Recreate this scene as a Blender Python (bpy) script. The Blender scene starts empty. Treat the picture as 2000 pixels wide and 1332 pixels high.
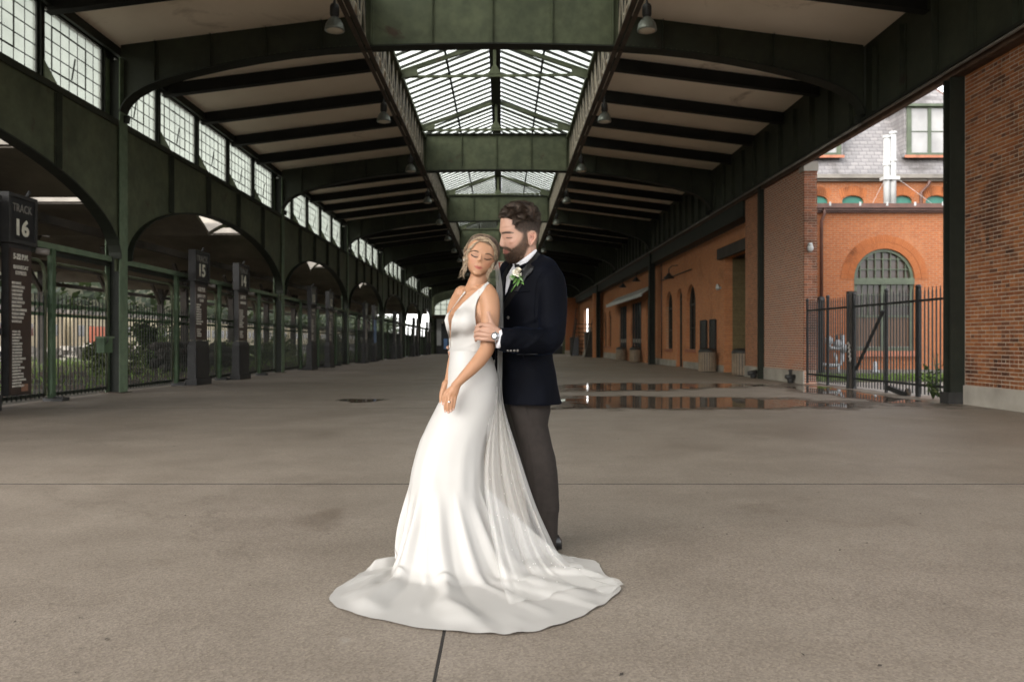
import bpy, bmesh, math, random
from mathutils import Vector, Matrix, noise
from mathutils.bvhtree import BVHTree
random.seed(7)
R = math.radians
SC = bpy.context.scene
COL = SC.collection
# ---------------------------------------------------------------- camera
F = 1555.6            # focal length in photo pixels (28 mm on 36 mm, 2000 px wide)
CX, CY, CH = 981.0, 667.0, 1.10
cam_d = bpy.data.cameras.new('camera'); cam = bpy.data.objects.new('camera', cam_d); COL.objects.link(cam)
cam.location = (0, 0, CH); cam.rotation_euler = (R(90), 0, 0)
cam_d.lens = 28; cam_d.sensor_width = 36; cam_d.shift_x = 19/2000; cam_d.shift_y = .5/2000
cam_d.clip_start = .05; cam_d.clip_end = 3000
cam_d.dof.use_dof = True; cam_d.dof.focus_distance = 4.1; cam_d.dof.aperture_fstop = 3.5
SC.camera = cam
# ---------------------------------------------------------------- sky and light (bright overcast)
SUN_EL, SUN_AZ = R(34), R(222)          # light from the open end behind the camera, from the viewer's left
w = bpy.data.worlds.new('World'); SC.world = w; w.use_nodes = True
nt = w.node_tree; bg = nt.nodes['Background']
sky = nt.nodes.new('ShaderNodeTexSky'); sky.sky_type = 'NISHITA'; sky.sun_disc = False
sky.sun_elevation = SUN_EL; sky.sun_rotation = SUN_AZ; sky.dust_density = 1.0; sky.air_density = 1.0; sky.ozone_density = 1
hsv = nt.nodes.new('ShaderNodeHueSaturation'); hsv.inputs['Saturation'].default_value = .12
nt.links.new(sky.outputs[0], hsv.inputs['Color']); nt.links.new(hsv.outputs[0], bg.inputs[0]); bg.inputs[1].default_value = .15
sun_d = bpy.data.lights.new('sun', 'SUN'); sun = bpy.data.objects.new('sun', sun_d); COL.objects.link(sun)
sun_d.energy = 1.25; sun_d.angle = R(52); sun_d.color = (1, .96, .9)
sd = Vector((math.sin(SUN_AZ)*math.cos(SUN_EL), math.cos(SUN_AZ)*math.cos(SUN_EL), math.sin(SUN_EL)))
sun.rotation_euler = sd.to_track_quat('Z', 'Y').to_euler(); sun.location = sd*60
SC.view_settings.view_transform = 'Standard'; SC.view_settings.look = 'None'
SC.view_settings.exposure = 2.12; SC.view_settings.gamma = 1
SC.render.engine = 'CYCLES'; SC.cycles.use_denoising = True
SC.cycles.max_bounces = 9; SC.cycles.diffuse_bounces = 6; SC.cycles.transparent_max_bounces = 16; SC.cycles.glossy_bounces = 3
SC.cycles.sample_clamp_indirect = 6; SC.cycles.caustics_reflective = False; SC.cycles.caustics_refractive = False

# ---------------------------------------------------------------- helpers
def pt(px, py, Y):                       # a point of the place from its bearing and its distance
    return Vector(((px-CX)*Y/F, Y, CH-(py-CY)*Y/F))
def fz(Y):                               # the concourse floor falls gently towards the far end
    return 0.0 if Y < 14 else -.005*(Y-14) if Y < 110 else -.48
def tag(o, label=None, cat=None, group=None, kind=None):
    if label: o['label'] = label
    if cat: o['category'] = cat
    if group: o['group'] = group
    if kind: o['kind'] = kind
    elif cat: o['kind'] = 'thing'
    return o
def empty(name, loc=(0, 0, 0), **k):
    o = bpy.data.objects.new(name, None); COL.objects.link(o); o.location = loc; o.empty_display_size = .1
    return tag(o, **k)
def link(name, me, mat=None, parent=None, loc=None, **k):
    o = bpy.data.objects.new(name, me); COL.objects.link(o)
    if mat and not me.materials: me.materials.append(M[mat] if isinstance(mat, str) else mat)
    if parent is not None:
        o.parent = parent
        if loc is None: o.location = -Vector(parent_world(parent))
        else: o.location = loc
    elif loc is not None: o.location = loc
    return tag(o, **k)
def parent_world(p):
    v = Vector((0, 0, 0))
    while p is not None: v = v + Vector(p.location); p = p.parent
    return v
def copy_tree(o, parent=None):
    c = o.copy(); COL.objects.link(c); c.parent = parent
    for ch in list(o.children): copy_tree(ch, c)
    return c
class MB:                                # collects shapes, links them as one mesh
    def __init__(s): s.v = []; s.f = []; s.sm = []
    def add(s, vs, fs, smooth=False):
        b = len(s.v); s.v += [tuple(v) for v in vs]
        for f in fs: s.f.append(tuple(b+i for i in f)); s.sm.append(smooth)
        return s
    def box(s, x0, x1, y0, y1, z0, z1):
        return s.add([(x, y, z) for z in (z0, z1) for y in (y0, y1) for x in (x0, x1)],
            [(0, 2, 3, 1), (4, 5, 7, 6), (0, 1, 5, 4), (2, 6, 7, 3), (0, 4, 6, 2), (1, 3, 7, 5)])
    def bar(s, a, b, w, h=None, up=(0, 0, 1)):      # a rectangular bar from a to b
        a = Vector(a); b = Vector(b); h = h or w; d = (b-a).normalized(); u = Vector(up)
        if abs(d.dot(u)) > .98: u = Vector((0, 1, 0))
        r = d.cross(u).normalized(); u = r.cross(d)
        vs = [p+r*i*w/2+u*j*h/2 for p in (a, b) for i, j in ((-1, -1), (1, -1), (1, 1), (-1, 1))]
        return s.add(vs, [(0, 1, 2, 3), (7, 6, 5, 4), (0, 4, 5, 1), (1, 5, 6, 2), (2, 6, 7, 3), (3, 7, 4, 0)])
    def tube(s, path, r, n=8, cap=True):
        path = [Vector(p) for p in path]; rr = r if hasattr(r, '__len__') else [r]*len(path)
        vs = []; fs = []; pu = None
        for i, p in enumerate(path):
            d = (path[min(i+1, len(path)-1)]-path[max(i-1, 0)]).normalized()
            u = pu if pu is not None else (Vector((0, 0, 1)) if abs(d.z) < .9 else Vector((1, 0, 0)))
            x = d.cross(u)
            if x.length < 1e-5: x = d.cross(Vector((.3, 1, .2)))
            x.normalize(); u = x.cross(d).normalized(); pu = u
            for k in range(n):
                a = 2*math.pi*k/n; vs.append(p+(x*math.cos(a)+u*math.sin(a))*rr[i])
        for i in range(len(path)-1):
            for k in range(n):
                fs.append((i*n+k, i*n+(k+1) % n, (i+1)*n+(k+1) % n, (i+1)*n+k))
        if cap: fs += [tuple(range(n))[::-1], tuple((len(path)-1)*n+k for k in range(n))]
        return s.add(vs, fs, True)
    def lathe(s, prof, c=(0, 0, 0), n=24, axis=None):   # prof: (radius, height)
        vs = [(c[0]+r*math.cos(2*math.pi*k/n), c[1]+r*math.sin(2*math.pi*k/n), c[2]+z) for r, z in prof for k in range(n)]
        fs = [(i*n+k, i*n+(k+1) % n, (i+1)*n+(k+1) % n, (i+1)*n+k) for i in range(len(prof)-1) for k in range(n)]
        fs += [tuple(range(n))[::-1], tuple((len(prof)-1)*n+k for k in range(n))]
        return s.add(vs, fs, True)
    def ball(s, c, rx, ry=None, rz=None, n=10, m=6):
        ry = ry or rx; rz = rz or rx; vs = []; fs = []
        for i in range(1, m):
            t = math.pi*i/m
            for k in range(n):
                a = 2*math.pi*k/n; vs.append((c[0]+rx*math.sin(t)*math.cos(a), c[1]+ry*math.sin(t)*math.sin(a), c[2]+rz*math.cos(t)))
        T = len(vs); vs += [(c[0], c[1], c[2]+rz), (c[0], c[1], c[2]-rz)]
        for i in range(m-2):
            for k in range(n): fs.append((i*n+k, (i+1)*n+k, (i+1)*n+(k+1) % n, i*n+(k+1) % n))
        for k in range(n):
            fs.append((T, k, (k+1) % n)); fs.append((T+1, (m-2)*n+(k+1) % n, (m-2)*n+k))
        return s.add(vs, fs, True)
    def mesh(s, name):
        me = bpy.data.meshes.new(name); me.from_pydata(s.v, [], s.f)
        me.polygons.foreach_set('use_smooth', s.sm); me.update(); return me
    def build(s, name, mat=None, parent=None, **k): return link(name, s.mesh(name), mat, parent, **k)
def box(name, mat, parent, x0, x1, y0, y1, z0, z1, **k):
    return MB().box(x0, x1, y0, y1, z0, z1).build(name, mat, parent, **k)
_unit = {}
def ubox(name, mat, parent, x0, x1, y0, y1, z0, z1, **k):     # a box that shares one unit-cube mesh per material
    if mat not in _unit:
        _unit[mat] = MB().box(-.5, .5, -.5, .5, -.5, .5).mesh('unit_'+mat); _unit[mat].materials.append(M[mat])
    o = link(name, _unit[mat], None, parent, **k)
    off = Vector(((x0+x1)/2, (y0+y1)/2, (z0+z1)/2))
    o.location = off-(parent_world(parent) if parent else Vector()); o.scale = (x1-x0, y1-y0, z1-z0)
    return o
def wall_panel(mb, mapf, u0, u1, v0, v1, ops, depth, n=14):
    """wall face u0..u1 x v0..v1 with openings (ua, ub, bottom, spring, rise) and reveals going back by depth"""
    q = lambda *p: mb.add([mapf(*a) for a in p], [tuple(range(len(p)))])
    cur = u0
    for ua, ub, vb, vs, rise in sorted(ops):
        if ua > cur: q((cur, v0, 0), (ua, v0, 0), (ua, v1, 0), (cur, v1, 0))
        if vb > v0:
            q((ua, v0, 0), (ub, v0, 0), (ub, vb, 0), (ua, vb, 0)); q((ua, vb, 0), (ub, vb, 0), (ub, vb, depth), (ua, vb, depth))
        uc = (ua+ub)/2; hw = (ub-ua)/2; crv = []
        for i in range(n+1):
            a = math.pi*(1-i/n)
            crv.append((uc+hw*math.cos(a), vs+rise*math.sin(a)) if rise else (ua+(ub-ua)*i/n, vs))
        for (a, b), (c, d) in zip(crv, crv[1:]):
            q((a, b, 0), (c, d, 0), (c, v1, 0), (a, v1, 0)); q((a, b, 0), (a, b, depth), (c, d, depth), (c, d, 0))
        q((ua, vb, 0), (ua, vb, depth), (ua, vs, depth), (ua, vs, 0)); q((ub, vb, 0), (ub, vs, 0), (ub, vs, depth), (ub, vb, depth))
        cur = ub
    if cur < u1: q((cur, v0, 0), (u1, v0, 0), (u1, v1, 0), (cur, v1, 0))
    return mb
def text(name, body, mat, parent, loc, rot, size, align='CENTER', extr=.004, sx=1.0, bold=0.0):
    c = bpy.data.curves.new(name, 'FONT'); c.body = body; c.size = size; c.align_x = align; c.extrude = extr; c.offset = bold
    c.resolution_u = 3
    t = bpy.data.objects.new(name, c); COL.objects.link(t)
    dg = bpy.context.evaluated_depsgraph_get(); me = bpy.data.meshes.new_from_object(t.evaluated_get(dg)); bpy.data.objects.remove(t)
    me.materials.clear(); me.materials.append(M[mat])
    o = link(name, me, None, parent, loc=Vector(loc)-(parent_world(parent) if parent else Vector()))
    o.rotation_euler = rot; o.scale = (sx, 1, 1); return o
ORD = ['nearest', 'second', 'third', 'fourth', 'fifth', 'sixth', 'seventh', 'eighth', 'ninth']

# ---------------------------------------------------------------- materials
M = {}
class NT:
    def __init__(s, name):
        s.m = bpy.data.materials.new(name); s.m.use_nodes = True; s.t = s.m.node_tree; s.b = s.t.nodes['Principled BSDF']; M[name] = s.m
        s.geo = None
    def n(s, typ, **k):
        x = s.t.nodes.new(typ)
        for a, b in k.items():
            if a.startswith('i_'):
                key = a[2:]; key = int(key) if key.isdigit() else key.replace('_', ' ')
                x.inputs[key].default_value = b
            else: setattr(x, a, b)
        return x
    def l(s, a, b): s.t.links.new(a, b)
    def pos(s):
        if not s.geo: s.geo = s.n('ShaderNodeNewGeometry')
        return s.geo.outputs['Position']
    def noise(s, scale, detail=4, rough=.55, vec=None, dist=0):
        x = s.n('ShaderNodeTexNoise', i_Scale=scale, i_Detail=detail, i_Roughness=rough, i_Distortion=dist)
        s.l(vec or s.pos(), x.inputs['Vector']); return x.outputs['Fac']
    def ramp(s, fac, stops):
        x = s.n('ShaderNodeValToRGB'); e = x.color_ramp.elements
        while len(e) < len(stops): e.new(.5)
        for el, (p, c) in zip(e, stops): el.position = p; el.color = tuple(c)+(1,) if len(c) == 3 else c
        s.l(fac, x.inputs[0]); return x.outputs[0]
    def mix(s, fac, a, b, mode='MIX'):
        x = s.n('ShaderNodeMix', data_type='RGBA', blend_type=mode)
        for sock, v in ((x.inputs[0], fac), (x.inputs[6], a), (x.inputs[7], b)):
            if isinstance(v, (int, float)): sock.default_value = v
            elif isinstance(v, tuple): sock.default_value = v+(1,) if len(v) == 3 else v
            else: s.l(v, sock)
        return x.outputs[2]
    def math(s, op, a, b=None, c=None):
        x = s.n('ShaderNodeMath', operation=op)
        for i, v in enumerate((a, b, c)):
            if v is None: continue
            if isinstance(v, (int, float)): x.inputs[i].default_value = v
            else: s.l(v, x.inputs[i])
        return x.outputs[0]
    def set(s, **k):
        for a, v in k.items():
            sock = s.b.inputs[a.replace('_', ' ')]
            if isinstance(v, (int, float)): sock.default_value = v
            elif isinstance(v, tuple): sock.default_value = v+(1,) if len(v) == 3 and sock.type == 'RGBA' else v
            else: s.l(v, sock)
        return s
    def bump(s, h, strength=.3, dist=.01):
        x = s.n('ShaderNodeBump', i_Strength=strength, i_Distance=dist); s.l(h, x.inputs['Height']); s.l(x.outputs[0], s.b.inputs['Normal']); return s
    def yzvec(s, ax):                    # world position swizzled so that a brick texture lies in the wall's plane
        sp = s.n('ShaderNodeSeparateXYZ'); s.l(s.pos(), sp.inputs[0]); cb = s.n('ShaderNodeCombineXYZ')
        s.l(sp.outputs[ax], cb.inputs[0]); s.l(sp.outputs[2], cb.inputs[1]); return cb.outputs[0]
def simple(name, col, rough=.6, var=.25, scale=3., metal=0., bump=.0, spec=.5, bscale=60):
    t = NT(name); f = t.noise(scale, 5)
    c = tuple(col); d = tuple(x*(1-var) for x in col); e = tuple(min(1, x*(1+var)) for x in col)
    t.set(Base_Color=t.ramp(f, [(.3, d), (.7, e)]), Roughness=rough, Metallic=metal, Specular_IOR_Level=spec)
    if bump: t.bump(t.noise(bscale, 3), bump, .004)
    return t
def green(name, a, b, rust, rough=.5, patch=.62):
    t = NT(name); f = t.noise(1.1, 6, .6); g = t.noise(.45, 8, .68, dist=1.2); fine = t.noise(14, 5, .7)
    base = t.ramp(f, [(.3, a), (.72, b)])
    m = t.ramp(g, [(patch, (0, 0, 0)), (patch+.07, (1, 1, 1))]); fl = t.ramp(fine, [(.70, (0, 0, 0)), (.74, (1, 1, 1))])
    c = t.mix(m, base, rust); c = t.mix(t.math('MULTIPLY', fl, .6), c, (.22, .2, .16))
    st = t.ramp(t.noise(5, 3, vec=None), [(.35, (.75, .75, .75)), (.65, (1, 1, 1))]); c = t.mix(1., c, st, 'MULTIPLY')
    t.set(Base_Color=c, Roughness=rough+.08, Specular_IOR_Level=.3); t.bump(t.noise(30, 4), .2, .005); return t
green('green_paint', (.066, .078, .046), (.118, .132, .076), (.07, .046, .028))
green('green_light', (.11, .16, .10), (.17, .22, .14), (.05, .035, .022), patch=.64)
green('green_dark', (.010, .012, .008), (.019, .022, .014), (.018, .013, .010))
green('green_rail', (.05, .085, .045), (.085, .13, .07), (.04, .026, .018), patch=.6)
simple('iron_black', (.014, .014, .014), .5, .3, 4, bump=.2)
simple('rust_steel', (.055, .038, .026), .75, .4, 3, bump=.3)
simple('rafter_paint', (.012, .012, .010), .7, .3, 2, spec=.25)
simple('lacing_paint', (.30, .26, .205), .6, .35, 3)
simple('soffit_wood', (.07, .038, .022), .7, .45, 3, bump=.3)
simple('pipe_grey', (.2, .18, .16), .5, .3, 3)
simple('sign_black', (.012, .012, .013), .35, .3, 3)
simple('sign_white', (.62, .6, .5), .4, .1, 5)
simple('sign_brown', (.04, .026, .02), .4, .25, 2)
simple('sign_text', (.6, .57, .5), .5, .12, 9)
simple('sign_dim', (.2, .19, .17), .5, .2, 9)
simple('sign_rust', (.2, .1, .06), .6, .3, 5)
simple('sign_blue', (.12, .22, .42), .5, .1, 5)
simple('sign_red', (.30, .06, .045), .5, .2, 3)
simple('cast_black', (.018, .017, .016), .55, .4, 6, bump=.4, bscale=25)
simple('lamp_shell', (.15, .16, .14), .35, .2, 3, metal=.3)
simple('lamp_glass', (.5, .45, .36), .25, .1, 3)
simple('white_paint', (.38, .38, .37), .45, .12, 3)
simple('green_sash', (.02, .12, .085), .4, .2, 3)
simple('olive_frame', (.06, .075, .045), .5, .25, 3)
simple('terracotta', (.3, .11, .06), .7, .3, 3)
simple('concrete_pale', (.30, .27, .23), .85, .25, 1.6, bump=.3)
simple('concrete_dark', (.16, .145, .125), .9, .35, 1.2, bump=.3)
simple('shed_concrete', (.17, .15, .125), .9, .45, .6, bump=.3)
simple('timber_dark', (.035, .028, .022), .8, .4, 2)
simple('cream_wall', (.40, .34, .22), .8, .12, .4)
simple('orange_board', (.55, .13, .05), .6, .12, .8)
simple('bin_slat', (.22, .165, .115), .7, .25, 3)
simple('bin_dark', (.02, .018, .016), .5, .3, 3)
simple('yellow_paint', (.55, .42, .03), .5, .15, 4)
simple('downpipe_brown', (.09, .04, .028), .5, .3, 3)
simple('meter_grey', (.34, .35, .36), .45, .2, 6, metal=.2)
simple('awning_grey', (.33, .33, .31), .6, .25, .8)
simple('dark_room', (.012, .011, .01), .9, .3, 2)
simple('yard_paving', (.28, .25, .22), .9, .3, 3, bump=.3)
simple('ballast', (.085, .072, .055), 1., .5, 6, bump=.6, bscale=30)
def glass(name, col, tr, rough=.12, frost=(.85, .87, .82), fr=.45):
    t = NT(name); out = t.t.nodes['Material Output']
    trn = t.n('ShaderNodeBsdfTransparent'); trn.inputs[0].default_value = col+(1,)
    tl = t.n('ShaderNodeBsdfTranslucent'); dirt = t.noise(1.7, 5, .6)
    t.l(t.ramp(dirt, [(.3, tuple(x*.72 for x in frost)), (.7, frost)]), tl.inputs[0])
    a = t.n('ShaderNodeMixShader'); a.inputs[0].default_value = fr; t.l(trn.outputs[0], a.inputs[1]); t.l(tl.outputs[0], a.inputs[2])
    gl = t.n('ShaderNodeBsdfGlossy'); gl.inputs['Roughness'].default_value = rough; gl.inputs[0].default_value = (.8, .8, .8, 1)
    b = t.n('ShaderNodeMixShader'); b.inputs[0].default_value = tr; t.l(a.outputs[0], b.inputs[1]); t.l(gl.outputs[0], b.inputs[2])
    t.l(b.outputs[0], out.inputs[0]); return t
glass('glass_roof', (.52, .54, .48), .04, .15, (.82, .84, .76), .30)
glass('glass_side', (.50, .515, .475), .05, .1, (.74, .76, .71), .25)
t = NT('glass_dark'); t.set(Base_Color=(.018, .014, .012), Roughness=.12, Specular_IOR_Level=.6); t.bump(t.noise(2.2, 2), .08, .02)
t = NT('glass_brown'); t.set(Base_Color=t.ramp(t.noise(1.3, 3), [(.35, (.028, .019, .015)), (.7, (.05, .034, .026))]), Roughness=.18)
t = NT('blind_brown'); t.set(Base_Color=(.085, .043, .021), Roughness=.5)
t = NT('pane_pale'); t.set(Base_Color=t.ramp(t.noise(1.1, 3), [(.3, (.20, .195, .19)), (.7, (.30, .295, .285))]), Roughness=.25)
# ceiling boards
t = NT('deck_beige'); f = t.noise(.8, 5); g = t.noise(.5, 7, .65, dist=1)
t.set(Base_Color=t.mix(t.ramp(g, [(.6, (0, 0, 0)), (.72, (1, 1, 1))]), t.ramp(f, [(.3, (.80, .70, .57)), (.7, (.88, .78, .65))]), (.5, .41, .31)), Roughness=.85)
# bricks as a texture (walls too far off to build each brick)
def brick_mat(name, ax, c1, c2, mortar, worn, dark, off=.5, bias=0, msize=.012):
    t = NT(name); v = t.yzvec(ax)
    b = t.n('ShaderNodeTexBrick', offset=off, i_Scale=1., i_Mortar_Size=msize, i_Brick_Width=.213, i_Row_Height=.0677, i_Mortar_Smooth=.15, i_Bias=bias)
    b.inputs['Color1'].default_value = c1+(1,); b.inputs['Color2'].default_value = c2+(1,); b.inputs['Mortar'].default_value = mortar+(1,)
    t.l(v, b.inputs['Vector'])
    m = t.ramp(t.noise(.7, 7, .65, dist=.8), [(.55, (0, 0, 0)), (.72, (1, 1, 1))]); m2 = t.ramp(t.noise(.42, 6, .7, dist=.5), [(.58, (0, 0, 0)), (.75, (1, 1, 1))])
    c = t.mix(t.math('MULTIPLY', m, .7), b.outputs['Color'], worn); c = t.mix(t.math('MULTIPLY', m2, .6), c, dark)
    c = t.mix(.55, c, t.ramp(t.noise(9, 4, .7), [(.3, (.55, .55, .55)), (.7, (1, 1, 1))]), 'MULTIPLY')
    t.set(Base_Color=c, Roughness=.88, Specular_IOR_Level=.25)
    t.bump(t.math('SUBTRACT', 1., b.outputs['Fac']), .6, .008); return t
brick_mat('brick_orange_y', 1, (.58, .21, .072), (.50, .17, .06), (.46, .28, .18), (.42, .2, .1), (.22, .09, .045))
brick_mat('brick_orange_x', 0, (.36, .115, .038), (.30, .092, .032), (.30, .16, .095), (.38, .165, .08), (.25, .09, .036))
brick_mat('brick_red_y', 1, (.42, .155, .08), (.29, .11, .065), (.50, .38, .30), (.5, .23, .14), (.2, .1, .07), msize=.016)
brick_mat('brick_worn_y', 1, (.40, .155, .075), (.26, .11, .06), (.36, .22, .14), (.44, .25, .16), (.17, .08, .05))
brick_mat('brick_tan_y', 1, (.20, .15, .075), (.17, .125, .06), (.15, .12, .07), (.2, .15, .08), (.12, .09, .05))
def brick_piece(name, cols):
    t = NT(name); g = t.n('ShaderNodeNewGeometry'); oi = t.n('ShaderNodeObjectInfo')
    r = t.math('FRACT', t.math('ADD', g.outputs['Random Per Island'], oi.outputs['Random']))
    c = t.ramp(r, cols); soot = t.ramp(t.noise(.75, 6, .66, dist=.9), [(.49, (1, 1, 1)), (.62, (.30, .28, .27))])
    # weather staining high on the wall: soot patches with their own shapes
    c = t.mix(.85, c, soot, 'MULTIPLY'); c = t.mix(.5, c, t.ramp(t.noise(40, 4, .7), [(.3, (.55, .55, .55)), (.7, (1, 1, 1))]), 'MULTIPLY')
    t.set(Base_Color=c, Roughness=.85, Specular_IOR_Level=.3); t.bump(t.noise(90, 3), .4, .003); return t
brick_piece('brick_piece', [(0, (.20, .064, .022)), (.35, (.29, .097, .03)), (.7, (.34, .125, .042)), (1, (.11, .042, .022))])
brick_piece('brick_piece_red', [(0, (.20, .07, .035)), (.5, (.33, .12, .06)), (1, (.15, .06, .035))])
t = NT('mortar'); t.set(Base_Color=t.ramp(t.noise(6, 5), [(.3, (.28, .22, .17)), (.7, (.42, .34, .27))]), Roughness=.95); t.bump(t.noise(80, 3), .4, .003)
# slate roof
t = NT('slate'); v = t.yzvec(0)
b = t.n('ShaderNodeTexBrick', i_Scale=1., i_Mortar_Size=.012, i_Brick_Width=.28, i_Row_Height=.15)
b.inputs['Color1'].default_value = (.17, .16, .16, 1); b.inputs['Color2'].default_value = (.23, .215, .21, 1); b.inputs['Mortar'].default_value = (.1, .095, .095, 1); t.l(v, b.inputs['Vector'])
m = t.ramp(t.noise(.55, 6, .6, dist=.6), [(.5, (0, 0, 0)), (.66, (1, 1, 1))])
t.set(Base_Color=t.mix(m, b.outputs['Color'], (.08, .072, .068)), Roughness=.5); t.bump(b.outputs['Fac'], -.5, .01)
# concourse paving: exposed-aggregate concrete with stains and damp
t = NT('paving'); big = t.noise(.33, 6, .62, dist=.7); mid = t.noise(1.7, 6, .62); grain = t.noise(85, 4, .75); vor = t.n('ShaderNodeTexVoronoi', i_Scale=110.); t.l(t.pos(), vor.inputs['Vector'])
base = t.ramp(mid, [(.25, (.188, .156, .127)), (.75, (.262, .222, .184))])
base = t.mix(t.ramp(big, [(.52, (0, 0, 0)), (.75, (.75, .75, .75))]), base, (.165, .135, .108))
spk = t.ramp(vor.outputs['Color'], [(.0, (.62, .59, .55)), (.5, (.95, .95, .95)), (1., (1.28, 1.27, 1.23))])
base = t.mix(.8, base, spk, 'MULTIPLY'); base = t.mix(.6, base, t.ramp(grain, [(.3, (.6, .58, .55)), (.7, (1.25, 1.25, 1.25))]), 'MULTIPLY')
sp2 = t.ramp(t.noise(2.6, 8, .75, dist=1.5), [(.69, (0, 0, 0)), (.74, (1, 1, 1))]); base = t.mix(t.math('MULTIPLY', sp2, .55), base, (.1, .08, .065))
crk = t.n('ShaderNodeTexVoronoi', feature='DISTANCE_TO_EDGE', i_Scale=.21); nz = t.n('ShaderNodeTexNoise', i_Scale=1.1, i_Detail=8., i_Roughness=.7)
t.l(t.pos(), nz.inputs['Vector']); vm = t.n('ShaderNodeVectorMath', operation='ADD'); vs_ = t.n('ShaderNodeVectorMath', operation='SCALE'); vs_.inputs['Scale'].default_value = 1.6
t.l(nz.outputs['Color'], vs_.inputs[0]); t.l(t.pos(), vm.inputs[0]); t.l(vs_.outputs[0], vm.inputs[1]); t.l(vm.outputs[0], crk.inputs['Vector'])
ck = t.ramp(crk.outputs['Distance'], [(.0, (.30, .28, .26)), (.004, (.45, .43, .4)), (.009, (1, 1, 1))]); cm = t.ramp(t.noise(.6, 3), [(.47, (0, 0, 0)), (.55, (1, 1, 1))]); base = t.mix(cm, base, t.mix(.22, base, ck, 'MULTIPLY'))
oil = t.ramp(t.noise(.62, 5, .6, dist=1.1), [(.63, (1, 1, 1)), (.74, (.74, .71, .68))]); base = t.mix(1., base, oil, 'MULTIPLY')
scuff = t.ramp(t.noise(1.15, 8, .72, dist=2.2), [(.66, (0, 0, 0)), (.75, (.5, .5, .5))]); base = t.mix(scuff, base, (.36, .33, .29))
t.set(Base_Color=base, Roughness=t.ramp(big, [(.3, (.62, .62, .62)), (.75, (.42, .42, .42))]), Specular_IOR_Level=.4)
hh = t.math('ADD', t.math('MULTIPLY', vor.outputs['Distance'], .6), t.math('MULTIPLY', grain, .6)); t.bump(hh, .35, .004)
simple('joint_tar', (.018, .015, .013), .9, .3, 5)
simple('joint_dark', (.05, .042, .035), .95, .3, 5)
t = NT('puddle_water'); out = t.t.nodes['Material Output']; t.set(Base_Color=(.13, .10, .078), Roughness=.03, Specular_IOR_Level=.5, IOR=1.5); t.bump(t.noise(1.6, 3), .03, .02)
at = t.n('ShaderNodeAttribute', attribute_name='wet'); v = t.math('ADD', at.outputs['Fac'], t.math('MULTIPLY', t.math('SUBTRACT', t.noise(1.3, 6, .6), .5), 1.1))
damp = t.n('ShaderNodeBsdfPrincipled'); damp.inputs['Base Color'].default_value = (.12, .094, .073, 1); damp.inputs['Roughness'].default_value = .28
tp = t.n('ShaderNodeBsdfTransparent'); m1 = t.n('ShaderNodeMixShader'); m2 = t.n('ShaderNodeMixShader')
t.l(t.ramp(v, [(.12, (0, 0, 0)), (.32, (.8, .8, .8))]), m1.inputs[0]); t.l(tp.outputs[0], m1.inputs[1]); t.l(damp.outputs[0], m1.inputs[2])
t.l(t.ramp(v, [(.31, (0, 0, 0)), (.35, (1, 1, 1))]), m2.inputs[0]); t.l(m1.outputs[0], m2.inputs[1]); t.l(t.b.outputs[0], m2.inputs[2]); t.l(m2.outputs[0], out.inputs[0])
def leafmat(name, a, b):
    t = NT(name); g = t.n('ShaderNodeNewGeometry'); c = t.ramp(g.outputs['Random Per Island'], [(0, a), (1, b)])
    t.set(Base_Color=c, Roughness=.55); out = t.t.nodes['Material Output']; tl = t.n('ShaderNodeBsdfTranslucent'); t.l(c, tl.inputs[0])
    mx = t.n('ShaderNodeMixShader'); mx.inputs[0].default_value = .35; t.l(t.b.outputs[0], mx.inputs[1]); t.l(tl.outputs[0], mx.inputs[2]); t.l(mx.outputs[0], out.inputs[0])
leafmat('leaf', (.035, .06, .015), (.09, .135, .035)); leafmat('leaf_pale', (.09, .12, .04), (.2, .23, .09)); leafmat('leaf_far', (.012, .020, .006), (.035, .05, .016)); leafmat('grass_blade', (.09, .155, .022), (.19, .29, .055))
simple('soil', (.09, .085, .05), 1., .4, 2)
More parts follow.
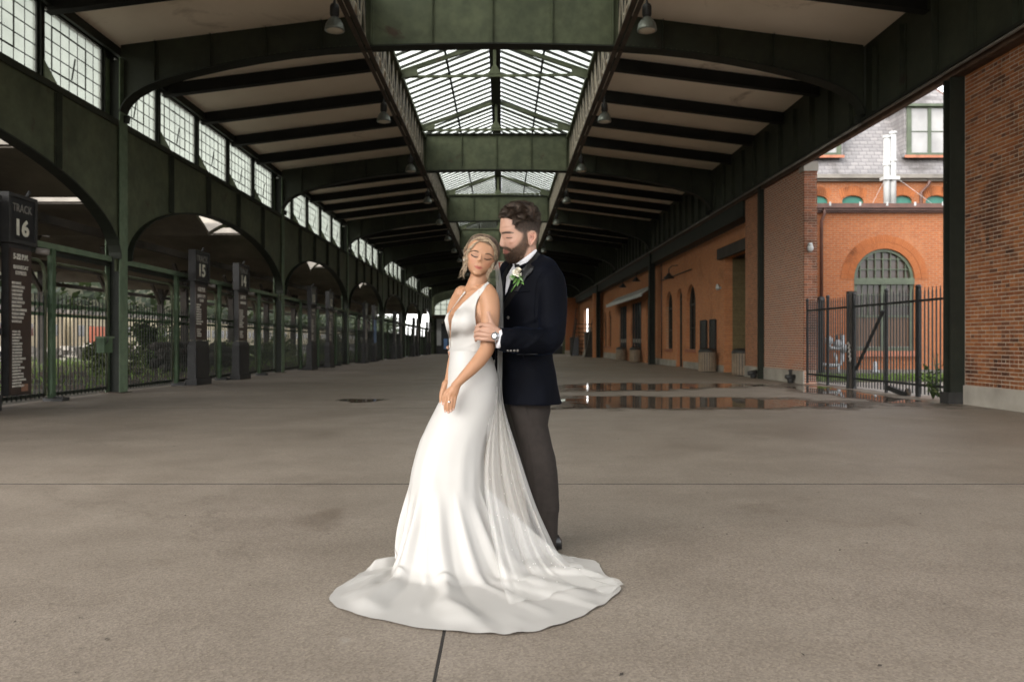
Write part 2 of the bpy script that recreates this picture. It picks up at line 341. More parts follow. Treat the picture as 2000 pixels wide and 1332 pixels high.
# ================================================================ GROUND
XC, HS, Y0, BAY, NF = -.22, 8.06, 17.3, 12.6, 8
XL, XR = XC-HS, XC+HS
FY = [Y0+BAY*i for i in range(-1, NF-1)]          # frame lines: 4.7, 17.3, 29.9 ...
g = MB()
ys = [-400, 14, 110, 1500]
for a, b in zip(ys, ys[1:]):
    g.add([(-900, a, fz(a)-.06), (900, a, fz(a)-.06), (900, b, fz(b)-.06), (-900, b, fz(b)-.06)], [(0, 1, 2, 3)])
tag(g.build('ground', 'joint_dark'), 'dark earth sheet under the whole place', None, kind='structure')
floor = empty('floor', kind='structure')
xs = [-8.62, -4.4, XC, 4.0, 8.7]; yj = [-9, 0.2, 6.15, 13.15, 21.6, 29.9, 42.5, 55.1, 67.7, 104.]
def slab(x0, x1, y0, y1):
    m = MB(); j = .017; b = .0015
    x0 += .006; x1 -= .006; y0 += j; y1 -= j
    nx, ny = 2, max(2, int((y1-y0)/2.5)); vs = []; fs = []
    cut = [y0]+[y0+(y1-y0)*i/ny for i in range(1, ny)]+[y1]
    if y0 < 14 < y1: cut = sorted(cut+[14.])
    for Y in cut: vs += [(x0+b, max(y0+b, min(y1-b, Y)), fz(Y)), (x1-b, max(y0+b, min(y1-b, Y)), fz(Y))]
    n = len(cut)
    for i in range(n-1): fs.append((2*i, 2*i+1, 2*i+3, 2*i+2))
    rim = [2*i for i in range(n)][::-1]+[2*i+1 for i in range(n)]
    base = len(vs); rim2 = []
    for k in rim:
        x, y, z = vs[k]; X = x0 if abs(x-x0-b) < 1e-6 else x1; YY = y0 if abs(y-y0-b) < 1e-6 else y1 if abs(y-y1+b) < 1e-6 else y
        rim2.append(len(vs)); vs.append((X, YY, z-b))
    for i in range(len(rim)): fs.append((rim[i], rim2[i], rim2[(i+1) % len(rim)], rim[(i+1) % len(rim)]))
    lo = []
    for k in rim2: lo.append(len(vs)); vs.append((vs[k][0], vs[k][1], vs[k][2]-.045))
    for i in range(len(rim)): fs.append((rim2[i], lo[i], lo[(i+1) % len(lo)], rim2[(i+1) % len(rim)]))
    m.add(vs, fs); m.build('paving_slab', 'paving', floor)
for i in range(len(yj)-1):
    cols = [xs[0], XC, xs[-1]] if i < 4 else [xs[0], xs[-1]]
    for a, b in zip(cols, cols[1:]): slab(a, b, yj[i], yj[i+1])
for y in yj[1:-1]: MB().add([(xs[0], y-.02, fz(y)-.0008), (xs[-1], y-.02, fz(y)-.0008), (xs[-1], y+.02, fz(y)-.0008), (xs[0], y+.02, fz(y)-.0008)], [(0, 1, 2, 3)]).build('joint_filler', 'joint_tar', floor)
MB().add([(XC-.01, -9, -.002), (XC+.01, -9, -.002), (XC+.01, 13.9, -.002), (XC-.01, 13.9, -.002)], [(0, 1, 2, 3)]).build('joint_filler', 'joint_tar', floor)
# puddles: shallow water lying in the low part of the floor
def puddle(pts_px, label, seed):
    rnd = random.Random(seed); P = []
    base = []
    for px, py in pts_px:
        dy = py-CY; Y = CH*F/dy
        for _ in range(3): Y = (CH-fz(Y))*F/dy
        base.append(((px-CX)*Y/F, Y))
    n = len(base)
    for i in range(n):
        (x0, y0), (x1, y1) = base[i], base[(i+1) % n]
        for k in range(10):
            t = k/10; x = x0+(x1-x0)*t; y = y0+(y1-y0)*t
            nz = noise.noise(Vector((x*1.7, y*1.7, seed)))*.16+noise.noise(Vector((x*5, y*5, seed)))*.06
            P.append((x+nz, y+nz*1.5))
    cx_ = sum(p[0] for p in P)/len(P); cy_ = sum(p[1] for p in P)/len(P); nr = 14; vs = []; wet = []; N = len(P)
    for k in range(nr+1):
        t = 1.45*k/nr
        for x, y in P: X, Y = cx_+(x-cx_)*t, cy_+(y-cy_)*t; vs.append((X, Y, fz(Y)+.004)); wet.append(1-k/nr)
    m = MB().add(vs, [(k*N+i, k*N+(i+1) % N, (k+1)*N+(i+1) % N, (k+1)*N+i) for k in range(nr) for i in range(N)]).mesh('puddle')
    at = m.attributes.new('wet', 'FLOAT', 'POINT'); at.data.foreach_set('value', wet)
    link('puddle', m, 'puddle_water', label=label, kind='structure')
puddle([(1085, 782), (1140, 775), (1300, 776), (1480, 778), (1600, 783), (1680, 792), (1560, 797), (1400, 798), (1240, 799), (1100, 796)], 'wide shallow rain puddle reflecting the brick wall', 1)
puddle([(1090, 757), (1190, 749), (1340, 750), (1440, 750), (1500, 753), (1450, 757), (1300, 762), (1160, 764)], 'thin rain puddle further back before the brick wall', 2)
puddle([(1530, 757), (1580, 752), (1650, 762), (1750, 778), (1840, 789), (1760, 790), (1650, 776), (1570, 766)], 'rain puddle along the foot of the iron gate', 3)
puddle([(660, 781), (700, 779), (745, 781), (735, 785), (690, 787)], 'small damp patch left of the couple', 4)

# ================================================================ ARCHED ROOF FRAMES
prof = [(-8.06, 5.86), (-8.03, 6.02), (-7.97, 6.18), (-7.88, 6.31), (-7.72, 6.46), (-7.45, 6.61), (-7.05, 6.76), (-6.5, 6.91), (-5.8, 7.07), (-5.1, 7.2), (-4.4, 7.31), (-3.6, 7.4), (-2.74, 7.46)]
top = lambda x: 7.52+(8.06-abs(x))*.125
def arch_z(x):
    x = -abs(x)
    for (a, b), (c, d) in zip(prof, prof[1:]):
        if a <= x <= c: return b+(d-b)*(x-a)/(c-a)
    return 7.46
full = prof+[(-1.4, 7.5), (0, 7.52), (1.4, 7.5)]+[(-a, b) for a, b in prof[::-1]]
def rivet(m, p, nrm, r=.017):
    p = Vector(p); n = Vector(nrm); u = n.orthogonal().normalized(); v = n.cross(u)
    vs = [p+(u*math.cos(a)+v*math.sin(a))*r for a in [k*math.pi/3 for k in range(6)]]+[p+n*r*.8]
    m.add(vs, [(k, (k+1) % 6, 6) for k in range(6)], True)
frames = []
def make_frame():
    root = empty('roof_arch_frame')
    th = .015
    for sd_ in (-1, 1):
        w_ = MB()
        for (a, b), (c, d) in zip(full, full[1:]):
            if (a+c)/2*sd_ < 2.74: continue
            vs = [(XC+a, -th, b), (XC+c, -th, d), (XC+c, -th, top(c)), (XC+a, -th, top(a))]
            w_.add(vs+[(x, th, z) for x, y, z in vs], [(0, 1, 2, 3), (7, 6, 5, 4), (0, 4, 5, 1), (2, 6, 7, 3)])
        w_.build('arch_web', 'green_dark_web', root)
    c_ = MB()
    for (a, b), (c, d) in zip(full, full[1:]):
        if abs((a+c)/2) > 2.74: continue
        vs = [(XC+a, -th, b), (XC+c, -th, d), (XC+c, -th, 8.83), (XC+a, -th, 8.83)]
        c_.add(vs+[(x, th, z) for x, y, z in vs], [(0, 1, 2, 3), (7, 6, 5, 4)])
    c_.build('centre_girder', 'green_paint', root)
    f_ = MB()
    for (a, b), (c, d) in zip(full, full[1:]):
        f_.bar((XC+a, 0, b-.012), (XC+c, 0, d-.012), .36, .03)
    f_.build('bottom_flange', 'green_dark', root)
    for s, nm in ((-1, 0), (1, 0)):
        MB().box(XC-2.74, XC+2.74, -.13, .13, 8.83, 8.87).build('top_flange', 'green_dark', root) if s < 0 else None
    for x in (-2.62, -1.3, 0, 1.3, 2.62):
        s_ = MB(); s_.box(XC+x-.05, XC+x+.05, -.028, -.016, 7.53, 8.825); s_.box(XC+x-.006, XC+x+.006, -.1, -.029, 7.55, 8.82)
        s_.build('stiffener', 'green_paint', root)
    for x in (-7.3, -6.1, -4.9, -3.7, 3.7, 4.9, 6.1, 7.3):
        z0 = arch_z(x)+.03; s_ = MB(); s_.box(XC+x-.05, XC+x+.05, -.028, -.016, z0, top(x)-.01); s_.box(XC+x-.006, XC+x+.006, -.1, -.029, z0, top(x)-.01)
        s_.build('stiffener', 'green_dark_web', root)
    r_ = MB()
    for x in (-2.62, -1.3, 0, 1.3, 2.62):
        for dx in (-.035, .035):
            for k in range(12): rivet(r_, (XC+x+dx, -.029, 7.62+k*.1), (0, -1, 0))
    for k in range(40): rivet(r_, (XC-2.6+k*.1333, -.017, 7.56), (0, -1, 0))
    for k in range(44):
        x = -7.9+k*.118; 
        for s in (-1, 1): rivet(r_, (XC+s*abs(x), -.017, arch_z(x)+.07), (0, -1, 0), .015)
    r_.build('rivets', 'green_paint', root, kind='stuff')
    return root
green('green_dark_web', (.024, .028, .018), (.042, .047, .029), (.026, .019, .013))  # copy of the green paint, darkened for webs that get little light
for i in range(1, NF):
    if i == 1: o = make_frame()
    else: o = copy_tree(frames[0])
    o.location = (0, FY[i], 0); frames.append(o)
    tag(o, ['large riveted green arch girder nearest the camera, cut by the top edge', 'second green arch girder spanning the concourse', 'third green arch girder, just above the groom\'s head', 'fourth green arch girder behind the couple\'s heads', 'fifth arch girder down the concourse', 'sixth arch girder down the concourse', 'farthest arch girder before the end wall'][i-1], 'roof girder', 'arched roof girders')
for Y, lab in ((FY[0], 'green arch girder just past the couple, above the frame'), (FY[0]-BAY, 'green arch girder of the unseen roof bay added behind the camera')):
    o = copy_tree(frames[0]); o.location = (0, Y, 0); tag(o, lab, 'roof girder', 'arched roof girders')
# steel columns
def column(x, Y, label, zt=7.2, base=True, face=1, w=.36, mat='green_light', mat2='green_dark'):  # default greens paint the flange as lit and the web as shaded
    root = empty('steel_column', (x, Y, fz(Y)))
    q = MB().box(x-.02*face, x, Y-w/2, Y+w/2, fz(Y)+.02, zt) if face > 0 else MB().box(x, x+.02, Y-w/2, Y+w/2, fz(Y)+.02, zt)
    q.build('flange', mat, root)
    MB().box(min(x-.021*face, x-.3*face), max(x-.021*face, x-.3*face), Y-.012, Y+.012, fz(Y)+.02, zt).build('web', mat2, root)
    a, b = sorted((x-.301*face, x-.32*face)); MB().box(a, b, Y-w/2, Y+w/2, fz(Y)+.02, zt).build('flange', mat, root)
    if base:
        a, b = sorted((x+.06*face, x-.42*face)); MB().box(a, b, Y-w/2-.07, Y+w/2+.07, fz(Y), fz(Y)+.018).build('base_plate', 'rust_steel', root)
    r_ = MB()
    for k in range(int((zt-.3)/.16)):
        for dy in (-.13, .13): rivet(r_, (x+.001*face, Y+dy, fz(Y)+.2+k*.16), (face, 0, 0), .014)
    if Y < 32: r_.build('rivets', mat, root, kind='stuff')
    return tag(root, label, 'column', 'concourse columns')
cl = ['peeling green steel column left of the couple beside the TRACK 15 gate', 'green steel column standing between TRACK 14 and TRACK 13', 'green column between TRACK 12 and TRACK 11', 'fourth green column along the track gates', 'fifth green column along the track gates', 'sixth column along the track gates', 'last column along the track gates before the end wall']
for i in range(1, NF): column(XL+.06, FY[i], cl[i-1])
column(XL+.06, FY[0], 'green steel column out of frame at the camera\'s left')
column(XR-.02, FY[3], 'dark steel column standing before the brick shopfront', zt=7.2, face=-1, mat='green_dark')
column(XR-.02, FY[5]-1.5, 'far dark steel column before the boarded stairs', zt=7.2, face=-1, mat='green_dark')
# ================================================================ ARCADE ALONG THE TRACKS (left)
def window_part(parent, y0, y1, z0, z1, x, fine):
    w_ = empty('window', parent=None) if False else None
    fr = MB(); t_ = .05
    fr.box(x-.05, x+.03, y0, y0+t_, z0, z1); fr.box(x-.05, x+.03, y1-t_, y1, z0, z1); fr.box(x-.05, x+.03, y0+t_, y1-t_, z0, z0+t_); fr.box(x-.05, x+.03, y0+t_, y1-t_, z1-t_, z1)
    wf = fr.build('window', 'green_dark', parent)
    nx, nz = 7, 5; Y = y0+t_; Z = z0+t_; dy = (y1-y0-2*t_)/nx; dz = (z1-z0-2*t_)/nz
    mu = MB()
    for k in range(1, nx): mu.box(x-.008, x+.004, Y+k*dy-.006, Y+k*dy+.006, Z, z1-t_)
    for k in range(1, nz): mu.box(x-.009, x+.005, Y, y1-t_, Z+k*dz-.008, Z+k*dz+.008)
    # the pivoting vent: a heavier rectangle and its stay
    mu.box(x-.01, x+.01, Y+dy-.013, Y+dy+.013, Z+dz, Z+4*dz); mu.box(x-.01, x+.01, Y+5*dy-.013, Y+5*dy+.013, Z+dz, Z+4*dz)
    mu.box(x-.011, x+.011, Y+dy, Y+5*dy, Z+dz-.013, Z+dz+.013); mu.box(x-.011, x+.011, Y+dy, Y+5*dy, Z+4*dz-.013, Z+4*dz+.013)
    mu.bar((x+.05, Y+3*dy, Z+dz), (x+.12, Y+3*dy, Z+dz+.42), .022)
    link('glazing_bars', mu.mesh('glazing_bars'), 'iron_black', wf, loc=(0, 0, 0))
    if fine:
        for a in range(nx):
            for b in range(nz):
                p = ubox('pane', 'glass_side', None, x-.006, x-.003, Y+a*dy+.01, Y+(a+1)*dy-.01, Z+b*dz+.012, Z+(b+1)*dz-.012)
                p.location = p.location; p.parent = wf; p.location = Vector(p.location)-parent_world(wf)
    else:
        g_ = MB().box(x-.006, x-.003, Y, y1-t_, Z, z1-t_); link('pane', g_.mesh('pane'), 'glass_side', wf, loc=(0, 0, 0))
    return wf
def make_arcade(fine):
    root = empty('arcade_bay'); x = XL
    sp = MB(); wall_panel(sp, lambda u, v, w: (x-w, u, v), .0, BAY, 2.6, 5.72, [(.25, BAY-.25, 2.6, 2.86, 1.78)], .03, 36)
    sp.build('spandrel_plate', 'green_paint', root)
    rim = MB(); pr = None; n = 40
    for k in range(n+1):
        a = math.pi*k/n; p = (x, BAY/2-(BAY/2-.25)*math.cos(a), 2.86+1.78*math.sin(a))
        if pr: rim.bar(pr, p, .26, .03, up=(0, 0, 1))
        pr = p
    rim.build('arch_rim', 'green_dark', root)
    for k in range(1, 5):
        y = k*BAY/5; a = math.acos(max(-1, min(1, 1-y/(BAY/2)))); z0 = 2.86+1.78*math.sin(math.acos((BAY/2-y)/(BAY/2-.25)))+.04
        s_ = MB().box(x+.003, x+.013, y-.07, y+.07, z0, 5.7); s_.box(x+.014, x+.12, y-.007, y+.007, z0, 5.7)
        s_.build('stiffener', 'green_dark_web', root)
        MB().box(x-.39, x-.24, y-.055, y+.055, 5.85, 7.42).build('mullion', 'green_dark', root)
        b_ = MB().add([(x-.235, y-.01, 5.85), (x+.03, y-.01, 5.85), (x-.235, y-.01, 6.35), (x-.235, y+.01, 5.85), (x+.03, y+.01, 5.85), (x-.235, y+.01, 6.35)], [(0, 1, 2), (5, 4, 3), (0, 3, 4, 1), (1, 4, 5, 2), (2, 5, 3, 0)])
        b_.build('bracket', 'green_paint', root)
    MB().box(x-.45, x+.05, .2, BAY-.2, 5.72, 5.845).build('sill_beam', 'green_dark_web', root)
    MB().box(x-.5, x-.13, .0, BAY, 7.425, 7.66).build('eave_beam', 'green_dark', root)
    MB().box(x-.129, x-.05, .0, BAY, 7.3, 7.49).build('eave_beam', 'green_dark', root)
    for ya, yb_ in ((.0, .2), (BAY-.2, BAY)): MB().box(x-.38, x-.25, ya, yb_, 5.72, 7.42).build('jamb_plate', 'green_dark', root)
    for k in range(5):
        y0 = k*BAY/5+(.2 if k == 0 else .06); y1 = (k+1)*BAY/5-(.2 if k == 4 else .06)
        window_part(root, y0, y1, 5.95, 7.42, x-.32, fine)
    return root
arc_near = make_arcade(True); arc_far = make_arcade(False); arc = []
al = ['green arcade bay with tall sash windows above the TRACK 16 sign', 'green arched arcade bay over TRACK 15 and TRACK 14', 'third green arcade bay, above the TRACK 13 sign', 'fourth arcade bay with two bright roof slots inside its arch', 'fifth arcade bay along the tracks', 'sixth arcade bay along the tracks', 'seventh arcade bay, farthest along the tracks']
arc = [arc_near, copy_tree(arc_near), arc_far]+[copy_tree(arc_far) for _ in range(4)]
for i, o in enumerate(arc):
    o.location = (0, FY[i], 0); tag(o, al[i], 'arcade', 'track arcade bays')
# ================================================================ SIDE ROOFS
def make_deck(side, first=0):
    root = empty('ceiling_bay'); S = BAY/5
    xa, xb = XC+side*8.22, XC+side*2.86
    za, zb = 7.50, 8.17
    for k in range(first, 5):
        y0, y1 = k*S+.005, (k+1)*S-.005
        vs = [(xa, y0, za), (xb, y0, zb), (xb, y1, zb), (xa, y1, za)]
        MB().add(vs+[(x, y, z+.06) for x, y, z in vs], [(0, 1, 2, 3), (7, 6, 5, 4), (0, 4, 5, 1), (1, 5, 6, 2), (2, 6, 7, 3), (3, 7, 4, 0)]).build('ceiling_panel', 'deck_beige', root)
        if k:
            r_ = MB(); y = k*S; vs = [(xa, y-.015, za-.31), (xb, y-.015, zb-.31), (xb, y-.015, zb-.004), (xa, y-.015, za-.004)]
            r_.add(vs+[(a, b+.03, c) for a, b, c in vs], [(0, 1, 2, 3), (7, 6, 5, 4), (0, 4, 5, 1)])
            vs = [(xa, y-.1, za-.325), (xb, y-.1, zb-.325), (xb, y+.1, zb-.325), (xa, y+.1, za-.325)]
            r_.add(vs+[(a, b, c+.014) for a, b, c in vs], [(0, 1, 2, 3), (7, 6, 5, 4), (0, 4, 5, 1), (2, 6, 7, 3)])
            r_.build('rafter', 'rafter_paint', root)
    a, b = sorted((xb, XC+side*2.96)); MB().box(a, b, first*S, BAY, 8.24, 8.78).build('added_backing_plate', 'rafter_paint', root)  # dark plate added so that no sky light shows behind the lacing
    return root
dl, dr = make_deck(-1), make_deck(1); dl0, dr0 = copy_tree(dl), copy_tree(dr)
for i in range(NF-1):
    a = dl0 if i == 0 else dl if i == 1 else copy_tree(dl); b = dr0 if i == 0 else dr if i == 1 else copy_tree(dr)
    a.location = b.location = (0, FY[i], 0)
    tag(a, f'beige ceiling panels between dark rafters over the left aisle, {ORD[i]} bay', 'ceiling', 'aisle ceilings')
    tag(b, f'beige ceiling panels between dark rafters over the right aisle, {ORD[i]} bay', 'ceiling', 'aisle ceilings')
for sd_, src in (('left', dl), ('right', dr)):  # roof bay added behind the camera, open at the sides, to dim the foreground
    o = copy_tree(src); o.location = (0, FY[0]-BAY, 0); tag(o, f'beige ceiling panels over the {sd_} aisle, unseen bay added behind the camera', 'ceiling', 'aisle ceilings')
# ================================================================ LATTICE GIRDERS
def make_lattice(side, fine):
    root = empty('lattice_girder'); x = XC+side*2.74
    for dx in (-.07, .07): MB().box(x+dx-.045, x+dx+.045, .02, BAY-.02, 7.42, 7.45).build('lower_chord', 'rust_steel', root)
    MB().box(x-.012, x+.012, .02, BAY-.02, 7.452, 7.56).build('lower_chord', 'green_dark_web', root)
    MB().box(x-.1, x+.1, .02, BAY-.02, 8.70, 8.80).build('upper_chord', 'green_paint', root)
    N = 16; d = BAY/N; bars = []
    for k in range(N):
        y = k*d
        bars.append(((x, y+.05, 7.5), (x, y+d/2, 8.72))); bars.append(((x, y+d/2, 8.72), (x, y+d-.05, 7.5)))
    if fine:
        for a, b in bars: MB().bar(a, b, .022, .10, up=(0, 1, 0)).build('lacing_bar', 'lacing_paint', root)
    else:
        m = MB()
        for a, b in bars: m.bar(a, b, .022, .10, up=(0, 1, 0))
        m.build('lacing_bars', 'lacing_paint', root, kind='stuff')
    return root
for side, nm in ((-1, 'left'), (1, 'right')):
    nf = [make_lattice(side, True), None]; ff = make_lattice(side, False)
    for i in range(NF-1):
        o = nf[0] if i == 0 else copy_tree(nf[0]) if i < 3 else ff if i == 3 else copy_tree(ff)
        o.location = (0, FY[i], 0); tag(o, f'latticed steel girder edging the skylight on the {nm}, {ORD[i]} bay', 'lattice girder', 'lattice girders')
# ================================================================ SKYLIGHTS
def make_skylight(fine):
    root = empty('skylight'); ze, zr = 8.84, 9.86; N = 26; d = BAY/N
    MB().box(XC-.17, XC+.17, .02, BAY-.02, 9.62, 9.80).build('ridge_beam', 'green_dark', root)
    sl = lambda s, t, y, dz=0: (XC+s*(2.74-t*2.57), y, ze+(zr-ze)*t+dz)
    for s in (-1, 1):
        MB().bar(sl(s, .52, .02, -.05), sl(s, .52, BAY-.02, -.05), .06, .08).build('purlin', 'green_dark', root)
        MB().box(XC+s*2.74-.05, XC+s*2.74+.05, .02, BAY-.02, 8.805, 8.86).build('eave_bar', 'green_dark', root)
    gb = MB()
    for s in (-1, 1):
        for k in range(N+1):
            y = min(max(k*d, .05), BAY-.05)
            if fine: MB().bar(sl(s, 0, y), sl(s, 1, y), .068, .06).build('glazing_bar', 'green_dark', root)
            else: gb.bar(sl(s, 0, y), sl(s, 1, y), .068, .06)
    if not fine: gb.build('glazing_bars', 'green_dark', root, kind='stuff')
    for s in (-1, 1):
        for r0, r1 in ((.01, .51), (.53, .99)):
            if fine:
                for k in range(N):
                    a = [sl(s, r0, k*d+.03, .035), sl(s, r1, k*d+.03, .035), sl(s, r1, (k+1)*d-.03, .035), sl(s, r0, (k+1)*d-.03, .035)]
                    MB().add(a, [(0, 1, 2, 3)]).build('pane', 'glass_roof', root)
            else:
                a = [sl(s, r0, .03, .035), sl(s, r1, .03, .035), sl(s, r1, BAY-.03, .035), sl(s, r0, BAY-.03, .035)]
                MB().add(a, [(0, 1, 2, 3)]).build('pane', 'glass_roof', root)
    for y in (5.5, 11.3):
        tr = MB()
        for s in (-1, 1): tr.bar((XC+s*2.7, y, 8.78), (XC+s*.1, y, 9.66), .1, .12)
        tr.bar((XC-2.7, y, 8.66), (XC+2.7, y, 8.72), .05, .07); tr.bar((XC, y, 8.72), (XC, y, 9.6), .09, .05)
        tr.add([(XC-.2, y-.03, 8.74), (XC+.2, y-.03, 8.74), (XC+.04, y-.03, 9.0), (XC-.04, y-.03, 9.0)], [(0, 1, 2, 3)])
        for s in (-1, 1): tr.add([(XC+s*2.65, y-.062, 8.6), (XC+s*2.2, y-.062, 8.68), (XC+s*2.2, y-.062, 8.9), (XC+s*2.65, y-.062, 8.8)], [(0, 1, 2, 3)])
        tr.build('truss', 'green_paint', root)
    return root
s1 = make_skylight(True); s2 = make_skylight(False)
for i in range(1, NF-1):
    o = s1 if i == 1 else copy_tree(s1) if i == 2 else s2 if i == 3 else copy_tree(s2)
    o.location = (0, FY[i], 0)
    tag(o, f'glazed gabled skylight between white-lit bars, {ORD[i-1]} from the camera', 'skylight', 'ridge skylights')
for i, lab in ((0, 'glazed gabled skylight above the couple, out of frame'), (-1, 'glazed gabled skylight of the unseen bay added behind the camera')):
    o = copy_tree(s2); o.location = (0, FY[0]+i*BAY, 0); tag(o, lab, 'skylight', 'ridge skylights')
# pendant lamps along the girders
def make_lamp():
    root = empty('pendant_lamp')
    MB().lathe([(.055, .0), (.075, .02), (.09, .06), (.09, .2), (.07, .25), (.03, .27), (.015, .36)], (0, 0, .05), 16).build('ballast_housing', 'cast_black', root)
    MB().lathe([(.19, -.2), (.185, -.17), (.165, -.08), (.12, 0), (.07, .045), (.06, .06)], (0, 0, 0), 20).build('shade', 'lamp_shell', root)
    MB().lathe([(.16, -.201), (.15, -.215), (.06, -.235), (.02, -.24)], (0, 0, 0), 16).build('lens', 'lamp_glass', root)
    MB().tube([(0, 0, .4), (0, 0, .5)], .014, 6).build('stem', 'cast_black', root)
    return root
lp = None; k = 0
for j in range(12):
    Y = 15.2+6.3*j
    for side, nm in ((-1, 'left'), (1, 'right')):
        o = make_lamp() if lp is None else copy_tree(lp); lp = lp or o
        o.location = (XC+side*2.98, Y, 7.22)
        tag(o, f'bell-shaped pendant lamp under the {nm} skylight girder, {(ORD+["tenth","eleventh","twelfth"])[j]} from the camera', 'pendant lamp', 'pendant lamps')
# ================================================================ RIGHT SIDE: steel fascia band
def make_band():
    root = empty('steel_fascia'); x = XR+.04
    MB().box(x, x+.03, .01, BAY-.01, 5.92, 7.62).build('plate', 'green_dark_web', root)
    MB().box(x-.1, x+.13, .0, BAY, 5.86, 5.915).build('bottom_flange', 'green_dark', root)
    for k in range(11):
        y = (k+.5)*BAY/11
        MB().box(x-.012, x-.002, y-.06, y+.06, 5.93, 7.3).box(x-.11, x-.0125, y-.007, y+.007, 5.93, 7.3).build('stiffener', 'green_dark_web', root)
    MB().tube([(x-.06, .0, 5.83), (x-.06, BAY, 5.83)], .028, 8).build('conduit', 'pipe_grey', root)
    MB().box(x+.02, x+.12, .0, BAY, 5.74, 5.855).build('soffit_board', 'soffit_wood', root)
    return root
bn = make_band()
for i in range(NF-1):
    o = bn if i == 0 else copy_tree(bn); o.location = (0, FY[i], 0)
    tag(o, f'dark riveted steel fascia above the brick wall, {ORD[i]} bay', 'fascia', 'steel fascias on the right')
# ================================================================ BRICK WALL AT THE RIGHT EDGE (each brick built)
BX, BL, BH, J = 8.10, .213, .0677, .0145
def bricks_yz(wall, x, ya, yb, za, zb, mat, single, face=-1, seed=1, d=.055, ax='y', name='brick'):
    """common-bond brickwork in a plane; bricks chosen by single(y,z) become objects of their own, the rest one part"""
    rnd = random.Random(seed); rest = MB(); cnt = 0; row = 0; z = za
    meshes = {}
    def brick_mesh(L, k):
        key = (round(L, 3), k)
        if key not in meshes:
            rr = random.Random(hash(key)); e = .004; H = BH-J; L_ = L-J
            vs = []
            for s, (xx, e2) in enumerate(((0, e), (.006, 0), (d, 0))):
                for yy, zz in ((-L_/2+e2, -H/2+e2), (L_/2-e2, -H/2+e2), (L_/2-e2, H/2-e2), (-L_/2+e2, H/2-e2)):
                    vs.append((xx, yy+rr.uniform(-.002, .002), zz+rr.uniform(-.002, .002)) if ax == 'y' else (yy+rr.uniform(-.002, .002), xx, zz+rr.uniform(-.002, .002)))
            fs = [(0, 1, 2, 3)]
            for a in (0, 4):
                for i in range(4): fs.append((a+i, a+(i+1) % 4, a+4+(i+1) % 4, a+4+i))
            m = MB(); m.add(vs, fs); me = m.mesh('brick'); me.materials.append(M[mat]); meshes[key] = (me, m)
        return meshes[key]
    while z < zb-.02:
        head = row % 6 == 0; L = BL/2 if head else BL
        y = ya-(L/2 if row % 2 else 0)
        while y < yb-.01:
            a, b = max(y, ya), min(y+L, yb)
            if b-a > .03:
                dx = rnd.uniform(-.003, .003); me, m = brick_mesh(b-a, rnd.randrange(3))
                c = Vector((x+dx, (a+b)/2, z+BH/2)) if ax == 'y' else Vector(((a+b)/2, x+dx, z+BH/2))
                if single(c) and cnt < 300:
                    o = bpy.data.objects.new(name, me); COL.objects.link(o); o.parent = wall; o.location = c-parent_world(wall); cnt += 1
                else: rest.add([Vector(v)+c for v in m.v], m.f)
            y += L
        z += BH; row += 1
    if rest.v: rest.build('brickwork', mat, wall, kind='stuff')
nw = empty('brick_wall', (BX, 12, 0)); tag(nw, 'weathered orange brick wall filling the right edge of the picture', 'wall')
MB().box(BX+.007, BX+.36, 7.5, 13.957, 0, 5.73).build('mortar_bed', 'mortar', nw)
bricks_yz(nw, BX, 7.5, 13.94, .335, 5.73, 'brick_piece', lambda c: 12.35 < c.y < 13.92 and c.z < 2.9)
MB().box(7.95, BX+.36, 7.5, 14.22, 5.733, 5.857).build('wall_plate', 'soffit_wood', nw)
pl = MB().box(BX-.035, BX+.011, 7.5, 13.94, -.02, .33); pl.build('plinth', 'concrete_pale', nw)
gc = empty('gate_column', (8.0, 13.9, 0)); tag(gc, 'dark green steel column between the iron gate and the right brick wall', 'column')
MB().box(7.86, 8.11, 13.96, 14.0, .0, 5.73).build('flange', 'green_dark', gc); MB().box(7.86, 8.11, 14.16, 14.2, .0, 5.73).build('flange', 'green_dark', gc)
MB().box(7.96, 8.0, 14.0, 14.16, .0, 5.73).build('web', 'green_dark', gc); MB().box(7.82, 8.15, 13.95, 14.23, .0, .2).build('base_shoe', 'cast_black', gc)
# ---------------------------------------------------------------- far brick pier
pr_ = empty('brick_pier', (8.1, 23.5, 0)); tag(pr_, 'broad red brick pier with pale base left of the iron gate', 'wall')
PX = 7.99
MB().box(PX+.012, PX+.35, 21.112, 24.3, -.1, 5.857).build('wall_face', 'brick_red_y', pr_)
MB().box(PX+.02, PX+.35, 24.3, 26.25, -.1, 5.857).build('worn_wall_face', 'brick_worn_y', pr_)
MB().box(PX+.013, PX+.349, 21.107, 21.111, .3, 5.6).build('mortar_bed', 'mortar', pr_)
bricks_yz(pr_, 21.09, PX, PX+.36, .33, 5.6, 'brick_piece_red', lambda c: 1.2 < c.z < 5.3, ax='x')
MB().box(PX-.02, PX+.37, 21.05, 21.4, 5.6, 5.84).build('pad_stone', 'concrete_pale', pr_)
MB().box(PX-.02, PX+.011, 21.09, 24.3, -.1, .31).build('plinth', 'concrete_pale', pr_); MB().box(PX-.012, PX+.019, 24.62, 26.25, -.1, .3).build('plinth', 'concrete_pale', pr_)
MB().box(PX-.12, PX+.02, 24.36, 24.56, -.1, 5.85).build('steel_upright', 'green_dark', pr_)
sm = empty('pipe_connection', (PX-.12, 21.7, fz(21.7))); tag(sm, 'black cast fire-hose connection at the foot of the brick pier', 'standpipe')
MB().lathe([(.07, 0), (.08, .04), (.095, .12), (.085, .2), (.04, .23), (.04, .32), (.055, .33), (.055, .36), (.02, .37)], (PX-.14, 21.7, fz(21.7)), 12).build('body', 'cast_black', sm)
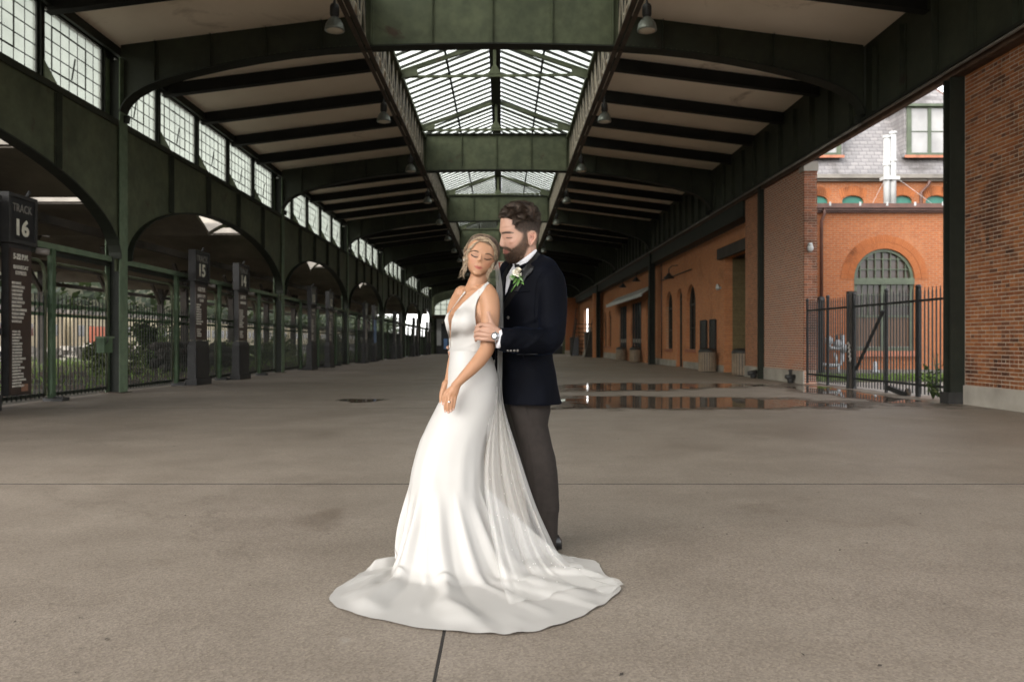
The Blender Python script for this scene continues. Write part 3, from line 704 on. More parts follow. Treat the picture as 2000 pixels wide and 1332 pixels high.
MB().tube([(PX-.3, 21.6, fz(21)+.17), (PX+.03, 21.7, fz(21)+.17)], .06, 8).build('outlet', 'cast_black', sm)
sm = empty('pipe_stub', (PX-.12, 24.8, fz(24.8))); tag(sm, 'low black pipe stub beside the green upright of the pier', 'standpipe')
MB().lathe([(.08, 0), (.1, .06), (.11, .14), (.07, .2), (.03, .22)], (PX-.15, 24.9, fz(24.9)), 12).build('body', 'cast_black', sm); MB().tube([(PX-.33, 24.8, fz(24)+.15), (PX-.05, 24.85, fz(24)+.2)], .07, 8).build('outlet', 'cast_black', sm)
def seccam(p, d, label):
    r_ = empty('security_camera', p); tag(r_, label, 'camera'); p = Vector(p); d = Vector(d)
    MB().ball(p, .085, .085, .1, 12, 8).build('dome', 'white_paint', r_); MB().bar(p-d*.14, p, .09).build('bracket', 'white_paint', r_); MB().tube([p+Vector((0, 0, .05)), p+Vector((0, 0, .14))], [.07, .05], 10).build('hood', 'white_paint', r_)
seccam((8.12, 21.0, 3.55), (0, -1, 0), 'white dome security camera on the end of the brick pier')
# ================================================================ RIGHT WALL BEYOND THE PIER (shopfronts)
WX = 8.40
rw = empty('station_wall', (WX, 60, 0)); tag(rw, 'long orange brick station wall with arched windows and shopfronts', 'wall')
yw = lambda px: WX*F/(px-CX)
ops = [(26.6, 30.1, -.6, 4.25, 0), (34.6, 36.3, .74, 2.75, .88), (37.2, 38.3, -.6, 3.1, .5), (39.3, 40.9, .72, 2.75, .85),
       (44.2, 46.5, -.6, 3.55, 0), (48.1, 52, -.6, 3.55, 0), (53.8, 57.3, -.6, 3.55, 0), (61.5, 63, .7, 2.75, .75), (64.3, 66, .7, 2.75, .8), (78, 82, -.6, 4.4, 0)]
W = MB(); wall_panel(W, lambda u, v, w: (WX+w, u, v), 26.25, 93.3, -.7, 5.2, ops, .3); W.build('brick_face', 'brick_orange_y', rw)
MB().box(7.93, 8.9, 26.27, 93.3, 5.21, 5.855).build('header_beam', 'green_dark', rw)
MB().box(WX-.03, WX-.003, 30.2, 36.9, -.7, .18).build('plinth', 'concrete_pale', rw); MB().box(WX-.03, WX-.003, 38.5, 43.9, -.7, .18).build('plinth', 'concrete_pale', rw); MB().box(WX-.03, WX-.003, 57.6, 66, -.7, .2).build('plinth', 'concrete_pale', rw)
MB().box(WX+.02, WX+.33, 26.25, 93.3, 5.21, 5.3).build('wall_plate', 'timber_dark', rw)
# doorway recess
dr_ = empty('doorway_recess', (WX, 28, 0)); tag(dr_, 'deep doorway recess lined with tan brick under a dark lintel', 'doorway')
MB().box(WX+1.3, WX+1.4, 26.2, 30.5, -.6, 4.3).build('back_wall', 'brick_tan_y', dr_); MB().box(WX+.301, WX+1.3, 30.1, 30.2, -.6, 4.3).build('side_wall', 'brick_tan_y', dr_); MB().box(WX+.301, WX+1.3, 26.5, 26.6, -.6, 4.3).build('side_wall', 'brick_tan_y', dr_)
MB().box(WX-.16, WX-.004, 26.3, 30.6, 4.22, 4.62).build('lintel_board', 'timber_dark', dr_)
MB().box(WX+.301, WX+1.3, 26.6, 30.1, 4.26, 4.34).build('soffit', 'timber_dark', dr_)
yl = empty('wall_sign', (WX+1.28, 28.4, 3.5)); tag(yl, 'yellow oval plate on the back wall of the doorway recess', 'sign')
MB().ball((WX+1.27, 28.4, 3.45), .02, .22, .42, 14, 8).build('plate', 'yellow_paint', yl)
seccam((WX-.12, 30.6, 3.15), (-1, 0, 0), 'white security camera beside the tan doorway recess')
# arched windows
for a, b, vb, vs, ri in ops:
    if ri and vb > 0 or ri == .5:
        wn = empty('arched_window' if ri != .5 else 'side_entrance', (WX+.2, (a+b)/2, vb))
        lab = {34.6: 'tall arched window nearest the doorway recess', 37.2: 'narrow arched door between two tall arched windows', 39.3: 'tall arched window beside the black steel column', 61.5: 'arched window just past the grey awning', 64.3: 'farther arched window past the grey awning'}[a]
        tag(wn, lab, 'window' if ri != .5 else 'door')
        g_ = MB(); yc = (a+b)/2; n = 12; hw = (b-a)/2-.08
        arcp = [(yc-hw*math.cos(math.pi*k/n), vs+(ri-.06)*math.sin(math.pi*k/n)) for k in range(n+1)]
        poly = [(WX+.22, yc-hw, max(vb, fz(yc)))]+[(WX+.22, y, z) for y, z in arcp]+[(WX+.22, yc+hw, max(vb, fz(yc)))]
        g_.add(poly, [tuple(range(len(poly)))]); g_.build('glass', 'glass_dark', wn)
        fr = MB(); ring = [(WX+.18, yc-hw, max(vb, fz(yc)))]+[(WX+.18, y, z) for y, z in arcp]+[(WX+.18, yc+hw, max(vb, fz(yc)))]
        for p, q in zip(ring, ring[1:]): fr.bar(p, q, .09, .09, up=(1, 0, 0))
        fr.bar((WX+.18, a, vs), (WX+.18, b, vs), .08, .08); fr.bar((WX+.18, yc, max(vb, fz(yc))), (WX+.18, yc, vs+ri-.1), .07, .07); fr.bar((WX+.18, a, vb+.95), (WX+.18, b, vb+.95), .06, .06)
        fr.build('frame', 'timber_dark', wn)
        if vb > 0: MB().box(WX-.06, WX+.1, a-.1, b+.1, vb-.14, vb-.003).build('sill', 'terracotta', wn)
# shop doors under the awning
for (a, b), lab in (((44.2, 46.5), 'black glazed shop doors nearest the steel column'), ((48.1, 52), 'wide black glazed shop doors in the middle under the awning'), ((53.8, 57.3), 'black glazed shop doors at the far end of the awning')):
    sf = empty('shop_doors', (WX+.2, (a+b)/2, fz(a))); tag(sf, lab, 'doors', 'shop doors')
    MB().box(WX+.25, WX+.27, a, b, -.6, 3.55).build('glass', 'glass_dark', sf)
    n = 3 if b-a < 3 else 4; w_ = (b-a)/n
    for k in range(n+1): MB().box(WX+.1, WX+.2, a+k*w_-.07, a+k*w_+.07, -.6, 3.54).build('stile', 'iron_black', sf)
    for k in range(n): MB().box(WX+.12, WX+.21, a+k*w_+.07, a+(k+1)*w_-.07, 1.0, 1.25).build('rail', 'pipe_grey', sf)
    for k in range(n): MB().box(WX+.22, WX+.245, a+k*w_+.25, a+(k+1)*w_-.25, 1.3, 3.3).build('pane', 'glass_brown', sf)
aw = empty('awning', (WX, 51, 3.6)); tag(aw, 'long pale grey sloping awning over the shop doors', 'awning')
m = MB(); vs = [(WX, 43.6, 4.25), (WX, 58.4, 4.25), (WX-.75, 58.4, 3.75), (WX-.75, 43.6, 3.75)]; m.add(vs+[(x, y, z-.06) for x, y, z in vs], [(0, 1, 2, 3), (7, 6, 5, 4), (0, 4, 5, 1), (1, 5, 6, 2), (2, 6, 7, 3), (3, 7, 4, 0)]); m.build('slope', 'awning_grey', aw)
MB().box(WX-.79, WX-.751, 43.6, 58.4, 3.56, 3.76).build('valance', 'white_paint', aw)
# posters, lamps, conduit
for (a, b), lab in (((32.6, 33.5), 'black notice board on the brick wall, farther of the two'), ((31.2, 32.0), 'black notice board nearest the doorway recess')):
    nb = empty('notice_board', (WX, a, 1)); tag(nb, lab, 'notice board'); MB().box(WX-.06, WX-.002, a, b, .45, 1.95).build('panel', 'sign_black', nb)
    f_ = MB(); f_.box(WX-.085, WX-.061, a-.03, a+.03, .42, 1.98); f_.box(WX-.085, WX-.061, b-.03, b+.03, .42, 1.98); f_.box(WX-.085, WX-.061, a+.03, b-.03, 1.92, 1.98); f_.build('frame', 'iron_black', nb)
for (Y, z), lab in (((38.0, 4.2), 'black barn lamp on a drop pipe above the arched door'), ((47.3, 4.75), 'black barn lamp above the grey awning, nearer one'), ((52.5, 4.75), 'black barn lamp above the grey awning, farther one')):
    bl = empty('barn_lamp', (WX-.4, Y, z)); tag(bl, lab, 'wall lamp', 'barn lamps')
    MB().lathe([(.26, -.1), (.25, -.06), (.14, .03), (.08, .12), (.04, .16)], (WX-.45, Y, z), 14).build('shade', 'iron_black', bl)
    MB().tube([(WX-.45, Y, z+.15), (WX-.45, Y, z+.35), (WX-.3, Y, z+.5), (WX-.01, Y, z+.52)], .025, 6).build('arm', 'iron_black', bl)
cd_ = empty('conduit', (WX, 38, 4)); tag(cd_, 'thin conduit pipes running along the orange brick wall', 'pipe')
MB().tube([(WX-.04, 35.2, 4.28), (WX-.04, 41.8, 4.28)], .025, 6).build('run', 'rust_steel', cd_); MB().tube([(WX-.04, 41.8, 5.15), (WX-.04, 41.8, .2)], .04, 6).build('drop', 'downpipe_brown', cd_)
# litter bins
def make_bin(s=1.):
    r_ = empty('litter_bin'); n = 22
    MB().lathe([(.30, .02), (.32, .1), (.33, .75), (.31, .78)], (0, 0, 0), 22).build('drum', 'bin_dark', r_)
    for k in range(n):
        a = 2*math.pi*k/n; c = Vector((.345*math.cos(a), .345*math.sin(a), 0))
        MB().bar(c+Vector((0, 0, .03)), c+Vector((0, 0, .8)), .07, .025, up=(math.cos(a), math.sin(a), 0)).build('slat', 'bin_slat', r_)
    MB().lathe([(.36, .8), (.37, .83), (.33, .9), (.2, .97), (.19, .93), (.05, .9)], (0, 0, 0), 22).build('lid', 'bin_dark', r_)
    return r_
bins = [((1449.5, 725), 'slatted litter bin inside the tan doorway recess'), ((1381.5, 723), 'slatted litter bin below the black notice boards'), ((1240.5, 708), 'small slatted bin between the shop doors'), ((1213, 704), 'small slatted bin at the far end of the shop doors')]
b0 = None
for (px, py), lab in bins:
    o = make_bin() if b0 is None else copy_tree(b0); b0 = b0 or o
    Y = (WX-.45+(.15 if px > 1400 else 0))*F/(px-CX); o.location = ((px-CX)*Y/F, Y, fz(Y)); o.scale = (.95,)*3
    tag(o, lab, 'litter bin', 'litter bins')
# clutter by the far wall: boarded stair, scaffold, cabinets
st = empty('metal_stair', (7.2, 72, fz(72))); tag(st, 'dark boarded metal stair standing against the far brick wall', 'stairs')
MB().box(7.6, 8.3, 66.5, 67.2, fz(67), 5.1).build('brick_stub', 'brick_orange_y', st)
for k in range(9): MB().box(6.6, 8.2, 75.5-k*.55, 76-k*.55, fz(72)+k*.36, fz(72)+.06+k*.36).build('tread', 'timber_dark', st)
for x in (6.6, 8.2): MB().bar((x, 76, fz(72)), (x, 71, fz(72)+3.3), .08, .35).build('stringer', 'timber_dark', st); MB().bar((x, 76, fz(72)+1), (x, 71, fz(72)+4.3), .06, .06).build('handrail', 'iron_black', st)
ts = empty('tarp_cover', (7.6, 68.5, fz(68))); tag(ts, 'grey tarpaulin hung over stored gear by the far column', 'tarpaulin')
m = MB(); n = 12
for k in range(n): 
    a = k/n*1.6; b = (k+1)/n*1.6
    m.add([(7.0+.08*math.sin(k*2.1), 67.6+a, fz(68)), (7.0+.08*math.sin((k+1)*2.1), 67.6+b, fz(68)), (7.5, 67.6+b, 2.2+.2*math.sin(k+1)), (7.5, 67.6+a, 2.2+.2*math.sin(k))], [(0, 1, 2, 3)], True)
m.build('sheet', 'shed_concrete', ts); MB().box(7.1, 8.2, 67.7, 69.1, fz(68), 1.9).build('stored_crate', 'timber_dark', ts)
cb = empty('utility_cabinet', (7.4, 84, fz(84))); tag(cb, 'dark utility cabinet standing near the far end wall', 'cabinet'); MB().box(7.2, 8.0, 83.2, 84.8, fz(84), 1.5).build('body', 'iron_black', cb); MB().box(7.19, 7.199, 83.3, 84.7, .1-.4, 1.4).build('door', 'green_dark', cb)
bp = empty('brick_buttress', (7.3, 87, 0)); tag(bp, 'orange brick buttress in front of the bright end wall', 'wall'); MB().box(6.9, 8.2, 86.2, 87.2, fz(87), 5.8).build('shaft', 'brick_orange_x', bp); MB().box(6.85, 8.25, 86.15, 87.25, fz(87), .1).build('plinth', 'concrete_pale', bp)
# ================================================================ YARD BUILDING SEEN THROUGH THE GATE
yb = empty('brick_annex', (12, 25, 0)); tag(yb, 'orange brick station annex with arched window and slate mansard roof', 'building')
FYB = 25.0; fx = lambda px: (px-CX)*FYB/F; fzp = lambda py: CH+(CY-py)*FYB/F
xa, xb_ = fx(1668), fx(1786)
W = MB(); wall_panel(W, lambda u, v, w: (u, FYB+w, v), 8.36, 18.5, -.1, 5.12, [(xa, xb_, .8, 3.05, (xb_-xa)/2)], .22, 24); W.build('lower_wall', 'brick_orange_x', yb)
MB().box(8.36, 18.5, FYB-.05, FYB-.003, -.1, .22).build('plinth', 'concrete_dark', yb)
xc = (xa+xb_)/2; rr = (xb_-xa)/2
vo = MB()
for k in range(64):
    a0 = math.pi*k/64+.006; a1 = math.pi*(k+1)/64-.006
    for r0, r1 in ((rr+.004, rr+.2), (rr+.212, rr+.42)):
        P = [(xc+r*math.cos(a), FYB-.02, 3.05+r*math.sin(a)) for r, a in ((r0, a0), (r1, a0), (r1, a1), (r0, a1))]
        vo.add(P+[(x, FYB-.001, z) for x, y, z in P], [(0, 1, 2, 3), (0, 4, 5, 1), (1, 5, 6, 2), (2, 6, 7, 3), (3, 7, 4, 0)])
brick_piece('brick_arch', [(0, (.31, .10, .034)), (.5, (.38, .125, .042)), (1, (.33, .108, .038))]); vo.build('arch_bricks', 'brick_arch', yb, kind='stuff')
wn = empty('window', (xc, FYB+.15, .8)); wn.parent = yb; wn.location = Vector((xc, FYB+.15, .8))-Vector(yb.location)
def wp(mb, name, mat): return link(name, mb.mesh(name), mat, wn, loc=-parent_world(wn))
m = MB(); n = 24; yy = FYB+.1
ring = [(xc+(rr-.04)*math.cos(math.pi*k/n), yy, 3.05+(rr-.04)*math.sin(math.pi*k/n)) for k in range(n+1)]
for p, q in zip(ring, ring[1:]): m.bar(p, q, .1, .1, up=(0, 1, 0))
for x in (xa+.05, xb_-.05): m.bar((x, yy, .8), (x, yy, 3.05), .12, .1)
m.bar((xa, yy-.03, 2.98), (xb_, yy-.03, 2.98), .16, .2); m.bar((xc, yy, .8), (xc, yy, 2.98), .16, .12); m.bar((xa, yy, .86), (xb_, yy, .86), .14, .12); wp(m, 'frame', 'olive_frame')
m = MB().add([(xc+(rr-.03)*math.cos(math.pi*k/n), yy+.05, 3.05+(rr-.03)*math.sin(math.pi*k/n)) for k in range(n+1)], [tuple(range(n+1))]); wp(m, 'fan_glass', 'glass_brown')
m = MB()
for k in range(1, 8): 
    x = xa+k*(xb_-xa)/8; h = math.sqrt(max(0, rr**2-(x-xc)**2)); m.box(x-.014, x+.014, yy-.02, yy+.03, 3.06, 3.05+h-.05)
for z in (3.36, 3.68): 
    h = math.sqrt(rr**2-(z-3.05)**2); m.box(xc-h+.06, xc+h-.06, yy-.021, yy+.031, z-.014, z+.014)
wp(m, 'fan_bars', 'olive_frame')
for s in (0, 1):
    l, r_ = (xa+.11, xc-.08) if s == 0 else (xc+.08, xb_-.11)
    wp(MB().box(l, r_, yy+.03, yy+.04, 1.9, 2.88), 'upper_pane', 'glass_brown'); wp(MB().box(l, r_, yy+.03, yy+.04, .93, 1.86), 'lower_pane', 'blind_brown')
    m = MB().box(l, r_, yy-.02, yy+.029, 1.85, 1.92)
    for k in range(1, 4): x = l+(r_-l)*k/4; m.box(x-.012, x+.012, yy, yy+.029, 1.92, 2.88)
    for z in (2.24, 2.56): m.box(l, r_, yy+.001, yy+.028, z-.012, z+.012)
    wp(m, 'sash_bars', 'olive_frame')
wp(MB().box(xa-.12, xb_+.12, FYB-.1, FYB+.08, .62, .795), 'sill', 'terracotta')
# gutter, lower roof, upper wall
m = MB(); m.box(8.36, 18.5, FYB-.28, FYB+.02, 5.24, 5.38); m.box(8.36, 18.5, FYB-.2, FYB+.02, 5.17, 5.239); m.box(8.36, 18.5, FYB-.1, FYB+.02, 5.121, 5.169); m.build('gutter', 'downpipe_brown', yb)
for px in (1614, 1672, 1724, 1778, 1832): MB().box(fx(px)-.03, fx(px)+.03, FYB-.3, FYB-.281, 5.3, 5.42).build('gutter_clip', 'white_paint', yb)
MB().box(8.36, 18.5, FYB+.021, 29, 5.24, 5.36).build('lower_roof', 'concrete_dark', yb)
UY = 29.0; ux = lambda px: (px-CX)*UY/F; uz = lambda py: CH+(CY-py)*UY/F
up_ops = [(ux(a), ux(b), 5.5, 6.2, .2) for a, b in ((1578, 1617), (1645, 1687), (1744, 1782), (1808, 1850), (1878, 1918))]
W = MB(); wall_panel(W, lambda u, v, w: (u, UY+w, v), 8.36, 18.5, 5.3, 6.95, up_ops, .15); W.build('upper_wall', 'brick_orange_x', yb)
for a, b, vb, vs, ri in up_ops:
    wv = MB().box(a, b, UY+.1, UY+.12, 6.1, 6.45).build('window_head', 'green_sash', yb); MB().box(a, b, UY+.1, UY+.12, 5.4, 6.099).build('window_pane', 'pane_pale', yb)
    m = MB().box(a, a+.05, UY+.06, UY+.098, 5.4, 6.2); m.box(b-.05, b, UY+.06, UY+.098, 5.4, 6.2); m.box((a+b)/2-.02, (a+b)/2+.02, UY+.06, UY+.098, 5.4, 6.1); m.box(a+.05, b-.05, UY+.07, UY+.097, 6.06, 6.12); m.build('window_frame', 'green_sash', yb)
    vo = MB(); c = (a+b)/2; hw = (b-a)/2
    for k in range(13):
        t0 = -1+2*k/13+.02; t1 = -1+2*(k+1)/13-.02
        P = [(c+t*hw*1.12*(1+.22*o), UY-.02, 6.22+.2*math.sqrt(max(0, 1-t*t*.9))+o*.3) for t, o in ((t0, 0), (t0, 1), (t1, 1), (t1, 0))]
        vo.add(P+[(x, UY-.001, z) for x, y, z in P], [(0, 1, 2, 3), (0, 4, 5, 1), (1, 5, 6, 2), (2, 6, 7, 3), (3, 7, 4, 0)])
    vo.build('arch_bricks', 'brick_arch', yb, kind='stuff')
m = MB(); m.box(8.36, 18.5, UY-.3, UY+.05, 6.98, 7.12); m.box(8.36, 18.5, UY-.16, UY+.05, 6.9, 6.979); m.build('upper_gutter', 'concrete_dark', yb)
# mansard slates (courses built as overlapping boards, each course its own step)
m = MB(); zt = 11.6
nc = 30
for k in range(nc):
    z0 = 7.1+(zt-7.1)*k/nc; z1 = 7.1+(zt-7.1)*(k+1)/nc; y0 = UY-.12+(z0-7.1)*.55; y1 = UY-.12+(z1-7.1)*.55
    xr = 19.4-(z0-7.1)*.55 if z0 < 9.5 else 18.08-(z0-9.5)*.9
    m.add([(8.36, y0-.02, z0), (xr, y0-.02, z0), (xr, y1, z1+.02), (8.36, y1, z1+.02)], [(0, 1, 2, 3)])
    m.add([(8.36, y0-.02, z0), (xr, y0-.02, z0), (xr, y0+.02, z0-.001), (8.36, y0+.02, z0-.001)], [(3, 2, 1, 0)])
m.build('slate_roof', 'slate', yb)
def dormer(x0, x1):
    z0, z1, yf = 7.82, 9.68, UY+.05
    m = MB(); m.box(x0, x1, yf, yf+1.5, z0, z1); m.build('dormer_cheeks', 'slate', yb)
    w0, w1 = x0+.08, x1-.08
    m = MB()
    for a, b in ((w0, w0+.16), ((w0+w1)/2-.06, (w0+w1)/2+.06), (w1-.16, w1)): m.box(a, b, yf-.06, yf-.002, z0+.05, z1-.02)
    m.box(w0+.16, w1-.16, yf-.05, yf-.003, z1-.1, z1-.02); m.box(w0+.16, w1-.16, yf-.05, yf-.003, z0+.05, z0+.14); m.build('dormer_frame', 'olive_frame', yb)
    for a, b in ((w0+.16, (w0+w1)/2-.06), ((w0+w1)/2+.06, w1-.16)):
        for za, zb in ((z0+.14, z0+.9), (z0+.93, z1-.1)): MB().box(a, b, yf-.02, yf-.004, za, zb).build('dormer_pane', 'pane_pale', yb)
        mm = MB().box(a, b, yf-.045, yf-.021, z0+.9, z0+.93)
        mm.build('meeting_rail', 'olive_frame', yb)
    MB().box(x0-.02, x1+.02, yf-.1, yf-.061, z0-.05, z0+.045).build('dormer_sill', 'terracotta', yb)
    xm = (x0+x1)/2; e = .14
    P = [(x0-e, yf-.16, z1), (x1+e, yf-.16, z1), (x1+e, yf+1.9, z1), (x0-e, yf+1.9, z1), (xm, yf+.75, z1+1.25), (xm, yf+1.9, z1+1.25)]
    MB().add(P, [(0, 1, 4), (0, 4, 5, 3), (1, 2, 5, 4), (0, 3, 2, 1)]).build('dormer_roof', 'slate', yb)
    m = MB(); m.bar(P[0], P[4], .07, .07); m.bar(P[1], P[4], .07, .07); m.build('dormer_hip', 'downpipe_brown', yb)
    MB().box(x0-e, x1+e, yf-.18, yf-.161, z1-.06, z1+.03).build('dormer_eave', 'olive_frame', yb)
dormer(14.66, 16.46); dormer(10.62, 12.42)
# twin flue, downpipes, meter, hydrant
fl = empty('twin_flue', (12.9, 27, 5.36)); tag(fl, 'pair of tall white flue pipes standing on the annex roof', 'flue')
for px, top_ in ((1732, 268), (1744, 260)):
    x = (px-CX)*27/F; zt_ = CH+(CY-top_)*27/F
    MB().tube([(x, 27, 5.36), (x, 27, zt_)], .105, 14).build('pipe', 'white_paint', fl)
    for z in (zt_-.06, zt_-1.0): MB().lathe([(.12, 0), (.13, .01), (.13, .08), (.12, .09)], (x, 27, z), 14).build('collar', 'white_paint', fl)
x = (1738-CX)*27/F; MB().box(x-.27, x+.27, 26.84, 27.16, 6.55, 6.66).build('clamp', 'white_paint', fl)
for s in (-1, 1): MB().tube([(x+s*.2, 26.9, 6.6), (x+s*1.15, 26, 5.4)], .006, 4).build('guy_wire', 'white_paint', fl)
dp = empty('downpipe', (fx(1603), FYB, 0)); tag(dp, 'brown downpipe with iron shoe on the annex wall', 'downpipe')
MB().tube([(fx(1605), FYB-.2, 5.3), (fx(1605), FYB-.2, 5.05), (fx(1602), FYB-.1, 4.85), (fx(1602), FYB-.1, 2.5)], .05, 8).build('pipe', 'downpipe_brown', dp); MB().lathe([(.09, 0), (.09, 2.3), (.12, 2.32), (.12, 2.45), (.06, 2.5)], (fx(1600), FYB-.13, 0), 10).build('shoe', 'iron_black', dp)
dp = empty('upper_downpipe', (15, UY, 6.9)); tag(dp, 'short cranked brown downpipe on the annex upper wall', 'downpipe')
MB().tube([(ux(1809), UY-.25, 6.9), (ux(1808), UY-.2, 6.75), (ux(1797), UY-.08, 6.5), (ux(1796), UY-.08, 5.3)], .055, 8).build('pipe', 'downpipe_brown', dp)
gm = empty('gas_meter', (fx(1632), FYB-.5, 0)); tag(gm, 'grey gas meter pipework behind the iron fence', 'gas meter')
def gp(px, py, Y=24.5): return pt(px, py, Y)
def Yp(l): return [gp(a, b) for a, b in l]
MB().tube(Yp([(1607, 712), (1618, 714), (1640, 714), (1645, 705), (1645, 690)]), .055, 8).build('inlet_pipe', 'meter_grey', gm)
MB().tube(Yp([(1618, 664), (1622, 680), (1655, 682)]), .06, 8).build('header_pipe', 'meter_grey', gm)
MB().tube(Yp([(1646, 655), (1646, 690)]), .07, 8).build('regulator_stack', 'meter_grey', gm)
MB().ball(gp(1619, 666), .13, .12, .15).build('regulator', 'meter_grey', gm); MB().ball(gp(1636, 672), .12, .12, .14).build('diaphragm', 'meter_grey', gm); MB().ball(gp(1650, 681), .15, .12, .13).build('meter_body', 'meter_grey', gm)
MB().tube(Yp([(1630, 690), (1634, 704), (1632, 714)]), .045, 8).build('riser', 'meter_grey', gm); MB().tube(Yp([(1638, 716), (1639, 736)]), .06, 8).build('leg', 'meter_grey', gm)
MB().tube(Yp([(1633, 664), (1634, 655), (1642, 654), (1643, 664)]), .03, 6).build('loop', 'iron_black', gm); MB().tube(Yp([(1645, 692), (1645, 703)]), .04, 6).build('valve', 'yellow_paint', gm)
hy = empty('vent_pipe', (fx(1709), FYB-.7, 0)); tag(hy, 'small grey capped pipe standing in the grass below the arched window', 'pipe')
hp = pt(1709, 738, 24.2); MB().lathe([(.05, 0), (.05, .12), (.13, .14), (.13, .22), (.06, .24), (.055, .45), (.02, .5)], (hp.x, hp.y, 0), 10).build('body', 'meter_grey', hy)
# yard ground
yd = MB(); yd.add([(8.7, 5, -.012), (40, 5, -.012), (40, 26.3, -.012), (8.36, 26.3, -.012), (8.36, 13.7, -.012)], [(0, 1, 2, 3, 4)]); tag(yd.build('yard', 'yard_paving'), kind='structure')
# floor apron between the slabs and the yard, under the gate
def blades(name, x0, x1, y0, y1, n, h, mat, seed, z=0, label=None):
    rnd = random.Random(seed); m = MB()
    for _ in range(n):
        x, y = rnd.uniform(x0, x1), rnd.uniform(y0, y1); a = rnd.uniform(0, 6.28); hh = h*rnd.uniform(.5, 1.2); w_ = .006+.006*rnd.random()
        dx, dy = math.cos(a)*w_, math.sin(a)*w_; lx, ly = rnd.uniform(-.5, .5)*hh, rnd.uniform(-.5, .5)*hh
        m.add([(x-dx, y-dy, z), (x+dx, y+dy, z), (x+dx*.6+lx*.4, y+dy*.6+ly*.4, z+hh*.6), (x+lx, y+ly, z+hh)], [(0, 1, 2), (0, 2, 3)])
    return m.build(name, mat, label=label, kind='stuff')
MB().box(8.38, 18, 21.6, 24.93, -.05, .02).build('lawn', 'soil', kind='structure')
blades('grass', 8.4, 18, 21.6, 24.9, 9000, .12, 'grass_blade', 3, .02, 'strip of green grass along the annex wall')
# ================================================================ IRON FENCE AND GATE (right)
FA, FB = Vector((8.03, 20.9, 0)), Vector((8.3, 14.25, 0))
def fpt(Y): t_ = (Y-FA.y)/(FB.y-FA.y); return FA+(FB-FA)*t_
def fyx(px):                                  # distance along the fence line at a bearing
    Y = 17
    for _ in range(12): Y = fpt(Y).x*F/(px-CX)
    return Y
fn = [('iron_fence', 1577, 1657, 'black iron picket fence between the brick pier and the thick gate post'), ('gate_leaf', 1668, 1729, 'black iron gate leaf with diagonal brace'), ('gate_leaf', 1731, 1792, 'black iron gate leaf with a caster wheel at its foot'), ('iron_fence', 1795, 1849, 'black iron picket fence beside the dark green column')]
for q, (nm, pa, pb, lab) in enumerate(fn):
    Ya, Yb = fyx(pa), fyx(pb); r_ = empty(nm, fpt((Ya+Yb)/2)); tag(r_, lab, 'fence' if 'fence' in nm else 'gate')
    h = 2.12; n = max(3, int(abs(Ya-Yb)/.118))
    for k in range(n):
        Y = Ya+(Yb-Ya)*(k+.5)/n; p = fpt(Y); m = MB(); m.bar(p+Vector((0, 0, .06)), p+Vector((0, 0, h-.03)), .02); m.bar(p+Vector((0, 0, h-.03)), p+Vector((0, 0, h+.03)), .012); m.build('picket', 'iron_black', r_)
    for z in (.24, h-.22): MB().bar(fpt(Ya)+Vector((0, 0, z)), fpt(Yb)+Vector((0, 0, z)), .03, .045).build('rail', 'iron_black', r_)
    for Y, w_ in ((Ya, .05), (Yb, .06)) if q != 1 else ((Ya, .06),):
        p = fpt(Y); m = MB().bar(p+Vector((0, 0, 0)), p+Vector((0, 0, h+.03)), w_); m.ball(p+Vector((0, 0, h+.06)), .045); m.build('post', 'iron_black', r_)
    if q == 0:
        Y = fyx(1617); p = fpt(Y); m = MB().bar(p, p+Vector((0, 0, h+.05)), .06); m.ball(p+Vector((0, 0, h+.08)), .05); m.build('post', 'iron_black', r_)
    if q == 1: MB().bar(fpt(fyx(1728))+Vector((-.03, 0, 1.75)), fpt(fyx(1674))+Vector((-.03, 0, .45)), .05, .05).build('brace', 'iron_black', r_)
    if q == 2:
        p = fpt(fyx(1735)); MB().bar(p+Vector((0, 0, .12)), p+Vector((.05, -.75, .0)), .09, .1).build('caster_arm', 'iron_black', r_)
        c = p+Vector((.05, -.72, .07)); MB().tube([c+Vector((-.03, 0, 0)), c+Vector((.03, 0, 0))], .075, 12).build('caster_wheel', 'rust_steel', r_)
gp_ = empty('gate_post', fpt(fyx(1664))); tag(gp_, 'thick weathered black gate post with chain', 'post')
p = fpt(fyx(1663)); m = MB().bar(p, p+Vector((0, 0, 2.26)), .17, .17); m.build('shaft', 'timber_dark', gp_); MB().bar(p+Vector((-.1, -.03, .0)), p+Vector((-.1, -.03, 2.2)), .05, .05).build('hinge_bar', 'iron_black', gp_)
m = MB()
for k in range(9): m.ball(p+Vector((-.12+.02*(k % 2), -.1-.01*k, 1.05-.05*k)), .028, .028, .04, 6, 4)
m.build('chain', 'pipe_grey', gp_)
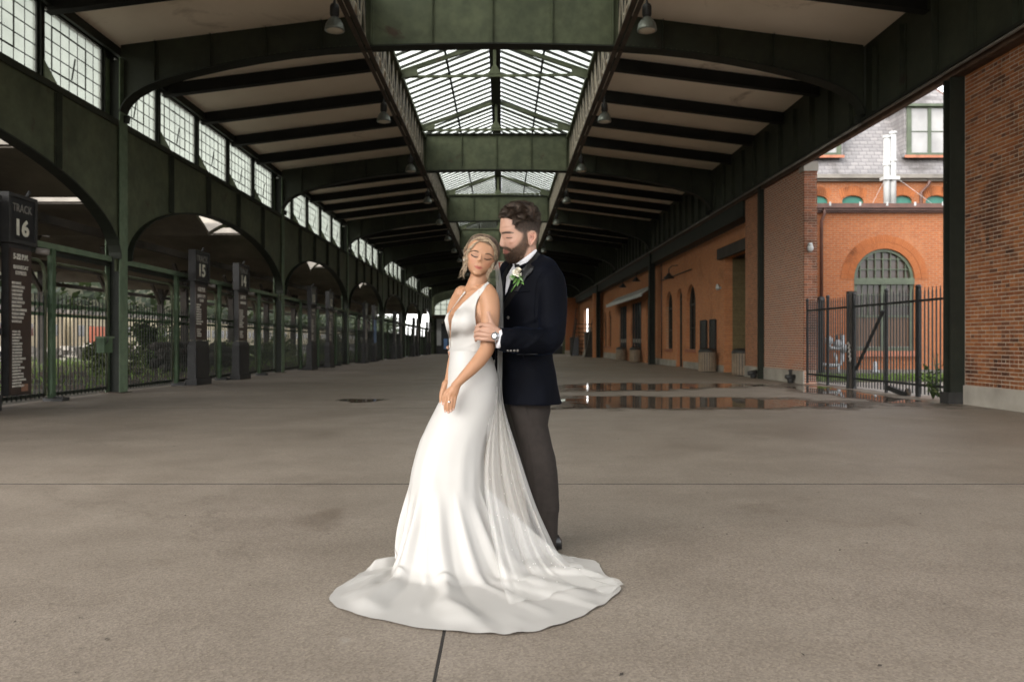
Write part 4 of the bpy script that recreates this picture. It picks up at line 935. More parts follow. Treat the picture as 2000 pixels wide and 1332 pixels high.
# weeds at the fence foot
def plant(name, loc, h, n, leaf, mat, label, seed, spread=.3, cat='plant'):
    rnd = random.Random(seed); r_ = empty(name, loc); tag(r_, label, cat); L = Vector(loc); stm = MB(); lf = MB()
    for i in range(n):
        a = rnd.uniform(0, 6.28); tip = L+Vector((math.cos(a)*spread*rnd.uniform(.3, 1), math.sin(a)*spread*rnd.uniform(.3, 1), h*rnd.uniform(.5, 1)))
        mid = (L+tip)/2+Vector((0, 0, h*.12)); stm.tube([L, mid, tip], [.012, .008, .003], 5)
        for k in range(6):
            t_ = .25+.75*k/5; c = L*(1-t_)**2+mid*2*t_*(1-t_)+tip*t_*t_; b = rnd.uniform(0, 6.28); d = Vector((math.cos(b), math.sin(b), rnd.uniform(-.2, .7))).normalized()
            s = d.cross(Vector((0, 0, 1))).normalized()*leaf*.28; l_ = leaf*rnd.uniform(.6, 1.2)
            lf.add([c, c+d*l_*.5+s, c+d*l_, c+d*l_*.5-s], [(0, 1, 2, 3)])
    stm.build('stems', 'leaf', r_); lf.build('leaves', mat, r_, kind='stuff'); return r_
w1 = fpt(fyx(1815)); plant('weed_clump', (w1.x+.02, w1.y-.1, 0), .62, 12, .16, 'leaf', 'leafy weed clump at the foot of the iron fence', 5)
w1 = fpt(fyx(1836)); plant('weed_clump', (w1.x, w1.y-.1, 0), .32, 9, .12, 'leaf_pale', 'low weeds between the fence and the green column', 6)
w1 = fpt(fyx(1797)); plant('weed_stalk', (w1.x+.35, w1.y, 0), 1.0, 3, .1, 'leaf_pale', 'thin pale weed stalk behind the fence post', 8, .12)
# ================================================================ FAR END WALL
ew = empty('end_wall', (0, 93.4, 0)); tag(ew, 'far end wall with a great bright arched window over glazed doors', 'wall')
EY = 93.4; W = MB(); e0 = fz(EY)
wall_panel(W, lambda u, v, w: (u, EY+w, v), XL-.3, 9, e0, 9.6, [(XL+.35, XR-.35, 4.2, 5.0, 1.7)], .3, 30); W.build('steel_face', 'green_paint', ew)
m = MB()
for k in range(1, 22): x = XL+.35+k*(2*HS-.7)/22; m.box(x-.04, x+.04, EY+.1, EY+.16, 4.2, 6.7)
for z in (4.8, 5.4, 6.0): m.box(XL+.35, XR-.35, EY+.11, EY+.17, z-.03, z+.03)
m.build('glazing_bars', 'green_dark_web', ew, kind='stuff'); MB().box(XL+.3, XR-.3, EY+.2, EY+.21, 4.1, 6.75).build('window_pane', 'glass_side', ew)
for k in range(7):
    x = XL+.6+k*2.2
    MB().box(x, x+1.5, EY-.05, EY-.004, e0+1.0, 3.7).build('pale_panel', 'white_paint', ew)
    MB().box(x-.3, x-.05, EY-.12, EY-.003, e0, 4.1).build('pilaster', 'green_dark', ew)
    MB().box(x-.02, x+1.52, EY-.06, EY-.003, e0, e0+.95).build('base_panel', 'iron_black', ew)
MB().box(XL, XR, EY-.14, EY-.003, 3.75, 4.19).build('transom', 'rust_steel', ew)
ed = empty('end_entrance', (-7, EY, e0)); tag(ed, 'dark doorway with a blue poster in the far end wall', 'door'); MB().box(-7.15, -6.1, EY-.2, EY-.13, e0, 3.4).build('door', 'iron_black', ed); MB().box(-6.85, -6.4, EY-.24, EY-.201, .2, 1.4).build('poster', 'sign_blue', ed)
for x in (-7.0, -6.3): MB().ball((x, EY-.3, 3.3), .14).build('globe_lamp', 'lamp_glass', ed)
# hanging red sign
hs = empty('hanging_sign', (XC+.0, FY[5]-.4, 7.0)); tag(hs, 'long red sign with white capitals hung below the far girder', 'sign')
SY = FY[5]-.4; zc = CH+(CY-519.5)*SY/F
MB().box(-2.9, 2.7, SY-.04, SY, zc-.36, zc+.36).build('board', 'sign_red', hs)
for z in (zc-.36, zc+.30): MB().box(-2.9, 2.7, SY-.06, SY-.041, z, z+.06).build('edge', 'sign_white', hs)
text('lettering', 'FERRIES', 'sign_white', hs, (-.12, SY-.05, zc-.22), (R(90), 0, 0), .62, sx=1.35)
for x in (-2.4, 2.2): MB().tube([(x, SY-.02, zc+.36), (x, SY-.02, 7.5)], .02, 6).build('hanger', 'iron_black', hs)
# ================================================================ TRACK GATES (left): signs
FX = -7.86
boards = {16: ('5-22 P.M.', 'BARNEGAT\nEXPRESS', ['RED BANK', 'FARMINGDALE', 'LAKEWOOD', 'LAKEHURST', 'TOMS RIVER', 'BEACHWOOD', 'PINEWALD', 'OCEAN HARBOR', 'FORKED RIVER', 'WARETOWN', 'BARNEGAT'])}
FILL = ['ELIZABETH', 'ROSELLE', 'CRANFORD', 'WESTFIELD', 'FANWOOD', 'PLAINFIELD', 'DUNELLEN', 'BOUND BROOK', 'SOMERVILLE', 'RARITAN', 'WHITE HOUSE', 'LEBANON', 'ANNANDALE', 'HIGH BRIDGE', 'GLEN GARDNER', 'HAMPTON', 'BLOOMSBURY', 'PHILLIPSBURG', 'EASTON', 'BETHLEHEM', 'ALLENTOWN']
RT = (R(90), 0, R(90))
def track_pillar(num, Y, long_board=False, strip='sign_brown', fine=True):
    z0 = fz(Y); W = .35 if long_board else .46; q_ = .8 if long_board else 1.; r_ = empty('track_sign_pillar', (FX, Y, z0))
    where = {16: 'at the left edge of the picture', 15: 'left of the couple, nearest full pillar', 14: 'before the second green column', 13: 'just past the second green column', 12: 'before the third green column', 11: 'just past the third green column', 10: 'with a blue board, before the fourth green column', 9: 'just past the fourth green column', 8: 'before the fifth green column', 7: 'just past the fifth green column', 6: 'before the sixth green column', 5: 'just past the sixth green column', 4: 'last before the end wall'}.get(num, '')
    tag(r_, f'black track sign pillar numbered {num}, {where}', 'track sign', 'track sign pillars')
    MB().box(FX-.14, FX, Y-W, Y+W, z0+2.74, z0+3.42).build('sign_box', 'sign_black', r_)
    m = MB()
    for a, b, c, d in ((Y-W-.04, Y+W+.04, 3.42, 3.48), (Y-W-.04, Y+W+.04, 2.68, 2.74), (Y-W-.04, Y-W+.02, 2.74, 3.42), (Y+W-.02, Y+W+.04, 2.74, 3.42)): m.box(FX-.16, FX+.025, a, b, z0+c, z0+d)
    m.build('sign_frame', 'cast_black', r_)
    text('track_word', 'TRACK', 'sign_dim', r_, (FX+.004, Y, z0+3.2), RT, .23*q_, sx=1.1*q_)
    text('track_number', str(num), 'sign_white', r_, (FX+.004, Y-.02, z0+2.83), RT, .44*q_, bold=.012, sx=1.15)
    MB().tube([(FX-.15, Y+.35, z0+3.48), (FX-.1, Y+.38, z0+3.62)], .025, 6).build('finial', 'cast_black', r_)
    zb = .22 if long_board else 1.16
    MB().box(FX-.15, FX-.03, Y-W+.04, Y+W-.06, z0+zb, z0+2.68).build('shaft', 'cast_black', r_)
    bd = MB().box(FX-.029, FX-.004, Y-W+.05, Y+W-.09, z0+zb+.02, z0+2.6).build('destination_board', strip, r_)
    if strip == 'sign_brown':
        tp = boards.get(num, ({15: '4-52 P.M.', 14: '2-07 P.M.'}.get(num, '4-10 P.M.'), {15: 'JERSEY CITY\nTRAIN', 14: 'LAKEHURST'}.get(num, 'EXPRESS'), FILL[num % 5:num % 5+9]))
        if fine:
            text('departure_time', tp[0], 'sign_text', r_, (FX, Y-.03, z0+2.43), RT, .155*q_, sx=.85, bold=.004)
            text('train_name', tp[1], 'sign_text', r_, (FX, Y-.03, z0+2.27), RT, .115*q_, sx=.85)
            nl = len(tp[2]); L1 = '\n'.join(tp[2])
            text('station_list', L1, 'sign_text', r_, (FX, Y-W+.08, z0+(2.02 if long_board else 2.06)), RT, .062, 'LEFT', sx=.9*q_+.1)
            if long_board: text('station_list', '\n'.join(['MON. FRI.', 'DAILY EX.']+FILL[:17]), 'sign_text', r_, (FX, Y-W+.09, z0+1.24), RT, .049, 'LEFT', sx=1.0)
            else: text('station_list', '\n'.join(FILL[:4]), 'sign_text', r_, (FX, Y-.33, z0+1.42), RT, .056, 'LEFT')
        else: text('station_list', '\n'.join([tp[0]]+FILL[num % 7:num % 7+12]), 'sign_text', r_, (FX, Y-.3, z0+2.4), RT, .085, 'LEFT')
        if long_board: MB().box(FX-.003, FX+.001, Y-.02, Y+.16, z0+.28, z0+.4).build('emblem', 'sign_rust', r_)
    if not long_board:
        m = MB(); m.box(FX-.24, FX+.06, Y-.52, Y+.52, z0, z0+.16); m.box(FX-.2, FX+.02, Y-.47, Y+.47, z0+.161, z0+1.02)
        vs = [(FX-.2, Y-.47, z0+1.021), (FX+.02, Y-.47, z0+1.021), (FX+.02, Y+.47, z0+1.021), (FX-.2, Y+.47, z0+1.021), (FX-.15, Y-.42, z0+1.15), (FX-.0, Y-.42, z0+1.15), (FX-.0, Y+.40, z0+1.15), (FX-.15, Y+.40, z0+1.15)]
        m.add(vs, [(0, 1, 5, 4), (1, 2, 6, 5), (2, 3, 7, 6), (3, 0, 4, 7), (4, 5, 6, 7)]); m.build('pedestal', 'cast_black', r_)
        m = MB().box(FX+.021, FX+.032, Y-.4, Y+.4, z0+.25, z0+.95); m.build('cast_panel', 'cast_black', r_)
    MB().tube([(FX+.02, Y+.36, z0+2.62), (FX+.2, Y+.42, z0+2.6)], .055, 8).build('floodlight', 'pipe_grey', r_)
    return r_
track_pillar(16, 13.04, True)
for n_, Y in ((15, 20.85), (14, 24.2), (13, 33.2), (12, 36.6)): track_pillar(n_, Y)
n_ = 11
for i in range(3, 7):
    for dy in (3.6, 6.9): track_pillar(n_, FY[i]+dy, fine=False, strip='sign_blue' if n_ == 10 else 'sign_brown'); n_ -= 1
# dark booth beside the TRACK 16 board
bt = empty('ticket_booth', (-8.5, 12, 0)); tag(bt, 'dark panelled booth at the left edge behind the TRACK 16 board', 'booth')
MB().box(-8.7, -7.95, 10.4, 12.55, 0, 3.3).build('body', 'cast_black', bt); MB().box(-7.949, -7.93, 10.7, 12.45, 1.35, 2.5).build('window', 'glass_dark', bt)
MB().box(-8.72, -7.9, 10.38, 12.57, 3.3, 3.4).build('cap', 'cast_black', bt); MB().box(-8.72, -7.9, 10.38, 12.57, 0, .25).build('plinth', 'cast_black', bt); MB().box(-7.95, -7.85, 10.6, 12.5, 1.2, 1.3).build('ledge', 'cast_black', bt)
# ---------------------------------------------------------------- fences
GX = -8.42
def track_fence(i, label, fine):
    a, b = FY[i]+.25, FY[i+1]-.25; ym = (a+b)/2; r_ = empty('track_fence', (GX, ym, fz(ym))); tag(r_, label, 'fence', 'track fences')
    def L(m, name, mat): return m.build(name, mat, r_)
    L(MB().bar((GX, a, 2.87+fz(a)), (GX, b, 2.87+fz(b)), .14, .11), 'top_beam', 'green_light')
    L(MB().bar((GX-.02, a, 2.76+fz(a)), (GX-.02, b, 2.76+fz(b)), .06, .1), 'top_beam', 'green_dark')
    posts = [FY[i]+3.1, FY[i]+6.2, FY[i]+10.05]
    for Y in posts:
        z = fz(Y); L(MB().box(GX+.03, GX+.12, Y-.06, Y+.06, z, z+2.81), 'post', 'green_rail'); L(MB().box(GX-.02, GX+.34, Y-.12, Y+.12, z, z+.06), 'post_foot', 'cast_black')
        L(MB().bar((GX+.12, Y, z+.06), (GX+.3, Y, z+.06), .05, .05), 'post_stay', 'cast_black')
    edges = [a]+posts+[b]
    for y0, y1 in zip(edges, edges[1:]):
        z = fz((y0+y1)/2); p0, p1 = y0+.1, y1-.1
        path = [(GX, p0, z+.1), (GX, p0, z+2.35), (GX, p0+.06, z+2.5), (GX, p0+.2, z+2.57), (GX, p1-.2, z+2.57), (GX, p1-.06, z+2.5), (GX, p1, z+2.35), (GX, p1, z+.1)]
        L(MB().tube(path, .032, 6), 'gate_frame', 'green_paint')
        for zz in (1.78, 1.6, .12): L(MB().bar((GX, p0, z+zz), (GX, p1, z+zz), .03, .06), 'rail', 'green_rail' if zz > 1 else 'green_dark')
        n = int((p1-p0)/.135); rest = MB()
        for k in range(n):
            Y = p0+(p1-p0)*(k+.5)/n; m = MB() if fine else rest
            m.bar((GX+.02, Y, z+.06), (GX+.02, Y, z+1.93), .02); m.bar((GX+.02, Y, z+1.93), (GX+.02, Y, z+2.0), .01)
            if fine: L(m, 'picket', 'green_dark')
            if k % 2 == 0:
                m2 = rest if not fine else MB(); m2.bar((GX+.015, Y, z+1.62), (GX+.015, Y+.12, z+1.76), .015)
                if fine: L(m2, 'scroll', 'green_rail')
        if not fine: L(rest, 'pickets', 'green_dark')['kind'] = 'stuff'
    return r_
fl_ = ['green iron track fence behind the TRACK 16 board', 'green iron track fence behind the TRACK 15 and TRACK 14 pillars', 'track fence behind the TRACK 13 pillar', 'fourth track fence along the left side', 'fifth track fence along the left side', 'sixth track fence along the left side', 'farthest track fence along the left side']
for i in range(7): track_fence(i, fl_[i], i < 2)
lb = empty('lock_box', (GX+.1, 16.75, 1.1)); tag(lb, 'small green lock box on the gate beside the peeling column', 'box'); m = MB().box(GX+.04, GX+.2, 16.45, 16.8, .86, 1.16); m.build('case', 'green_rail', lb); MB().box(GX+.03, GX+.22, 16.4, 16.85, 1.161, 1.2).build('lid', 'green_light', lb); MB().tube([(GX+.2, 16.5, 1.05), (GX+.26, 16.48, 1.1), (GX+.26, 16.48, 1.22)], .012, 5).build('handle', 'iron_black', lb)
# ================================================================ DERELICT TRAIN SHED BEYOND THE FENCE
tg = MB()
for a, b in zip([-20, 14], [14, 110]): tg.add([(-70, a, fz(a)-.02), (-8.65, a, fz(a)-.02), (-8.65, b, fz(b)-.02), (-70, b, fz(b)-.02)], [(0, 1, 2, 3)])
tag(tg.build('track_bed', 'ballast'), 'weedy ballast of the old tracks', kind='structure')
simple('shed_beam', (.05, .04, .03), .8, .4, 1.5)
def shed_bay(i, Y):
    """one concrete roof bay over a track: two slabs with a smoke slot between, edge upstands, arched ribs and posts"""
    r_ = empty('shed_roof', (-9, Y, 0)); tag(r_, f'crumbling dark concrete shed roof with a bright smoke slot, {(ORD+["tenth","eleventh","twelfth","thirteenth","fourteenth","fifteenth","sixteenth"])[i]} along the tracks', 'shed roof', 'train shed roofs')
    x0, x1 = -24., -8.75; h = BAY/2
    rnd = random.Random(i*7+1); sw = .85
    seg = []; x = x1
    while x > x0:                                   # the slot is broken up by cross ribs and fallen slabs
        l = rnd.uniform(2.6, 4.2); seg.append((x-l, x)); x -= l+.25
    y0, y1 = Y-h/2, Y+h/2; yc = Y+.3
    for ya, yb_ in ((y0+.01, yc-sw), (yc+sw, y1-.01)):
        m = MB(); n = 6
        for k in range(n):
            ta, tb = k/n, (k+1)/n; A = ya+(yb_-ya)*ta; B = ya+(yb_-ya)*tb
            za = 4.25+.6*math.sin(math.pi/2*(ta if ya < yc-1 else 1-ta)); zb = 4.25+.6*math.sin(math.pi/2*(tb if ya < yc-1 else 1-tb))
            m.add([(x0, A, za), (x1, A, za), (x1, B, zb), (x0, B, zb), (x0, A, za+.12), (x1, A, za+.12), (x1, B, zb+.12), (x0, B, zb+.12)], [(3, 2, 1, 0), (4, 5, 6, 7), (0, 1, 5, 4), (2, 3, 7, 6), (1, 2, 6, 5)])
        m.build('roof_slab', 'shed_concrete', r_)
    for s in (-1, 1): MB().box(x0, x1, yc+s*sw-.06, yc+s*sw+.06, 4.9 if True else 0, 5.35).build('slot_upstand', 'concrete_pale', r_)
    m = MB()
    for a, b in zip(seg, seg[1:]): m.box(b[1]-.02, a[0]+.02, yc-sw, yc+sw, 4.75, 5.1)
    m.build('cross_ribs', 'shed_concrete', r_, kind='stuff')
    for x in (-14.5, -21):
        MB().box(x-.14, x+.14, y0-.14, y0+.14, -.4, 4.3).build('post', 'timber_dark', r_); MB().bar((x, y0, 3.3), (x, y0+1.2, 4.5), .14, .16).build('brace', 'shed_beam', r_); MB().bar((x, y0, 3.3), (x, y0-1.2, 4.5), .14, .16).build('brace', 'shed_beam', r_)
    for x in (-11.3, -17.8, -23.8): MB().box(x-.1, x+.1, y0, y1, 4.02, 4.22).build('cross_beam', 'shed_beam', r_)
for i in range(14): shed_bay(i, 8.0+i*BAY/2)
# what lies in the light beyond the shed
def make_car():
    r_ = empty('railway_carriage'); MB().box(-1.5, 1.5, 0, 23, .9, 4.0).build('body', 'cream_wall', r_); MB().box(-1.45, 1.45, .5, 22.5, .35, .89).build('underframe', 'timber_dark', r_)
    for k in range(12): MB().box(1.501, 1.52, .9+k*1.82, 2.0+k*1.82, 2.0, 3.0).build('window', 'glass_brown', r_)
    MB().box(-1.6, 1.6, -.1, 23.1, 4.001, 4.35).build('roof', 'shed_concrete', r_)
    for y in (3, 5.4, 17.6, 20): MB().tube([(1.1, y, .15), (1.3, y, .15)], .42, 14).build('wheel', 'rust_steel', r_)
    return r_
c0 = make_car()
for k in range(11):
    o = c0 if k == 0 else copy_tree(c0); o.location = (-40, 47+k*24.3, -.45)
    tag(o, f'cream railway carriage standing in the light beyond the shed, {(ORD+["tenth","eleventh"])[k]} of the line', 'carriage', 'cream carriages beyond the shed')
# a wooded skyline behind everything on the track side
m = MB(); rnd = random.Random(77)
for _ in range(11000):
    y = rnd.uniform(-20, 620); x = -58-rnd.uniform(0, 14)-y*.03; z = rnd.random()**1.1*(19+3.5*noise.noise(Vector((y*.05, 0, 0)))); a = Vector((rnd.gauss(0, 1), rnd.gauss(0, 1), rnd.gauss(0, .7))).normalized(); b = a.orthogonal().normalized()*.6; l_ = rnd.uniform(1.2, 2.8); c = Vector((x, y, z-.5))
    m.add([c, c+a*l_*.5+b, c+a*l_, c+a*l_*.5-b], [(0, 1, 2, 3)])
hb = MB(); G = []
for i in range(160):
    y = -40+i*4.5; x = -74-y*.03; hgt = 19+3*noise.noise(Vector((y*.04, 1, 0)))+1.2*noise.noise(Vector((y*.3, 2, 0)))
    for j, (dx, f_) in enumerate(((0, 0), (-3, .55), (-7, .9), (-14, 1), (-40, .9))): G.append(Vector((x+dx, y, -.6+hgt*f_+.5*noise.noise(Vector((y*.5, dx, 3))))))
hb.add(G, [(i*5+j, (i+1)*5+j, (i+1)*5+j+1, i*5+j+1) for i in range(159) for j in range(4)], True).build('wooded_bank', 'soil', label='wooded bank rising behind the old tracks', kind='structure')
m.build('treeline', 'leaf_far', label='hazy green line of trees beyond the railway carriages', kind='stuff')
for (x, y, w_, h), lab in (((-34.5, 66.5, 2.6, 1.45), 'orange barrier boards beyond the gate, left one'), ((-34.5, 71.0, 2.2, 1.45), 'orange barrier boards beyond the gate, right one')):
    ob = empty('orange_barrier', (x, y, 0)); tag(ob, lab, 'barrier', 'orange barriers')
    for k in range(5): MB().box(x-.05, x+.05, y+k*w_/5+.02, y+(k+1)*w_/5-.02, .1, h+.9).build('board', 'orange_board', ob)
    for k in (0, 1): MB().box(x-.5, x+.5, y+.3+k*(w_-.8), y+.5+k*(w_-.8), -.5, .1).build('foot', 'concrete_pale', ob)
pw = empty('rubble_wall', (-30, 60, 0)); tag(pw, 'pale low rubble wall among the tracks', 'wall')
m = MB(); rnd = random.Random(3)
for k in range(160): c = (-31+rnd.uniform(-.6, .6), 50+rnd.uniform(0, 30), -.3+rnd.uniform(0, 1.1)); m.box(c[0]-.3, c[0]+.3, c[1]-.4*rnd.random()-.2, c[1]+.4*rnd.random()+.2, c[2]-.15, c[2]+.15)
m.build('rubble', 'concrete_pale', pw, kind='stuff')
def bush(name, c, r, h, n, mat, label, seed, size=.16, cat='bush'):
    rnd = random.Random(seed); root = empty(name, (c[0], c[1], c[2])); tag(root, label, cat, 'bushes among the tracks'); lf = MB(); stm = MB()
    C = Vector(c); lobes = [(C+Vector((rnd.uniform(-.6, .6)*r, rnd.uniform(-.6, .6)*r, h*rnd.uniform(.25, .8))), r*rnd.uniform(.35, .6)) for _ in range(7)]
    for p, _ in lobes: stm.tube([C, (C+p)/2+Vector((rnd.uniform(-.1, .1), rnd.uniform(-.1, .1), 0)), p], [.04, .025, .01], 5)
    for _ in range(n):
        p, q = rnd.choice(lobes); d = Vector((rnd.gauss(0, 1), rnd.gauss(0, 1), rnd.gauss(0, .8))).normalized(); x = p+d*q*rnd.random()**.4
        if x.z < c[2]: x.z = c[2]+.02
        a = Vector((rnd.gauss(0, 1), rnd.gauss(0, 1), rnd.gauss(0, .6))).normalized(); b = a.orthogonal().normalized()*size*.35; l_ = size*rnd.uniform(.6, 1.3)
        lf.add([x, x+a*l_*.5+b, x+a*l_, x+a*l_*.5-b], [(0, 1, 2, 3)])
    stm.build('stems', 'timber_dark', root); lf.build('leaves', mat, root, kind='stuff')
bl_ = [((-13.5, 27.6), 1.0, 1.05, 'leaf_pale', 'pale mounded bush right behind the TRACK 15 gate'), ((-15, 34), .9, 2.2, 'leaf', 'bright leafy bush behind the TRACK 14 pillar'), ((-13, 36), 1.3, 1.0, 'leaf_pale', 'low pale bush before the second green column'), ((-12.5, 42), 1.2, 1.3, 'leaf', 'green bush behind the TRACK 13 pillar'), ((-14, 50), 1.6, 1.6, 'leaf_pale', 'weedy bush behind the TRACK 12 pillar'), ((-13, 60), 1.6, 1.5, 'leaf', 'dark green bush behind the distant gates'), ((-16, 72), 2.0, 1.8, 'leaf_pale', 'pale bush behind the farthest gates'), ((-20, 47), 2.2, 2.4, 'leaf', 'tall bush among the shed posts'), ((-36, 40), 3, 4.5, 'leaf', 'tree-like shrub in the light beyond the shed')]
for k, ((x, y), r, h, mt, lab) in enumerate(bl_): bush('bush', (x, y, fz(y)-.05), r, h, 1300, mt, lab, k+20, .17)
blades('track_weeds', -26, -9.2, 14, 80, 7000, .35, 'grass_blade', 11, -.12, 'scattered weeds growing over the tracks')
for k, Y in enumerate([12.5, 15.6, 19, 22, 25.3, 28.2, 31.6, 34.5, 37.9, 40.8, 44.2, 47.1]):
    tr = empty('track_rail', (-20, Y, fz(Y))); tag(tr, f'rusty rail running away from the gates, {(ORD+["tenth","eleventh","twelfth"])[k]} from the camera', 'rail', 'rusty rails'); m = MB().box(-60, -9.2, Y-.035, Y+.035, fz(Y)+.05, fz(Y)+.08); m.box(-60, -9.2, Y-.01, Y+.01, fz(Y)-.05, fz(Y)+.05); m.build('rail', 'rust_steel', tr)
for k, (x, y, l) in enumerate([(-12.5, 30.5, 3.2), (-12.2, 34.5, 2.4)]):
    lg = empty('dark_trunk', (x, y, 0)); tag(lg, ['dark fallen timber pile behind the TRACK 15 gate', 'dark timber stack behind the TRACK 14 gate'][k], 'timber'); rnd = random.Random(k)
    for j in range(5): MB().tube([(x+rnd.uniform(-.3, .3), y-l/2, .1+j*.2), (x+rnd.uniform(-.3, .3), y+l/2, .1+j*.2+rnd.uniform(-.1, .1))], .17, 8).build('log', 'timber_dark', lg)

# leaf litter and grit on the paving
rnd = random.Random(31); m = MB()
for _ in range(75):
    Y = 2.4+rnd.random()**1.5*11; X = rnd.uniform(-.66, .66)*Y; a = rnd.uniform(0, 6.28); l_ = rnd.uniform(.005, .015); w_ = l_*rnd.uniform(.25, .6); d = Vector((math.cos(a), math.sin(a), 0)); n_ = Vector((-math.sin(a), math.cos(a), 0)); c = Vector((X, Y, .003))
    if -.8 < X < .6 and 2.8 < Y < 4.6: continue
    m.add([c-d*l_, c+n_*w_+Vector((0, 0, .004)), c+d*l_+Vector((0, 0, .002)), c-n_*w_+Vector((0, 0, .001))], [(0, 1, 2, 3)])
m.build('leaf_litter', 'timber_dark', label='tiny dry leaf bits and grit scattered on the paving', kind='stuff')
# ================================================================ PEOPLE: tools
from mathutils.geometry import delaunay_2d_cdt
def catmull(P, n):
    out = []
    P = [tuple(p) for p in P]
    Q = [P[0]]+P+[P[-1]]
    for i in range(1, len(Q)-2):
        a, b, c, d = Q[i-1:i+3]
        for k in range(n):
            t = k/n
            out.append(tuple(.5*((2*b[j])+(-a[j]+c[j])*t+(2*a[j]-5*b[j]+4*c[j]-d[j])*t*t+(-a[j]+3*b[j]-3*c[j]+d[j])*t**3) for j in range(len(b))))
    out.append(P[-1]); return out
def limb(mb, pts, n=14, sub=5, end=True):          # pts: (px, py, Y, r) photo bearings with distance and radius in metres
    P = catmull([tuple(pt(a, b, c))+(r,) for a, b, c, r in pts], sub)
    mb.tube([p[:3] for p in P], [max(p[3], .002) for p in P], n)
    mb.ball(P[0][:3], P[0][3], n=18, m=12)
    if end: mb.ball(P[-1][:3], P[-1][3], n=18, m=12)
def loft(mb, rings, cap=True, closed=True):
    n = len(rings[0]); vs = [p for r in rings for p in r]; fs = []
    for i in range(len(rings)-1):
        for k in range(n if closed else n-1): fs.append((i*n+k, i*n+(k+1) % n, (i+1)*n+(k+1) % n, (i+1)*n+k))
    if cap and closed: fs += [tuple(range(n))[::-1], tuple((len(rings)-1)*n+k for k in range(n))]
    mb.add(vs, fs, True)
def ell(c, a, b, ang=0, n=40, p=2.0):     # horizontal ellipse: half-axes a (along ang) and b
    out = []
    for k in range(n):
        t = 2*math.pi*k/n; ct, st = math.cos(t), math.sin(t)
        x = a*math.copysign(abs(ct)**(2/p), ct); y = b*math.copysign(abs(st)**(2/p), st)
        out.append(Vector((c[0]+x*math.cos(ang)-y*math.sin(ang), c[1]+x*math.sin(ang)+y*math.cos(ang), c[2])))
    return out
def interp(tab, x):                       # piecewise smooth table lookup
    if x <= tab[0][0]: return tab[0][1:]
    for a, b in zip(tab, tab[1:]):
        if x <= b[0]:
            t = (x-a[0])/(b[0]-a[0]); return tuple(a[j]+(b[j]-a[j])*t for j in range(1, len(a)))
    return tab[-1][1:]
def remesh(mb, vox, smooth=2, fac=.5):
    me = mb.mesh('tmp'); o = bpy.data.objects.new('tmp', me); COL.objects.link(o)
    r = o.modifiers.new('r', 'REMESH'); r.mode = 'VOXEL'; r.voxel_size = vox
    if smooth: s = o.modifiers.new('s', 'SMOOTH'); s.iterations = smooth; s.factor = fac
    dg = bpy.context.evaluated_depsgraph_get(); out = bpy.data.meshes.new_from_object(o.evaluated_get(dg))
    bpy.data.objects.remove(o); bpy.data.meshes.remove(me)
    for p in out.polygons: p.use_smooth = True
    return out
def topx(v): return (CX+v[0]*F/v[1], CY-(v[2]-CH)*F/v[1])
def inpoly(x, y, P):
    c = False; j = len(P)-1
    for i in range(len(P)):
        if (P[i][1] > y) != (P[j][1] > y) and x < (P[j][0]-P[i][0])*(y-P[i][1])/(P[j][1]-P[i][1])+P[i][0]: c = not c
        j = i
    return c
def pdist(x, y, P):                       # signed distance in px, positive inside
    d = 1e9
    for (a, b), (c, e) in zip(P, P[1:]+P[:1]):
        L = (c-a)**2+(e-b)**2; t = max(0, min(1, ((x-a)*(c-a)+(y-b)*(e-b))/L)) if L else 0
        d = min(d, math.hypot(x-a-t*(c-a), y-b-t*(e-b)))
    return d if inpoly(x, y, P) else -d
def paint(me, base, rules, var=.06):
    """base colour plus regions of skin, lip, brow, stubble colour and painted shade of eyes, nostrils and mouth laid on as a colour attribute"""
    at = me.color_attributes.new('Col', 'FLOAT_COLOR', 'POINT'); n = len(me.vertices)
    R_ = []
    for poly, col, feather, amt in rules:
        xs_ = [p[0] for p in poly]; ys_ = [p[1] for p in poly]; R_.append((poly, col, feather, amt, min(xs_)-feather, max(xs_)+feather, min(ys_)-feather, max(ys_)+feather))
    buf = [0.]*(4*n)
    for i, v in enumerate(me.vertices):
        co = v.co; k = noise.noise(co*22)*var+noise.noise(co*90)*var*.6
        c = [x*(1+k) for x in base]
        if v.normal.y < .35:
            x, y = topx(co)
            for poly, col, fe, amt, x0, x1, y0, y1 in R_:
                if x0 < x < x1 and y0 < y < y1:
                    d = pdist(x, y, poly); t = max(0., min(1., .5+d/(2*fe)))*amt
                    if t > 0: c = [a*(1-t)+b*t for a, b in zip(c, col)]
        buf[4*i:4*i+4] = [c[0], c[1], c[2], 1.]
    at.data.foreach_set('color', buf)
def bvh_of(*mes):
    vs = []; fs = []
    for me in mes:
        b = len(vs); vs += [v.co.copy() for v in me.vertices]; fs += [tuple(b+i for i in p.vertices) for p in me.polygons]
    return BVHTree.FromPolygons(vs, fs)
EYE = Vector((0, 0, CH))
def cast(bvh, px, py):
    d = pt(px, py, 1.)-EYE; h = bvh.ray_cast(EYE, d.normalized(), 20)
    if h[0] is None: return None, None
    return h[0], (h[1] if h[1].dot(d) < 0 else -h[1])
